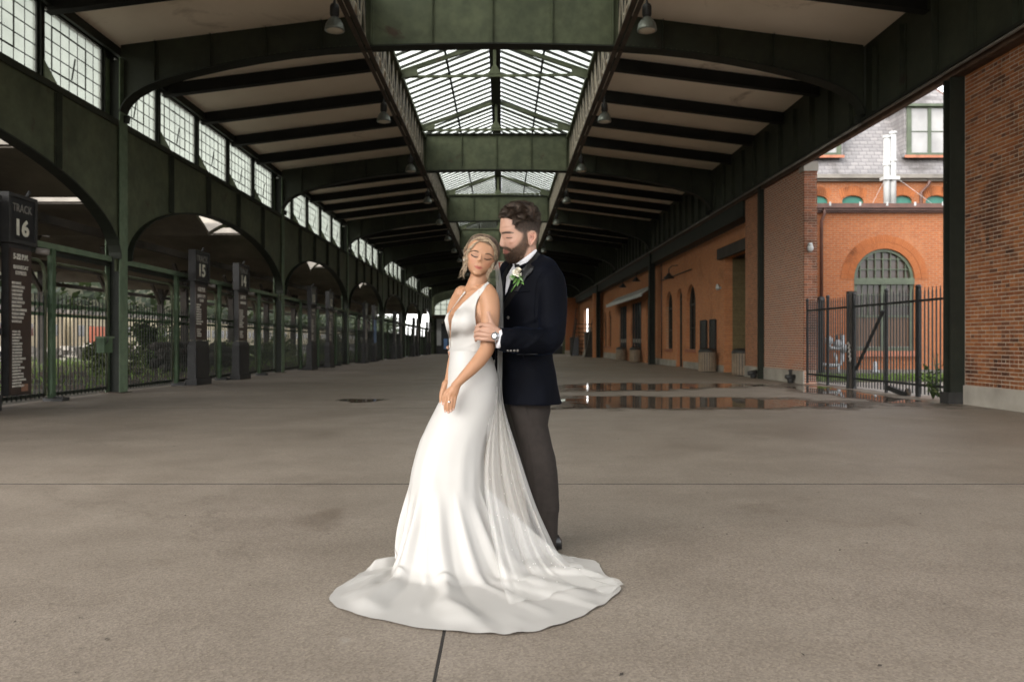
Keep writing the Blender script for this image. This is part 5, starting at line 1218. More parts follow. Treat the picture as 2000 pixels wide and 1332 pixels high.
def patch(name, poly, bvh, mat, parent, off=.003, th=.003, step=2.4, smooth=12, wave=None, **k):
    """a piece of cloth of its own thickness lying on a body surface, its outline given by bearings"""
    B = []
    for (a, b), (c, d) in zip(poly, poly[1:]+poly[:1]):
        n = max(1, int(math.hypot(c-a, d-b)/step))
        for i in range(n): B.append((a+(c-a)*i/n, b+(d-b)*i/n))
    xs_ = [p[0] for p in B]; ys_ = [p[1] for p in B]; I = []; y = min(ys_); r = 0
    while y < max(ys_):
        x = min(xs_)+(step/2 if r % 2 else 0)
        while x < max(xs_):
            if inpoly(x, y, B) and pdist(x, y, B) > step*.45: I.append((x, y))
            x += step
        y += step*.87; r += 1
    nb = len(B); res = delaunay_2d_cdt([Vector(p) for p in B+I], [(i, (i+1) % nb) for i in range(nb)], [list(range(nb))], 1, 1e-6)
    V, FC = res[0], res[2]; dep = []
    for v in V:
        h, nn = cast(bvh, v.x, v.y); dep.append(h.y if h is not None else None)
    ok = [(V[i], d) for i, d in enumerate(dep) if d is not None]
    if not ok: print('patch misses', name); return None
    for i, d in enumerate(dep):
        if d is None: dep[i] = min(ok, key=lambda q: (q[0]-V[i]).length)[1]
    nbv = [set() for _ in V]
    for f in FC:
        for a, b in zip(f, list(f[1:])+[f[0]]): nbv[a].add(b); nbv[b].add(a)
    for k_ in range(smooth): dep = [((dep[i]+sum(dep[j] for j in nbv[i]))/(1+len(nbv[i])) if k_ > 2 else min(dep[i], (dep[i]+sum(dep[j] for j in nbv[i]))/(1+len(nbv[i])))) if nbv[i] else dep[i] for i in range(len(V))]
    P = []
    for v, d in zip(V, dep):
        w_ = wave(v.x, v.y) if wave else 0; P.append(pt(v.x, v.y, d-off-th-w_))
    m = MB(); n = len(P); m.add(P+[p+Vector((0, th, 0)) for p in P], [tuple(f) for f in FC]+[tuple(n+i for i in f[::-1]) for f in FC], True)
    cnt = {}
    for f in FC:
        for a, b in zip(f, list(f[1:])+[f[0]]): cnt[(a, b)] = 1
    m.add([], [])
    side = [(b, a, n+a, n+b) for (a, b) in cnt if (b, a) not in cnt]; m.f += side; m.sm += [False]*len(side)
    me = m.mesh(name); bm = bmesh.new(); bm.from_mesh(me); bmesh.ops.recalc_face_normals(bm, faces=bm.faces); bm.to_mesh(me); bm.free()
    return link(name, me, mat, parent, **k)
def strands(name, mat, parent, S, r=.0007, sides=3):
    """hair: S is a list of polylines (lists of Vectors); thin tapered tubes"""
    m = MB()
    for P in S:
        n = len(P); m.tube(P, [r*(1-.75*(i/(n-1))**2) for i in range(n)], sides, cap=False)
    return m.build(name, mat, parent, kind='stuff')
# skin, hair and cloth
t = NT('skin'); ca = t.n('ShaderNodeVertexColor', layer_name='Col'); t.set(Base_Color=ca.outputs[0], Roughness=.52, Specular_IOR_Level=.3, Subsurface_Weight=.12, Subsurface_Radius=(.012, .005, .003), Subsurface_Scale=.4); t.bump(t.noise(420, 3), .06, .001)
def hairmat(name, a, b):
    t = NT(name); g = t.n('ShaderNodeNewGeometry'); cl_ = t.ramp(t.noise(95, 3, .6), [(.38, (0, 0, 0)), (.64, (1, 1, 1))])      # locks differ as well as single hairs
    f = t.math('ADD', t.math('MULTIPLY', g.outputs['Random Per Island'], .4), t.math('MULTIPLY', cl_, .6)); t.set(Base_Color=t.ramp(f, [(0, a), (1, b)]), Roughness=.42, Specular_IOR_Level=.45)
hairmat('hair_dark', (.010, .007, .005), (.075, .047, .03)); hairmat('beard_hair', (.025, .015, .009), (.15, .08, .042)); hairmat('hair_blond', (.15, .10, .06), (.52, .40, .27)); hairmat('hair_brown', (.035, .022, .015), (.13, .085, .055))
simple('hair_cap', (.05, .033, .022), .5, .3, 40)
hairmat('lash_dark', (.010, .007, .006), (.03, .018, .013))
t = NT('velvet_navy'); f = t.noise(7, 4, .6); t.set(Base_Color=t.ramp(f, [(.3, (.001, .0012, .0023)), (.7, (.0017, .0022, .0045))]), Roughness=.75, Sheen_Weight=.12, Sheen_Roughness=.18, Sheen_Tint=(.10, .22, .62), Specular_IOR_Level=.06); t.bump(t.noise(500, 2), .1, .001)
simple('satin_black', (.003, .003, .0035), .5, .2, 6, spec=.25); simple('trouser_wool', (.022, .0175, .015), .9, .15, 30, bump=.15, bscale=300, spec=.2); simple('shirt_white', (.52, .51, .53), .7, .04, 6)
simple('leather_black', (.008, .008, .008), .25, .2, 8); simple('button_grey', (.12, .11, .10), .3, .3, 60, metal=.3); simple('steel', (.5, .5, .52), .22, .1, 20, metal=.9); simple('watch_face', (.7, .7, .72), .3, .1, 20)
simple('rose_petal', (.74, .69, .58), .6, .06, 20); simple('rose_leaf', (.06, .14, .025), .45, .4, 30); simple('eucalyptus', (.16, .2, .13), .6, .2, 30)
t = NT('dress_satin'); t.set(Base_Color=t.ramp(t.noise(3, 3), [(.3, (.385, .367, .345)), (.7, (.415, .397, .375))]), Roughness=.5, Specular_IOR_Level=.32); t.bump(t.noise(260, 2), .03, .001)
simple('pearl', (.8, .78, .74), .2, .05, 9); simple('diamond', (.85, .87, .9), .05, .05, 9, metal=.6); simple('nail', (.75, .58, .52), .25, .05, 9)
t = NT('veil_tulle'); out = t.t.nodes['Material Output']; tr = t.n('ShaderNodeBsdfTransparent'); df = t.n('ShaderNodeBsdfDiffuse'); df.inputs[0].default_value = (.8, .78, .75, 1); tl = t.n('ShaderNodeBsdfTranslucent'); tl.inputs[0].default_value = (.8, .78, .75, 1)
a_ = t.n('ShaderNodeMixShader'); a_.inputs[0].default_value = .35; t.l(df.outputs[0], a_.inputs[1]); t.l(tl.outputs[0], a_.inputs[2])
lw = t.n('ShaderNodeLayerWeight'); lw.inputs[0].default_value = .35; fac = t.ramp(lw.outputs['Facing'], [(0, (.30, .30, .30)), (.8, (.55, .55, .55)), (1, (.75, .75, .75))])
b_ = t.n('ShaderNodeMixShader'); t.l(fac, b_.inputs[0]); t.l(tr.outputs[0], b_.inputs[1]); t.l(a_.outputs[0], b_.inputs[2]); t.l(b_.outputs[0], out.inputs[0])

# ================================================================ GROOM
GY = 4.22
groom = empty('person', (pt(1040, 1074, GY).x, GY, 0)); tag(groom, 'bearded person in navy velvet tuxedo jacket holding the bride\'s arm', 'person')
rowsG = [  # y, left, right, half-depth
 (400, 1003, 1036, .035), (404, 994, 1043, .052), (411, 986, 1049, .066), (420, 980, 1053, .074), (430, 977.5, 1054.5, .078), (440, 976.5, 1055, .079), (449, 975.6, 1054.5, .079), (454, 976, 1054, .078), (459, 979.5, 1053, .077),
 (466, 981.5, 1051, .075), (474, 982, 1049, .073), (482, 982.5, 1047, .070), (486, 983, 1045, .068), (490, 984.5, 1043, .065), (493, 985.5, 1041, .063), (497, 986, 1038, .06), (503, 987, 1033, .053), (508, 990, 1026, .044), (512, 996, 1018, .03)]
HG = MB(); YHG = 4.24; rings = []
for i in range(0, 57):
    y = 400+112*i/56; xl, xr, B = interp(rowsG, y); p0, p1 = pt(xl, y, YHG), pt(xr, y, YHG); c = (p0+p1)/2; A = (p1.x-p0.x)/2; rg = []
    for k in range(40):
        t_ = 2*math.pi*k/40; ct, st = math.cos(t_), math.sin(t_); b = B*(1-.22*max(0, -ct)**2) if y > 446 else B*(1-.1*max(0, -ct)**2)
        rg.append(Vector((c.x+A*ct, YHG+b*math.copysign(abs(st)**.92, st), c.z)))
    rings.append(rg)
loft(HG, rings)
def wedge(mb, P, Y, hw):                  # nose: profile polygon with half-width per point
    vs = [pt(x, y, Y)+Vector((0, -h, 0)) for (x, y), h in zip(P, hw)]+[pt(x, y, Y)+Vector((0, h, 0)) for (x, y), h in zip(P, hw)]; n = len(P)
    mb.add(vs, [tuple(range(n)), tuple(range(2*n-1, n-1, -1))]+[(i, (i+1) % n, n+(i+1) % n, n+i) for i in range(n)], True)
wedge(HG, [(979.6, 457), (977.8, 467), (975.8, 476), (976.0, 480), (979, 483), (986, 483.5), (992, 480), (990, 462)], YHG, [.006, .007, .009, .010, .012, .017, .015, .012])
limb(HG, [(985.5, 481, YHG-.012, .0085), (986.5, 480.5, YHG-.014, .0075)], 8, 2); limb(HG, [(985.5, 481, YHG+.012, .0085), (986.5, 480.5, YHG+.014, .0075)], 8, 2)
limb(HG, [(985.3, 489.5, YHG-.016, .006), (983.9, 489.6, YHG, .0072), (985.3, 489.5, YHG+.016, .006)], 8, 3); limb(HG, [(986, 494.3, YHG-.014, .006), (984.4, 494.6, YHG, .0082), (986, 494.3, YHG+.014, .006)], 8, 3)
for s in (-1, 1):                          # brow ridges, cheekbones, lids, ears
    limb(HG, [(1003, 473, YHG+s*.033, .0325), (1012, 473, YHG+s*.038, .031)], 20, 3)
    e = MB(); ear = [(1034, 478), (1032.5, 470), (1031.5, 462), (1033, 456), (1038, 452.5), (1043.5, 453), (1047, 457.5), (1047, 464), (1044, 470), (1040, 476), (1037, 480)]
    for a, b in zip(ear, ear[1:]):
        limb(HG, [(a[0], a[1], YHG+s*(.078+.006*(a[0] > 1038)), .0045), (b[0], b[1], YHG+s*(.078+.006*(b[0] > 1038)), .0045)], 6, 1)
    wedge(HG, [(1034, 476), (1033, 460), (1039, 455), (1045, 458), (1044, 468), (1038, 477)], YHG+s*.074, [.006]*6)
    limb(HG, [(1037, 459, YHG+s*.083, .003), (1041, 463, YHG+s*.083, .003), (1039, 470, YHG+s*.083, .003)], 6, 2)
limb(HG, [(1026, 480, YHG, .056), (1029, 500, YHG-.005, .058), (1034, 525, YHG-.01, .064), (1036, 548, YHG-.01, .085)], 16)
# arms and hands
limb(HG, [(1060, 560, 4.1, .055), (1077, 610, 4.03, .048), (1078, 662, 3.97, .042), (1040, 664, 3.92, .040), (1000, 660, 3.885, .033), (974, 655, 3.868, .027)], 24)
def handvol(mb, palm, fingers, thumb):
    for p in palm: limb(mb, p, 10, 3)
    for f in fingers: limb(mb, f, 8, 4)
    limb(mb, thumb, 8, 4)
handvol(HG, [[(974, 651, 3.868, .022), (956, 638, 3.862, .019), (945, 636, 3.868, .012)], [(974, 654, 3.868, .022), (954, 648, 3.858, .017), (942, 646, 3.866, .012)], [(974, 658, 3.868, .022), (954, 655, 3.86, .016), (941, 654.5, 3.868, .0115)], [(974, 661, 3.868, .02), (954, 662, 3.865, .015), (942, 663, 3.872, .011)]],
 [[(945, 635.5, 3.866, .0108), (937, 635.5, 3.866, .0098), (931.5, 639, 3.88, .009), (929.8, 643, 3.902, .008)], [(942, 645.5, 3.864, .0108), (933.5, 645, 3.868, .0098), (928.6, 648.6, 3.884, .0088), (928.5, 651, 3.904, .008)], [(941, 654.5, 3.866, .0104), (933, 653.8, 3.87, .0095), (928, 656.8, 3.886, .0086), (928, 659, 3.904, .0078)], [(942, 663, 3.871, .0096), (934.5, 661.8, 3.874, .0088), (929.5, 664.2, 3.888, .008), (929.5, 666, 3.902, .0072)]],
 [(966, 645, 3.862, .015), (960, 632, 3.868, .0125), (956.5, 621, 3.878, .0105), (953.6, 611.5, 3.882, .009)])
limb(HG, [(1005, 560, 4.40, .05), (985, 640, 4.47, .042), (960, 690, 4.44, .038), (920, 690, 4.36, .032), (892, 688, 4.26, .026)], 12)
for yy, xe, Y2 in ((679, 873.3, 4.12), (688.5, 876.5, 4.11), (694.5, 878, 4.105), (704, 877.5, 4.105)):
    limb(HG, [(895, 686+(yy-686)*.7, 4.25, .011), (880, yy-1, 4.2, .0095), (xe+1.2, yy, 4.15, .009), (xe+1.5, yy+1.5, Y2, .0075)], 8, 4)
limb(HG, [(1036, 548, 4.24, .11), (1030, 640, 4.24, .10), (1028, 780, 4.24, .10)], 14)
limb(HG, [(1038, 790, 4.2, .06), (1056, 930, 4.185, .042), (1076, 1060, 4.21, .026)], 12); limb(HG, [(1018, 790, 4.32, .055), (1038, 930, 4.34, .03), (1040, 1050, 4.36, .018)], 12)
gb = remesh(HG, .0028, 3)
def gface(c, n):                           # eye sockets and lids pressed into the face
    if abs(n.y) < .15 or c.z < 1.45: return 0
    x, y = topx((c.x, YHG, c.z)); g = lambda a, b, r: math.exp(-((x-a)**2+(y-b)**2)/(r*r))
    return -.0050*g(991, 461, 5)-.003*g(986, 470, 4)+.0022*g(994.5, 464.5, 3.2)+.0022*g(992, 455, 5)+.0015*g(1008, 472, 8)
ripple_ = lambda me, fn: me.vertices.foreach_set('co', [q for v, nn in zip(me.vertices, [v.normal.copy() for v in me.vertices]) for q in (v.co+nn*fn(v.co, nn))])
ripple_(gb, gface); gb.update(); gbv = bvh_of(gb)
LIP = (.36, .13, .10); STUB = (.10, .06, .042); SKG = (.33, .19, .132)
beard_poly = [(1022, 462), (1029, 462), (1033, 480), (1028, 492), (1022, 506), (1012, 513), (1000, 514), (990, 511), (985, 503), (984, 498), (988, 496), (995, 493), (998, 489), (1002, 485), (1010, 480), (1016, 472)]
must_poly = [(979, 484), (984, 482.5), (990, 483), (997, 486), (999, 490), (994, 490.5), (988, 487.5), (982, 487.5)]
paint(gb, SKG, [  # includes painted shade in eye socket, lid crease, nostril, mouth line and ear
 ([(975, 428), (980, 424), (1000, 428), (1010, 429), (1006, 447), (1013, 452), (1021, 456), (1022, 470), (1029, 470), (1031, 452), (1040, 449), (1049, 455), (1047, 478), (1060, 480), (1060, 395), (970, 395), (970, 428)], (.05, .033, .024), 3, .85),
 (beard_poly, STUB, 4.5, .8), (must_poly, STUB, 1.6, .8),
 ([(983.2, 487.8), (990, 488.8), (996, 491), (990, 492), (983.5, 491.8)], LIP, 1., .9), ([(984, 492.4), (990, 492.4), (995, 491.8), (991, 496), (985, 497.2)], LIP, 1.2, .9),
 ([(983.5, 492), (996.5, 491), (984, 492.6)], (.12, .04, .03), .7, .8),
 ([(980, 455.6), (986, 453.4), (995, 454), (1002, 457), (995, 456.8), (986, 456.6), (981, 458)], (.022, .014, .010), .9, .95),
 ([(989, 465.2), (994, 466.6), (1000.5, 464.8), (995, 465), (990, 463.8)], (.018, .011, .009), .9, .95),
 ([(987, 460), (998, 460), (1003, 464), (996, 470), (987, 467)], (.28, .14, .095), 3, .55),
 ([(989.5, 460), (999, 461.5), (998, 463), (990, 461.8)], (.22, .11, .08), .9, .6),
 ([(985, 481.5), (988.5, 481.8), (987, 483.5), (984.8, 483.2)], (.12, .05, .04), .8, .8),
 ([(1033, 456), (1045, 455), (1046, 466), (1038, 479), (1033, 470)], (.37, .165, .12), 3, .6),
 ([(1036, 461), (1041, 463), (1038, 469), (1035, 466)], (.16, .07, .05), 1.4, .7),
 ([(992, 470), (1008, 470), (1006, 480), (994, 480)], (.35, .17, .118), 5, .45)])
link('body', gb, 'skin', groom)
# hair and beard
def rooted(poly, n, rnd, bvh, mirror=None):
    xs_ = [p[0] for p in poly]; ys_ = [p[1] for p in poly]; out = []
    while len(out) < n:
        x, y = rnd.uniform(min(xs_), max(xs_)), rnd.uniform(min(ys_), max(ys_))
        if not inpoly(x, y, poly): continue
        h, nn = cast(bvh, x, y)
        if h is None: out.append(None); continue
        out.append((x, y, h, nn))
    return [o for o in out if o]
rnd = random.Random(4); S = []
def mir(P, Yc): return [Vector((p.x, 2*Yc-p.y, p.z)) for p in P]
for x, y, h, nn in rooted(beard_poly, 2300, rnd, gbv)+rooted(must_poly, 500, rnd, gbv):
    m_ = inpoly(x, y, must_poly); d = Vector((-.25 if not m_ else .3, 0, -1)) if not m_ else Vector((.7, 0, -.55))
    if y > 500: d = Vector((-.35, 0, -1))
    L = (.007 if m_ else .004+.008*min(1, max(0, (y-472)/35)))*rnd.uniform(.5, 1.3)
    d = (d.normalized()*.85+nn*.45+Vector((rnd.gauss(0, .22), rnd.gauss(0, .22), rnd.gauss(0, .2)))).normalized()
    p0 = h-nn*.001; p1 = p0+d*L*.5+nn*.001; p2 = p0+d*L+Vector((rnd.gauss(0, .0015), 0, -.0012)); S.append([p0, p1, p2]); S.append(mir([p0, p1, p2], YHG))
strands('beard', 'beard_hair', groom, S, .00055)
S = []; side_poly = [(1006, 447), (1012, 433), (1030, 428), (1056, 425), (1056.5, 470), (1048, 484), (1046, 478), (1049, 460), (1045, 451), (1036, 450), (1030, 455), (1029, 468), (1023, 466), (1021, 457)]
for x, y, h, nn in rooted(side_poly, 3000, rnd, gbv):
    L = .002+.008*max(0, min(1, (458-y)/28)); d = (Vector((.35, 0, -.9))*.8+nn*.5+Vector((rnd.gauss(0, .15), rnd.gauss(0, .15), rnd.gauss(0, .15)))).normalized()
    p0 = h-nn*.001; P = [p0, p0+d*L*.5+nn*.0008, p0+d*L]; S.append(P); S.append(mir(P, YHG))
top_poly = [(975.5, 428), (978, 418), (985, 409), (995, 402), (1010, 399), (1030, 400), (1046, 406), (1054, 418), (1056, 432), (1030, 436), (1013, 438), (1008, 446), (1004, 430), (990, 427)]
def fbm2(x, y, s): return noise.noise(Vector((x*s, y*s, 3.7)))
roots = rooted(top_poly, 3600, rnd, gbv)
cxh = pt(1022, 430, YHG)
for k in range(1500):                      # crown, far side included
    a = rnd.uniform(0, 6.28); q = rnd.random()**.5; x = cxh.x+(-.01)+.098*q*math.cos(a); yv = YHG+.07*q*math.sin(a)
    h = gbv.ray_cast(Vector((x, yv, 2.2)), Vector((0, 0, -1)))
    if h[0] is not None and h[0].z > pt(0, 425, YHG).z: px_, py_ = topx(h[0]); roots.append((px_, py_, h[0], h[1]))
for x, y, h, nn in roots:
    # wavy clumps combed forward and up from the crown whorl at the back
    cl_ = math.floor(fbm2(h.x*100, h.z*100+h.y*60, .085)*6)
    ang = noise.noise(Vector((h.x*30, h.y*30, h.z*30)))*3.4
    fwd = Vector((-1, 0, .0)) if x < 1042 else Vector((.5, 0, -.8))
    d = (fwd*.75+nn*.75+Vector((math.cos(ang)*.45, math.sin(ang*1.3)*.5, math.sin(ang)*.45))).normalized()
    lift = .0245*(1-.35*max(0, (x-1035)/20))*rnd.uniform(.85, 1.08)
    if x < 988: lift *= 1.0
    P = [h-nn*.001]; cur = d; 
    for s_ in range(1, 6):
        cur = (cur+Vector((-.16, 0, -.13))*(s_ > 1)+Vector((math.sin(ang*2+s_*1.1), math.cos(ang*1.7+s_), math.sin(ang+s_*.9)))*.34).normalized()
        P.append(P[-1]+cur*lift/5)
    S.append(P)
strands('hair', 'hair_dark', groom, S, .00095)
S = []
for k in range(150):                       # eyebrow and lashes
    t_ = rnd.random(); x = 981+21*t_; y = 456.6-3.0*math.sin(math.pi*(.15+.75*t_))+rnd.uniform(-1.2, 1.2)*(1-.5*t_)
    h, nn = cast(gbv, x, y)
    if h is not None: d = (Vector((1, 0, .15))+nn*.3+Vector((0, 0, rnd.uniform(-.25, .35)))).normalized(); P = [h, h+d*.004+nn*.0008, h+d*.008]; S.append(P); S.append(mir(P, YHG))
for k in range(90):
    t_ = rnd.random(); x = 989.2+11*t_; y = 464.6+1.1*math.sin(math.pi*t_)+rnd.uniform(-.4, .5)
    h, nn = cast(gbv, x, y)
    if h is not None: d = (Vector((-.5, -.6, -.55))+nn*.5).normalized(); P = [h+nn*.0005, h+d*.002, h+d*.004]; S.append(P); S.append(mir(P, YHG))
strands('eyebrows', 'hair_dark', groom, S, .0007)
# -------------------------------- jacket
JK = MB(); fA = math.atan2(-.85, .5)
rowsJ = [(499, 1036, 1056, .05), (506, 1024, 1066, .12), (513, 1006, 1076, .17), (520, 992, 1083, .195), (532, 984, 1088, .215), (550, 980, 1088, .215), (580, 977, 1084, .21), (620, 974, 1078, .205), (660, 971.5, 1074, .2), (690, 969.5, 1073, .2), (720, 968.5, 1078, .205), (755, 968, 1086, .215), (786, 968, 1093, .22)]
rings = []
for i in range(60):
    y = 499+(787-499)*i/59; xl, xr, a = interp(rowsJ, y); Yc = 4.215; p0, p1 = pt(xl, y, Yc), pt(xr, y, Yc); w_ = (p1.x-p0.x)/2; c = (p0+p1)/2
    a = min(a, w_/.5*.93); b = math.sqrt(max(w_*w_-(.5*a)**2, .0008))/.866
    rings.append(ell(c, a, b, fA, 48, 2.25))
loft(JK, rings)
limb(JK, [(1066, 534, 4.11, .072), (1077, 560, 4.075, .078), (1080, 605, 4.03, .073), (1078, 645, 3.995, .068), (1070, 664, 3.965, .068), (1048, 668, 3.935, .066), (1020, 667, 3.91, .061), (996, 665, 3.89, .0575), (976.5, 663.5, 3.878, .056)], 20, 6, False)
limb(JK, [(1000, 530, 4.37, .068), (992, 600, 4.45, .066), (984, 655, 4.47, .06), (960, 685, 4.45, .056), (915, 690, 4.36, .05)], 16, 6)
jk = remesh(JK, .0055, 4)
def ripple(me, fn):
    N = [v.normal.copy() for v in me.vertices]; out = []
    for v, nn in zip(me.vertices, N): out.extend(v.co+nn*fn(v.co, nn))
    me.vertices.foreach_set('co', out); me.update()
elb = pt(1070, 664, 3.96)
def jw(c, n):
    x, y = topx(c); k = 0
    k += .0048*noise.noise(Vector((c.x*9, c.y*9, c.z*5)))+.0022*noise.noise(c*20)
    k += .004*max(0, math.sin((x*.8-y*.9)*.11+noise.noise(c*7)*2))**3*math.exp(-((y-690)/45)**2)
    if y > 610 and c.y < 4.06:              # sleeve creases fanning from the elbow
        dx, dy = x-1078, y-655; ang = math.atan2(dy, dx); rr_ = math.hypot(dx, dy)
        k += .0085*math.exp(-((y-648)/30)**2)*max(0, math.sin((x*.75+y*1.0)*.14+noise.noise(c*14)*2.4))**2*min(1, max(0, (1100-x)/40))
        if x < 1035: k += .003*max(0, math.sin((x*.9+y*.55)*.17))**2
    if 690 < y < 790: k += .004*math.sin((x+(y-740)*.35)*.13)*max(0, (x-1035)/50) if x > 1035 else 0
    return k
ripple(jk, jw)
jko = link('jacket', jk, 'velvet_navy', groom); jbv = bvh_of(jk, gb)
# seam of the sleeve head
sm_ = []
for x, y in catmull([(1088, 516), (1068, 524), (1054, 540), (1047, 565), (1044, 600), (1044, 630)], 6):
    h, nn = cast(jbv, x, y)
    if h is not None: sm_.append(h-Vector((0, .0005, 0)))
link('sleeve_seam', MB().tube(sm_, .0016, 5).mesh('sleeve_seam'), 'velvet_navy', jko, loc=(0, 0, 0))
# shirt, lapels, tie
patch('shirt_front', [(989, 541), (1000, 522), (1006, 516), (1018, 519), (1010, 535), (1004, 548), (996, 562), (986.5, 577)], jbv, 'shirt_white', groom, .002, .002)
patch('shirt_collar', [(1005, 518), (1012, 513), (1030, 500), (1046, 487.5), (1049.5, 490.5), (1044, 499), (1033, 510), (1022, 520), (1014, 524)], jbv, 'shirt_white', groom, .006, .003)
patch('collar_tip', [(1000, 516), (1007, 515.5), (1012, 522), (1007.5, 523.5)], jbv, 'shirt_white', groom, .008, .003, 2)
patch('lapel', [(1049, 490), (1056, 497), (1046, 510), (1038, 519), (1046, 523), (1040.5, 527), (1034, 533), (1018, 560), (1000, 590), (977, 617), (975, 610), (990, 580), (1008, 546), (1018, 528), (1030, 515), (1040, 504)], jbv, 'satin_black', jko, .003, .005, loc=(0, 0, 0))
patch('far_lapel', [(999, 512), (992, 520), (984, 533), (977.5, 560), (976.5, 590), (977, 606), (984, 580), (988, 556), (993, 536), (1001, 521)], jbv, 'satin_black', jko, .004, .004, loc=(0, 0, 0))
patch('lapel_peak', [(1036, 524), (1041, 523), (1043, 526), (1037, 534), (1028, 543), (1024, 548), (1026, 538)], jbv, 'satin_black', jko, .009, .004, 2, loc=(0, 0, 0))
tie = empty('bow_tie', (0, 0, 0)); tie.parent = groom; tie.location = -Vector(groom.location)
def wingpatch(nm, poly, o): patch(nm, poly, jbv, 'satin_black', tie, o, .008, 2, loc=(0, 0, 0))
wingpatch('tie_wing', [(1005, 516), (1001, 514.5), (995, 513.5), (993.5, 519), (995, 529), (1000, 526), (1005.5, 522)], .014)
wingpatch('tie_wing', [(1008, 517), (1013, 516.5), (1015.5, 519), (1014, 523.5), (1008, 522)], .014); wingpatch('tie_knot', [(1004.5, 515.5), (1008.5, 516), (1009, 522.5), (1005, 523)], .02)
patch('pocket_welt', [(1003, 569.5), (1034.5, 568), (1034.8, 570.3), (1003.3, 572)], jbv, 'velvet_navy', jko, .003, .003, 2, loc=(0, 0, 0))
patch('pocket_jet', [(1009, 691.5), (1050, 691), (1050, 693.2), (1009, 693.6)], jbv, 'satin_black', jko, .003, .003, 2, loc=(0, 0, 0))
def button(px, py, r, nm='button', mat='button_grey'):
    h, nn = cast(jbv, px, py)
    if h is None: return
    nn = (nn+Vector((0, -1, 0))*.8).normalized(); m = MB(); m.tube([h-nn*.002, h+nn*.003, h+nn*.0045], [r, r, r*.7], 12); link(nm, m.mesh(nm), mat, jko, loc=(0, 0, 0))
button(993, 621, .0085); button(974.5, 697, .0095)
for x in (992, 998, 1004.5, 1011): button(x, 685, .0062, 'cuff_button')
# shirt cuff, watch
cf = MB(); c0, c1 = pt(980, 662.5, 3.878), pt(971.5, 661.5, 3.874); cf.tube([c0, c1], [.049, .046], 24); link('shirt_cuff', cf.mesh('shirt_cuff'), 'shirt_white', groom)
wt = empty('watch', (0, 0, 0)); wt.parent = groom; wt.location = -Vector(groom.location); wc = pt(966.8, 657, 3.836)
wn_ = Vector((-.45, -.9, .08)).normalized()
link('watch_case', MB().tube([wc+wn_*-.006, wc+wn_*.004], [.021, .019], 20).mesh('watch_case'), 'steel', wt, loc=(0, 0, 0)); link('watch_bezel', MB().tube([wc+wn_*.0042, wc+wn_*.0062], [.0165, .0155], 20).mesh('watch_bezel'), 'leather_black', wt, loc=(0, 0, 0)); link('watch_dial', MB().tube([wc+wn_*.0064, wc+wn_*.0068], [.0125, .0125], 20).mesh('watch_dial'), 'watch_face', wt, loc=(0, 0, 0))
m = MB(); 
for k in range(21):
    a = math.pi*2*k/20; q = pt(967.5, 657.5, 3.868)+Vector((0, .024*math.cos(a), .027*math.sin(a)))
    if k: m.bar(prev, q, .018, .004, up=(1, 0, 0))
    prev = q
link('watch_strap', m.mesh('watch_strap'), 'steel', wt, loc=(0, 0, 0))
# boutonniere
bq = empty('boutonniere', tuple(pt(1013, 540, 4.02))); tag(bq, 'white rose boutonniere with green leaves on the navy lapel', 'flower')
h, nn = cast(jbv, 1013, 535); c = h+Vector((-.004, -.028, .008)); ax_ = Vector((.12, -.75, .65)).normalized(); u_ = ax_.orthogonal().normalized(); v_ = ax_.cross(u_)
for ly, (r0, r1, n, hh) in enumerate([(.006, .009, 3, .014), (.009, .016, 4, .014), (.013, .023, 5, .010), (.016, .030, 6, .004)]):
    for k in range(n):
        a0 = 2*math.pi*k/n+ly*.6; G = []; nu, nv = 7, 6
        for i in range(nu):
            for j in range(nv):
                a = a0+(i/(nu-1)-.5)*2*math.pi/n*1.5; t_ = j/(nv-1); rr_ = r0*.5+(r1-r0*.5)*t_**.8; rr_ *= 1-.18*abs(i/(nu-1)-.5)*2*t_
                z = -.018+t_*(hh+.02)-.014*(t_**3)*(ly >= 2); G.append(c+u_*math.cos(a)*rr_+v_*math.sin(a)*rr_+ax_*z)
        link('petal', MB().add(G, [(i*nv+j, (i+1)*nv+j, (i+1)*nv+j+1, i*nv+j+1) for i in range(nu-1) for j in range(nv-1)], True).mesh('petal'), 'rose_petal', bq, loc=-Vector(bq.location))
rnd = random.Random(9)
for k, (px, py) in enumerate([(1003, 541), (1008, 546), (1013, 549), (1017, 545), (1022, 543), (1019, 551), (1011, 553), (1006, 549), (1024, 547), (1014, 540)]):
    q = pt(px, py, c.y-.012); d = (q-pt(1012, 541, c.y)).normalized()*.022+Vector((0, rnd.uniform(-.01, .004), rnd.uniform(-.004, .006))); s_ = d.cross(Vector((.2, 1, .1))).normalized()*.008
    link('leaf', MB().add([q-d*.7, q+s_-Vector((0, .003, 0)), q+d, q-s_-Vector((0, .003, 0)), q-Vector((0, -.002, 0))], [(0, 1, 4), (1, 2, 4), (2, 3, 4), (3, 0, 4)], True).mesh('leaf'), 'rose_leaf', bq, loc=-Vector(bq.location))
q = pt(1000, 542, c.y-.004); link('leaf', MB().ball(q, .014, .004, .017).mesh('leaf'), 'eucalyptus', bq, loc=-Vector(bq.location))
link('stem', MB().tube([pt(1013, 548, c.y), pt(1005, 560, c.y+.012), pt(998, 571, c.y+.018)], [.004, .0035, .003], 7).mesh('stem'), 'rose_leaf', bq, loc=-Vector(bq.location))
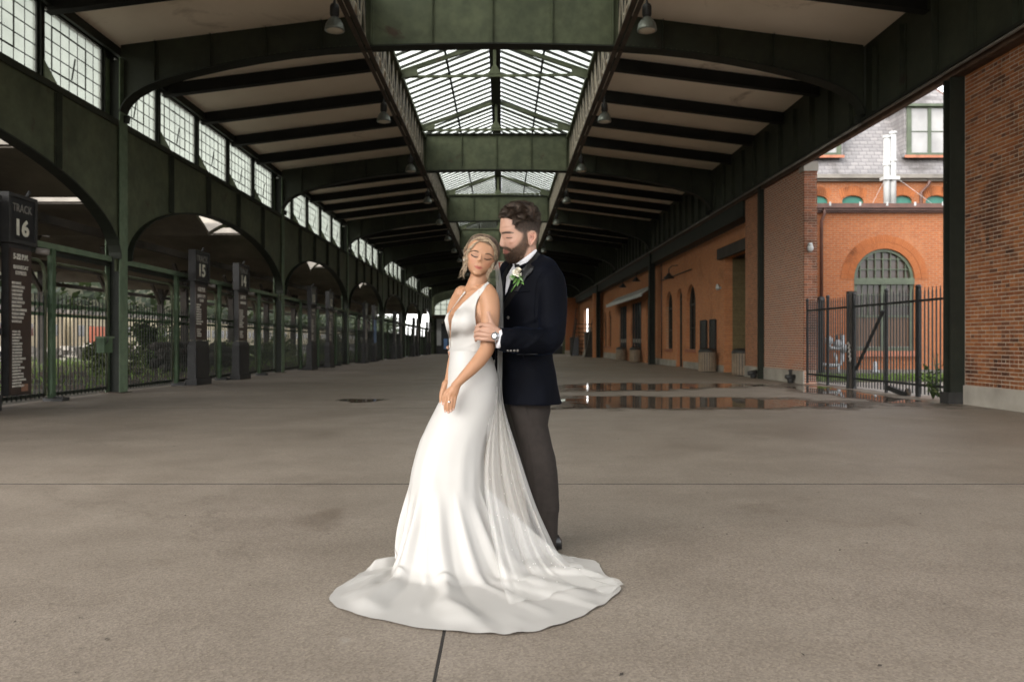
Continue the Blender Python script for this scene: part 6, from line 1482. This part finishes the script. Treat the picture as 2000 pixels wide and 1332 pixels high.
# -------------------------------- trousers and shoes
TR = MB()
rowsN = [(775, 992, 1076, 4.19, .10), (800, 994, 1074, 4.19, .10), (830, 1004, 1070, 4.185, .092), (880, 1016, 1081, 4.18, .085), (920, 1026, 1089, 4.18, .08), (960, 1036, 1091.5, 4.19, .074), (1000, 1048, 1091, 4.20, .068), (1040, 1057, 1089.5, 4.21, .062), (1066, 1064, 1090, 4.215, .06), (1073, 1064, 1091, 4.215, .06)]
rowsF = [(775, 978, 1060, 4.33, .09), (800, 981, 1055, 4.33, .09), (880, 1001, 1056, 4.34, .08), (940, 1019, 1062, 4.35, .07), (1000, 1030, 1044, 4.36, .05), (1040, 1034, 1050, 4.36, .05), (1058, 1034, 1052, 4.36, .05)]
for rows in (rowsN, rowsF):
    rings = []
    for i in range(44):
        y = rows[0][0]+(rows[-1][0]-rows[0][0])*i/43; xl, xr, Yc, b = interp(rows, y); p0, p1 = pt(xl, y, Yc), pt(xr, y, Yc); rings.append(ell((p0+p1)/2, (p1.x-p0.x)/2, b, 0, 32, 2.3))
    loft(TR, rings)
tr = remesh(TR, .0055, 3)
def tw(c, n):
    x, y = topx(c); k = .003*noise.noise(Vector((c.x*10, c.y*10, c.z*4)))
    k += .004*max(0, math.sin((x*.55+y)*.06+noise.noise(c*5)))**2*(1 if 800 < y < 1000 else .4)
    xc_ = interp([(790, 1040), (880, 1052), (1000, 1066), (1070, 1076)], y)[0]; k += .005*math.exp(-((x-xc_+14)/3.2)**2)
    return k
ripple(tr, tw); tro = link('trousers', tr, 'trouser_wool', groom); tbv = bvh_of(tr)
patch('satin_stripe', [(979, 789), (994, 788), (1010, 830), (1027, 890), (1040, 945), (1046, 1000), (1037, 1000), (1026, 962), (1010, 905), (994, 846)], tbv, 'satin_black', tro, .002, .003, loc=(0, 0, 0))
for s, (px, Y) in ((0, (1060, 4.2)), (1, (1036, 4.37))):
    b = pt(px, 1070, Y); m = MB(); rings = []
    for i, (dx, hw, hh) in enumerate([(.10, .02, .05), (.085, .034, .075), (.04, .038, .085), (-.02, .04, .07), (-.08, .044, .05), (-.14, .04, .035), (-.175, .026, .025), (-.185, .01, .015)]):
        rings.append([Vector((b.x+dx, Y+hw*math.cos(2*math.pi*k/14), .004+hh*.5+hh*.5*math.sin(2*math.pi*k/14))) for k in range(14)])
    loft(m, rings); link('shoe', m.mesh('shoe'), 'leather_black', groom)
# ================================================================ BRIDE
bride = empty('person', (pt(900, 1090, 4.02).x, 4.02, 0)); tag(bride, 'person in white satin wedding gown with long train, looking over her shoulder', 'person')
BY = 4.08; HB = MB()
hc = pt(939.5, 503, BY); roll = R(13); PXB = BY/F
def hl(lx, lz, ly=0):                     # head-local px (right, up) and metres towards the camera -> place
    return hc+Vector(((lx*math.cos(roll)+lz*math.sin(roll))*PXB, -ly, (lz*math.cos(roll)-lx*math.sin(roll))*PXB))
rowsB = [(40, 7, .02, .03), (37, 16, .045, .05), (31, 23.5, .066, .075), (22, 28, .079, .09), (12, 29.6, .085, .096), (2, 29.4, .087, .096), (-8, 28.2, .086, .09), (-16, 25.8, .084, .078), (-23, 22.2, .082, .06), (-29, 17.8, .080, .045), (-34, 12.6, .077, .03), (-37.5, 7.5, .072, .02), (-39, 4, .066, .015)]
rb_ = [(-a, b, c, d) for a, b, c, d in rowsB]; rings = []
for i in range(56):
    q = -40+79*i/55; hw, df_, db = interp(rb_, q); rg = []
    for k in range(44):
        t_ = 2*math.pi*k/44; ct, st = math.cos(t_), math.sin(t_)
        ly = df_*(-st) if st < 0 else -db*st
        if st < 0: ly = df_*abs(st)**.8
        rg.append(hl(hw*math.copysign(abs(ct)**.95, ct), -q, ly))
    rings.append(rg)
loft(HB, rings)
def hlimb(P, n=8, sub=3):                 # (lx, lz, depth towards camera, r)
    Q = catmull([tuple(hl(a, b, c))+(r,) for a, b, c, r in P], sub); HB.tube([p[:3] for p in Q], [p[3] for p in Q], n); HB.ball(Q[0][:3], Q[0][3], n=8, m=6); HB.ball(Q[-1][:3], Q[-1][3], n=8, m=6)
hlimb([(0.5, 3, .082, .0062), (.8, -3, .087, .0066), (.8, -8.2, .091, .0072)]); hlimb([(-3.6, -9.3, .082, .0058), (.8, -9.6, .087, .0062), (4.6, -9.3, .082, .0058)])        # nose
hlimb([(-8.2, -19.6, .0745, .0045), (-3, -18.6, .081, .0048), (.6, -19, .082, .0046), (4, -18.8, .081, .0048), (8.2, -20, .0745, .0045)]); hlimb([(-6.6, -21, .0765, .0046), (.4, -22.2, .0805, .0056), (6.8, -21.2, .0765, .0046)])   # lips
hlimb([(-5, -33, .064, .012), (0, -34, .068, .0135), (5, -33, .064, .012)])
for s in (-1, 1):
    hlimb([(s*7.5, 6.0, .080, .007), (s*13, 7.5, .074, .0078), (s*19.5, 5.5, .060, .007)]); hlimb([(s*7, -.2, .074, .006), (s*12, -.4, .0735, .0085), (s*17, .2, .064, .006)])   # brows, lids
    hlimb([(s*13, -9, .060, .018), (s*18, -6, .051, .016)], 10)
hlimb([(-27.5, 4, .0, .010), (-30, 8, .0, .008), (-31, 1, .0, .008), (-29.5, -6, .004, .008), (-28, -9.5, .006, .006)], 8, 3)                      # ear
limb(HB, [(941, 520, 4.10, .048), (936, 540, 4.09, .046), (931, 556, 4.085, .048), (927, 568, 4.105, .052)], 24)
# torso
fb = math.atan2(-.8, .6)
rowsT = [(557, 912, 945, .05), (563, 902, 958, .10), (570, 896, 965, .15), (580, 890, 968, .165), (600, 884, 966, .16), (620, 878, 962, .15), (635, 875.5, 958, .145), (650, 876.5, 955, .14), (665, 879, 953, .135), (684, 882, 950, .12), (705, 884, 948, .12), (730, 886, 950, .12), (760, 886, 950, .12), (800, 884, 940, .11)]
def torso_rings(y0, y1, n, grow=0, N=56):
    out = []
    for i in range(n):
        y = y0+(y1-y0)*i/(n-1); xl, xr, a = interp(rowsT, y); p0, p1 = pt(xl, y, BY+.02), pt(xr, y, BY+.02); w_ = (p1.x-p0.x)/2; a = min(a, w_/.6*.9); b = math.sqrt(max(w_*w_-(.6*a)**2, .0006))/.8
        out.append(ell((p0+p1)/2, a+grow, b+grow, fb, N, 2.15))
    return out
loft(HB, torso_rings(557, 800, 40))
limb(HB, [(889, 632, 4.045, .046), (890, 630, 4.045, .046)], 24, 2); limb(HB, [(914, 630, 4.005, .056), (915, 629, 4.005, .056)], 24, 2)
# left arm (towards the camera) and hand on the thigh
limb(HB, [(950, 571, 4.02, .046), (956, 585, 3.985, .048), (958, 612, 3.965, .0465), (956, 645, 3.95, .0425), (953, 672, 3.935, .038), (950, 684, 3.925, .0365), (937, 703, 3.905, .035), (920, 722, 3.885, .0305), (905, 737, 3.872, .0245), (895.5, 747, 3.865, .0215), (889, 754, 3.862, .021)], 30, 6)
handvol(HB, [[(891, 751, 3.862, .019), (881, 764, 3.86, .014), (873.5, 772, 3.862, .0095)], [(892, 752, 3.862, .019), (884, 765, 3.856, .015), (878.5, 774, 3.858, .0098)], [(893, 753, 3.862, .018), (888, 766, 3.857, .0145), (884, 775, 3.858, .0098)], [(893, 754, 3.864, .017), (891, 766, 3.86, .013), (889.5, 775, 3.861, .0092)]],
 [[(873, 772, 3.861, .0092), (870.3, 783, 3.86, .0084), (869.3, 794, 3.862, .0075), (869.6, 804, 3.866, .006)], [(878.3, 774, 3.857, .0095), (876.6, 785.5, 3.855, .0086), (875.6, 796, 3.858, .0077), (875.8, 806, 3.863, .006)], [(884, 775, 3.857, .0094), (882.2, 786, 3.855, .0084), (881.2, 795.5, 3.858, .0075), (880.8, 803.5, 3.862, .006)], [(889.5, 775, 3.86, .0088), (888.2, 785, 3.859, .0078), (886.6, 793.5, 3.861, .007), (885.4, 800.5, 3.865, .0056)]],
 [(884, 757, 3.868, .0125), (872, 766, 3.872, .0105), (866.5, 778, 3.874, .009), (865.8, 789, 3.878, .0075)])
# right arm: behind her waist edge, the hand showing left of the thigh
limb(HB, [(903, 575, 4.17, .044), (888, 610, 4.21, .042), (893, 670, 4.2, .036), (884, 715, 4.13, .03), (876, 742, 4.07, .021), (870, 752, 4.05, .020)], 12)
limb(HB, [(871, 750, 4.05, .02), (865, 766, 4.035, .0165), (862.5, 776, 4.03, .013)], 10, 3)
for x0, x1, y1 in ((861.5, 861.8, 793), (864.5, 864.2, 797)): limb(HB, [(x0+.5, 774, 4.03, .0095), (x0-.6, 784, 4.025, .0085), (x1, y1, 4.03, .0065)], 8, 3)
# legs under the gown
limb(HB, [(905, 790, 4.05, .085), (858, 890, 4.0, .055), (850, 1050, 4.06, .035), (840, 1078, 4.05, .03)], 12); limb(HB, [(930, 790, 4.1, .085), (905, 900, 4.08, .055), (905, 1065, 4.1, .035)], 12)
bb = remesh(HB, .0028, 4); bbv = bvh_of(bb)
SKB = (.335, .175, .098)
def hpx(l): return [topx(hl(a, b)) for a, b in l]
BROW = (.06, .035, .022); DK = (.014, .009, .008); LPB = (.30, .075, .06); SHD = (.20, .095, .055)  # SHD and the dark nostril and mouth tones paint shade into the skin
rules = []
for s in (-1, 1):
    rules += [(hpx([(s*6.5, 8.2), (s*11, 10.3), (s*17, 9.8), (s*22, 6), (s*17, 8.3), (s*11, 8.4), (s*7, 6.6)]), BROW, .9, .9),
              (hpx([(s*5.5, 4), (s*12, 7), (s*20, 4), (s*20, -1), (s*12, -3), (s*6, -1)]), SHD, 2.2, .62),
              (hpx([(s*7, 1.6), (s*12, 3.2), (s*17, 1.6), (s*12, .4)]), (.31, .17, .10), 1.2, .6),
              (hpx([(s*6.4, -1.2), (s*9, -1.0), (s*13, -1.0), (s*17.5, 0), (s*20.5, 2), (s*17.5, -1.6), (s*12, -3.0), (s*8, -2.6)]), DK, .9, .97),
              (hpx([(s*9, -10), (s*20, -4), (s*24, -6), (s*20, -14), (s*12, -16)]), (.36, .14, .085), 5, .55)]
rules += [(hpx([(-9, -19.8), (-4, -17.6), (0, -18.4), (4, -17.6), (9, -20.4), (3, -20), (-3, -20)]), LPB, .9, .9), (hpx([(-8.4, -20.2), (0, -20.4), (8.4, -20.6), (4.5, -23.2), (0, -24), (-4.5, -23.2)]), LPB, 1.1, .9), (hpx([(-9.6, -20.2), (-3, -19.8), (0, -20.3), (3, -19.9), (9.6, -20.8), (3, -20.9), (-3, -20.9)]), (.13, .035, .03), .7, .8),
          (hpx([(-3.8, -11.2), (-1.2, -10.6), (-1.4, -12), (-3.6, -12.2)]), (.13, .05, .035), .7, .8), (hpx([(5, -11.2), (2.2, -10.6), (2.4, -12), (4.8, -12.2)]), (.13, .05, .035), .7, .8),
          (hpx([(-22, 26), (0, 30), (22, 24), (24, 14), (10, 18), (-10, 20)]), (.33, .18, .105), 5, .4),
          (hpx([(-20, 30), (-31, 22), (-33, -2), (-40, 20), (-20, 44), (20, 44), (40, 10), (32, -18), (28.4, 0), (26, 18), (14, 25), (2, 28)]), (.10, .065, .042), 1.6, .95)]
nail = (.62, .42, .36)
for x, y in ((869.6, 804.5), (875.8, 806.5), (880.8, 804), (885.2, 801), (865.8, 789.5)): rules.append(([(x-1.6, y-3), (x+1.6, y-3), (x+1.3, y+1.5), (x-1.3, y+1.5)], nail, .8, .9))
paint(bb, SKB, rules, .05)
link('body', bb, 'skin', bride)
# -------------------------------- bodice with deep V
BD = MB(); loft(BD, torso_rings(566, 692, 40, .0075)); limb(BD, [(885, 632, 4.035, .060), (886, 630, 4.035, .060)], 24, 2); limb(BD, [(914, 630, 4.0, .064), (915, 629, 4.0, .064)], 24, 2)
bd = remesh(BD, .004, 14)
bdfull = bvh_of(bd)
PR = [(944.5, 557.5), (949, 560), (940, 574.6), (933, 586), (929, 600), (928, 618), (930, 634), (934, 655), (944, 672), (944, 684), (920, 688), (898, 688), (881, 687), (879.8, 669), (880.3, 650), (882.3, 626), (888.5, 610), (903, 593.5), (924, 574.6)]
PLf = [(907.5, 569), (909.5, 572), (906.5, 575.5), (893.6, 591), (882, 606), (876.2, 616.6), (875.2, 624), (878, 642), (879.6, 667), (880.5, 687), (876, 687), (877.5, 675), (876.5, 659), (871.5, 642), (868, 626), (871.5, 615), (884, 602), (895, 586)]
KEEP = [(920, 640), (934, 650), (939, 668), (948, 690), (990, 700), (990, 720), (884, 720), (884, 660), (888, 635), (905, 610), (925, 590)]
bmh = bmesh.new(); bmh.from_mesh(bd); kill = []
for f in bmh.faces:
    c = f.calc_center_median(); x, y = topx(c)
    if y > 694 or y < 600 or (x < 905 and y < 672): kill.append(f); continue
    if f.normal.y < .25:
        if not inpoly(x, y, KEEP): kill.append(f)
    elif y < 590+max(0, (x-900))*.0: kill.append(f)
bmesh.ops.delete(bmh, geom=kill, context='FACES'); bmesh.ops.smooth_vert(bmh, verts=[v for v in bmh.verts if v.is_boundary], factor=.5, use_axis_x=True, use_axis_y=True, use_axis_z=True)
for _ in range(3): bmesh.ops.smooth_vert(bmh, verts=[v for v in bmh.verts if v.is_boundary], factor=.5, use_axis_x=True, use_axis_y=True, use_axis_z=True)
bmh.to_mesh(bd); bmh.free()
def bw(c, n):
    x, y = topx(c); return .0022*noise.noise(Vector((c.x*16, c.y*10, c.z*26)))+.0026*max(0, math.sin((y*.9+x*.5)*.22))**3*max(0, min(1, (y-645)/25))
ripple(bd, bw); bdo = link('dress_bodice', bd, 'dress_satin', bride); dbv = bvh_of(bd, bb)
ubv = bvh_of(bd, bb)
class Both:                                # the dress lies on whichever is nearer the eye, shape or skin
    def ray_cast(s, o, d, m=20):
        a = bdfull.ray_cast(o, d, m); b = bbv.ray_cast(o, d, m)
        if a[0] is None: return b
        if b[0] is None: return a
        return a if (a[0]-o).length < (b[0]-o).length else b
def bfold(x, y): return .0022*max(0, math.sin((y*.95+x*.45)*.24))**3*max(0, min(1, (y-648)/18))
patch('bodice_panel', PR, bdfull, 'dress_satin', bdo, .003, .002, 2., 10, bfold, loc=(0, 0, 0))
patch('bodice_panel', PLf, bdfull, 'dress_satin', bdo, .003, .002, 1.6, 10, bfold, loc=(0, 0, 0))
patch('strap', [(936, 566), (944.5, 557), (952, 551), (956, 553.5), (950, 559.5), (941, 574), (935, 582)], Both(), 'dress_satin', bdo, .002, .002, 1.6, 6, loc=(0, 0, 0))
# -------------------------------- skirt and train as one cloth
CG = Vector((-.13, 3.97)); ND = 360
upper = [  # y, left, right, Yc, half-depth
 (684, 879, 953, 4.10, .112), (700, 878, 962, 4.10, .122), (720, 877, 968, 4.10, .135), (745, 873, 972, 4.10, .146), (770, 866.5, 973, 4.09, .15), (800, 850, 969, 4.08, .152), (830, 834, 960, 4.06, .155), (860, 820.5, 950, 4.04, .158), (890, 811, 945, 4.02, .162), (920, 804, 944, 4.0, .17), (945, 800, 944.5, 3.98, .182)]
RT_ = [(0, .60), (10, .47), (30, .33), (60, .29), (100, .29), (130, .33), (150, .40), (158, .44), (164, .435), (168, .37), (172, .31), (176, .285), (180.8, .27), (182.2, .50), (184, .50), (190, .515), (200, .565), (208, .64), (215, .735), (221, .815), (226, .86), (232, .885), (241, .90), (250, .915), (258, .94), (264, .962), (272, .985), (278, 1.01), (285, 1.0), (291, .965), (299, .92), (306, .875), (317, .83), (327, .79), (334, .72), (339, .66), (346, .63), (360, .60)]
def outline(deg): return interp(RT_, deg % 360)[0]
RID = [(188, 1.5, 5), (206, .8, 6), (231, 1.1, 9), (252, .45, 4), (266, 1.0, 8), (288, .7, 5), (307, .9, 8), (333, .8, 6)]
rings = []
def foldsum(th, lvl):
    return (math.cos(th*7+1.3)+.7*math.cos(th*11-.6+lvl*1.5)+.5*math.cos(th*17+2.1-lvl*2))/2.2
for i in range(46):
    y = 684+(945-684)*i/45; xl, xr, Yc, b = interp(upper, y); p0, p1 = pt(xl, y, Yc), pt(xr, y, Yc); a = (p1.x-p0.x)/2; c = (p0+p1)/2; rg = []
    lv = max(0, (y-820)/125)
    for k in range(ND):
        th = 2*math.pi*k/ND; cs, sn = math.cos(th), math.sin(th); g_ = 1+.030*lv*foldsum(th, lv)*(0.25 if 2.4 < th < 3.5 else 1)
        x = c.x+a*math.copysign(abs(cs)**.93, cs)*g_; yv = Yc+b*math.copysign(abs(sn)**.93, sn)*g_
        # pull creases across the hip, fanning from the seat
        px_, py_ = topx((x, yv, c.z)); cr = 0
        if sn < .2: cr = .0042*max(0, math.sin((px_*.50+py_*1.0)*.115+noise.noise(Vector((x*5, c.z*5, 0)))*1.5))**3*math.exp(-((py_-725)/55)**2)+.0025*noise.noise(Vector((x*9, yv*9, c.z*9)))
        d = Vector((cs, sn, 0)); rg.append(Vector((x, yv, c.z))+d*cr)
    rings.append(rg)
last = rings[-1]; NR = 54
zk = last[0].z
for i in range(1, NR+1):
    u = i/NR; rg = []
    for k in range(ND):
        p = last[k]; th = 2*math.pi*k/ND; deg = math.degrees(th)
        # walk from the knee ring to the hem outline along a bearing that turns towards the outline's centre
        pr = math.atan2(p.y-CG.y, p.x-CG.x); r0 = math.hypot(p.x-CG.x, p.y-CG.y)
        Rn = outline(deg)*(1+.006*noise.noise(Vector((math.cos(th)*7, math.sin(th)*7, 0)))+.004*math.sin(th*37+3*math.sin(th*5))); tgt = Vector((CG.x+Rn*math.cos(th), CG.y+Rn*math.sin(th)))
        train = 1. if 182.2 <= deg or deg < 4 else max(0, (deg-180.8)/1.4) if deg > 180.8 else max(0, (12-deg)/8) if deg < 12 else 0
        s_ = u if not train else (u**1.0)
        q = Vector((p.x, p.y)).lerp(tgt, s_*(1-.0*train)) if train < .01 else Vector((p.x, p.y)).lerp(tgt, (u*(1-.35*train)+.35*train*u*u))
        touch = 1.0 if train < .01 else 1-.60*train
        f_ = max(0., 1-u/touch); z = zk*f_**(1.0+.55*train)
        dg_ = deg-7*u+5*noise.noise(Vector((u*2.5, deg*.02, 0))); fo = sum(a_*math.exp(-((dg_-d_)/w_)**2) for d_, a_, w_ in RID)*2-.75 if train > .3 else foldsum(th, 1+u)
        amp = (.018*math.sin(math.pi*min(1, u*1.05)) if train < .3 else (.030*math.sin(math.pi*min(1, u/touch*.9))*(1 if u < touch else max(0, 1-(u-touch)/(1-touch)))))
        dirv = (tgt-Vector((p.x, p.y))); dirv = dirv.normalized() if dirv.length > 1e-6 else Vector((1, 0))
        q = q+dirv*amp*fo*.55
        z += max(0, amp*fo*.6) if train > .3 else 0
        if train > .3 and u >= touch*.8:
            nz = noise.noise(Vector((q.x*6, q.y*6, 1.3))); z += .010*max(0, nz)+.016*max(0, math.sin(th*9+q.y*3+2*noise.noise(Vector((q.x*3, q.y*3, 0)))))**6*min(1, (1-u)*5)*min(1, (u-touch*.8)*6)
            z += .017*max(0, fo)*min(1, (1-u)*8)+(.012*max(0, noise.noise(Vector((deg*.085, u*1.6, 5))))+.005*max(0, noise.noise(Vector((deg*.25, u*3, 9)))))*min(1, (1-u)*6)
            if u > .93: z += .004*(1+math.sin(th*41+2*math.sin(th*13)))*(u-.93)/.07
        if train <= .3 and u > .9: z = max(z, .004)
        rg.append(Vector((q.x, q.y, max(z, .006))))
    rings.append(rg)
SK = MB(); loft(SK, rings, cap=False); skm = SK.mesh('skirt')
bmh = bmesh.new(); bmh.from_mesh(skm); 
for _ in range(2): bmesh.ops.smooth_vert(bmh, verts=bmh.verts, factor=.4, use_axis_x=True, use_axis_y=True, use_axis_z=True)
bmh.to_mesh(skm); bmh.free()
sko = link('dress_skirt', skm, 'dress_satin', bride); sbv = bvh_of(skm, bb)
wbm = MB(); rw_ = torso_rings(678.5, 687.5, 4, .0125, 80)
for r_ in rw_:
    for q in r_: q.z += .07*(q.x-rw_[0][0].x*0+.17)*.6
loft(wbm, rw_, cap=False); link('waistband', wbm.mesh('waistband'), 'dress_satin', sko, loc=(0, 0, 0))
# -------------------------------- veil
vd = bvh_of(skm); Lp = catmull([(966, 512, 4.16), (969, 560, 4.15), (972, 640, 4.12), (971, 720, 4.08), (966, 790, 4.02), (950, 870, 3.95), (945, 940, 3.88), (953, 1010, 3.80), (966, 1080, 3.70), (980, 1140, 3.52), (995, 1190, 3.28)], 8); Rp = catmull([(972, 508, 4.17), (981, 560, 4.17), (983, 640, 4.14), (981, 720, 4.12), (984, 790, 4.08), (1014, 890, 4.02), (1044, 980, 3.98), (1070, 1040, 3.96), (1094, 1084, 3.93), (1140, 1120, 3.80), (1218, 1147, 3.58)], 8)
NV = 70; V = MB(); G = []
for i, (l_, r_) in enumerate(zip(Lp, Rp)):
    for j in range(NV+1):
        v = j/NV; t_ = i/(len(Lp)-1); px_ = l_[0]+(r_[0]-l_[0])*v; py_ = l_[1]+(r_[1]-l_[1])*v; Y = l_[2]+(r_[2]-l_[2])*v
        ph = math.sin(v*17+1.2*math.sin(t_*3))+.6*math.sin(v*31+2)+.25*math.sin(v*53); amp = .004+.02*max(0, min(1, (t_-.3)/.4))
        Y2 = Y+amp*ph*(1 if t_ < .9 else .4); p = pt(px_, py_, Y2)
        h = vd.ray_cast(Vector((p.x, p.y, .9)), Vector((0, 0, -1)))
        zmin = (h[0].z if h[0] is not None and h[0].z < p.z+.08 else 0)+.006
        if p.z < zmin: p.z = zmin+.002*(1+ph)
        G.append(p)
nL = len(Lp); V.add(G, [(i*(NV+1)+j, (i+1)*(NV+1)+j, (i+1)*(NV+1)+j+1, i*(NV+1)+j+1) for i in range(nL-1) for j in range(NV)], True)
vl = V.build('veil', 'veil_tulle', bride)
m = MB(); rnd = random.Random(2)
for _ in range(30):
    i = rnd.randrange(nL//2+4, nL-4); j = rnd.randrange(4, NV-3); p = G[i*(NV+1)+j]; m.ball(p+Vector((0, -.003, .001)), .0019, n=6, m=4)
link('veil_pearls', m.mesh('veil_pearls'), 'pearl', vl, loc=(0, 0, 0), kind='stuff')
V2 = MB(); G2 = []                        # the veil's hem lying loose on the floor beyond the train
for i in range(9):
    for j in range(26):
        a, b = i/8, j/25; px_ = 1088+130*b-34*a*(1-.3*b)+6*math.sin(b*9+a*3); py_ = 1082+64*b**.8+22*a*(.4+.6*b); Y = CH*F/(py_-CY)
        G2.append(Vector(((px_-CX)*Y/F, Y, .008+.012*abs(math.sin(b*13+a*4))*(1-a*.5))))
V2.add(G2, [(i*26+j, (i+1)*26+j, (i+1)*26+j+1, i*26+j+1) for i in range(8) for j in range(25)], True); link('veil_hem', V2.mesh('veil_hem'), 'veil_tulle', vl, loc=(0, 0, 0))
# -------------------------------- hair
S = []; SB = []; rnd = random.Random(12)
# cap: the mass of the hair, parted and drawn back to a low chignon
hm = MB(); rings = []
for i in range(44):
    q = -43+60*i/43; hw, df_, db = interp(rb_, q*.93); rg = []
    fr = 1. if q < -34 else max(0, 1-(q+34)/9)      # how far the hair comes to the front: top only, then the sides
    for k in range(90):
        t_ = 2*math.pi*k/90; ct, st = math.cos(t_), math.sin(t_); e = 1.045+.004*math.sin(t_*46+q*.3)
        ly = -(db+.012)*st if st > 0 else df_*abs(st)**.8*(.98*fr+(.50+.012*min(25, q+34))*(1-fr)*0+.42*(1-fr))
        rg.append(hl(hw*e*ct*1.02+(1.2 if ct > 0 else -.4), -q, ly+.002))
    rings.append(rg)
loft(hm, rings); hm.ball(hl(8, -14, -.095), .05, .042, .045, 16, 10); hcm = hm.mesh('hair_back'); link('hair_back', hcm, 'hair_cap', bride); hbv = bvh_of(bb, hcm)
def sweep(P, n, spread, lst, lift=.003, jit=.5, wav=0.):
    Q = catmull([(a[0], a[1], a[2] if len(a) > 2 else -.03) for a in P], 6)
    for _ in range(n):
        o = rnd.gauss(0, spread); o2 = rnd.gauss(0, 1); pts_ = []; ex = abs(rnd.gauss(0, .0009))
        L = int(len(Q)*rnd.uniform(.82, 1))
        for i, q in enumerate(Q[:max(4, L)]):
            t_ = i/(len(Q)-1); w_ = wav*math.sin(t_*9+o2*.5)*t_; lx, lz = q[0]+o*(.5+t_*.8)+w_, q[1]+o*.35+jit*math.sin(t_*5+o2)*.5
            x, y = topx(hl(lx, lz)); h, nn = cast(hbv, x, y); dep = q[2] if q[2] > .0 else None
            p = (h+nn*(lift+ex)) if h is not None and dep is None else hl(lx, lz, dep if dep is not None else .02)
            if h is not None and dep is not None and p.y > h.y-.003: p.y = h.y-.003
            pts_.append(p)
        lst.append(pts_)
HC = hl(0, 4, -.012)
def hdir(v): return hl(v[0], v[1])-hl(0, 0)+Vector((0, -v[2]*PXB, 0))
def onhead(v, lift):
    d = hdir(v).normalized(); h = hbv.ray_cast(HC+d*.3, -d, .3)
    return (h[0]+d*lift) if h[0] is not None else HC+d*.1
def comb(a, b, bulge, n, lst):
    for _ in range(n):
        o = [rnd.gauss(0, .9) for _ in range(3)]; lf_ = .0012+abs(rnd.gauss(0, .0011)); P = []
        for i in range(9):
            t_ = i/8; v = [a[q]*(1-t_)+b[q]*t_+bulge[q]*math.sin(math.pi*t_)+o[q]*(.3+.7*t_) for q in range(3)]; P.append(onhead(v, lf_))
        lst.append(P)
for k in range(40):                        # from the parting, front hairline to crown, down both sides and back
    t_ = k/39; st_ = (7.5-1.5*t_, 31+11*min(1, t_*1.6), 30-52*t_)
    lst = S if k < 3 or k % 6 == 0 else SB
    comb(st_, (-31, 2-14*t_, 4-30*t_), (-9, 9, 9-4*t_), 42, lst); comb((st_[0]+1, st_[1], st_[2]), (32, -8-8*t_, 4-28*t_), (10, 8, 8-4*t_), 42, lst if k < 2 else SB)
sweep([(7, 32.5), (-6, 30.5), (-16, 23), (-22, 12), (-26, 2), (-28, -8, .045), (-26, -22, .045), (-25, -36, .05), (-31, -52, .055)], 42, 1.5, S, .004, .5, 1.6)
sweep([(7, 33), (-4, 31.5), (-14, 25.5), (-21, 16), (-27, 4), (-28.5, -6, .03), (-27, -16, .03)], 80, 1.5, S, .004)
sweep([(9, 32), (16, 26.5), (22, 17), (25.5, 5), (26.5, -8, .045), (25, -22, .05), (21, -34, .055), (28, -48, .06)], 36, 1.3, S, .004, .5, 1.5)
sweep([(9, 33), (17, 28.5), (24, 20), (28, 9), (29, -6, .03)], 55, 1.3, S, .004)
for P in ([(-24, -8, .04), (-22, -24, .045), (-25, -40, .05), (-22, -54, .05)], [(-27, -16, .04), (-30, -34, .04), (-35, -46, .045)], [(22, -18, .05), (20, -30, .05), (26, -44, .05)], [(-30, 20, .0), (-34, 8, .0), (-32, -12, .01)]): sweep(P, 8, .9, S, .004, .5, 2.2)
strands('hair', 'hair_blond', bride, S, .00062); strands('hair', 'hair_brown', bride, SB, .00075)
S = []; SBW = []
for s_ in (-1, 1):                         # brows and lashes
    for k in range(75):
        t_ = rnd.random(); lx = s_*(6.2+15.5*t_); lz = 7.2+3.6*math.sin(math.pi*(.12+.72*t_))-3.6*t_*t_+rnd.uniform(-.7, .7)*(1-.65*t_); x, y = topx(hl(lx, lz)); h, nn = cast(bbv, x, y)
        if h is None: continue
        d = ((hl(lx+s_, lz+.3*(1-2*t_))-hl(lx, lz)).normalized()+nn*.2).normalized(); SBW.append([h, h+d*.0035+nn*.0005, h+d*.007])
    for k in range(150):
        t_ = rnd.random(); lx = s_*(6.4+13.4*t_); lz = -.8-1.9*math.sin(math.pi*t_)+2.6*t_*t_; x, y = topx(hl(lx, lz)); h, nn = cast(bbv, x, y)
        if h is None: continue
        d = (Vector((s_*(t_-.25)*.9, -.55, -.55))+nn*.35).normalized(); S.append([h+nn*.0004, h+d*.003, h+d*.006+Vector((0, 0, .001))])
strands('eyelashes', 'lash_dark', bride, S, .00062); strands('eyebrows', 'hair_brown', bride, SBW, .0005)
m = MB(); e = hl(-30.5, -13, .008); m.ball(e, .006, n=10, m=6); m.tube([e+Vector((0, 0, .006)), e+Vector((0, 0, .013))], .0015, 5); link('earring', m.mesh('earring'), 'pearl', bride)
rp_ = pt(878.2, 785.5, 3.852); m = MB(); 
for k in range(13):
    a = 2*math.pi*k/12; q = pt(876.8, 785.5, 3.855)+Vector((.0092*math.cos(a), .0092*math.sin(a), 0))
    if k: m.bar(prev, q, .0018)
    prev = q
link('wedding_ring', m.mesh('wedding_ring'), 'steel', bride); link('ring_stone', MB().ball(pt(877.2, 785.2, 3.843), .0042, .003, .0042, 8, 5).mesh('ring_stone'), 'diamond', bride)
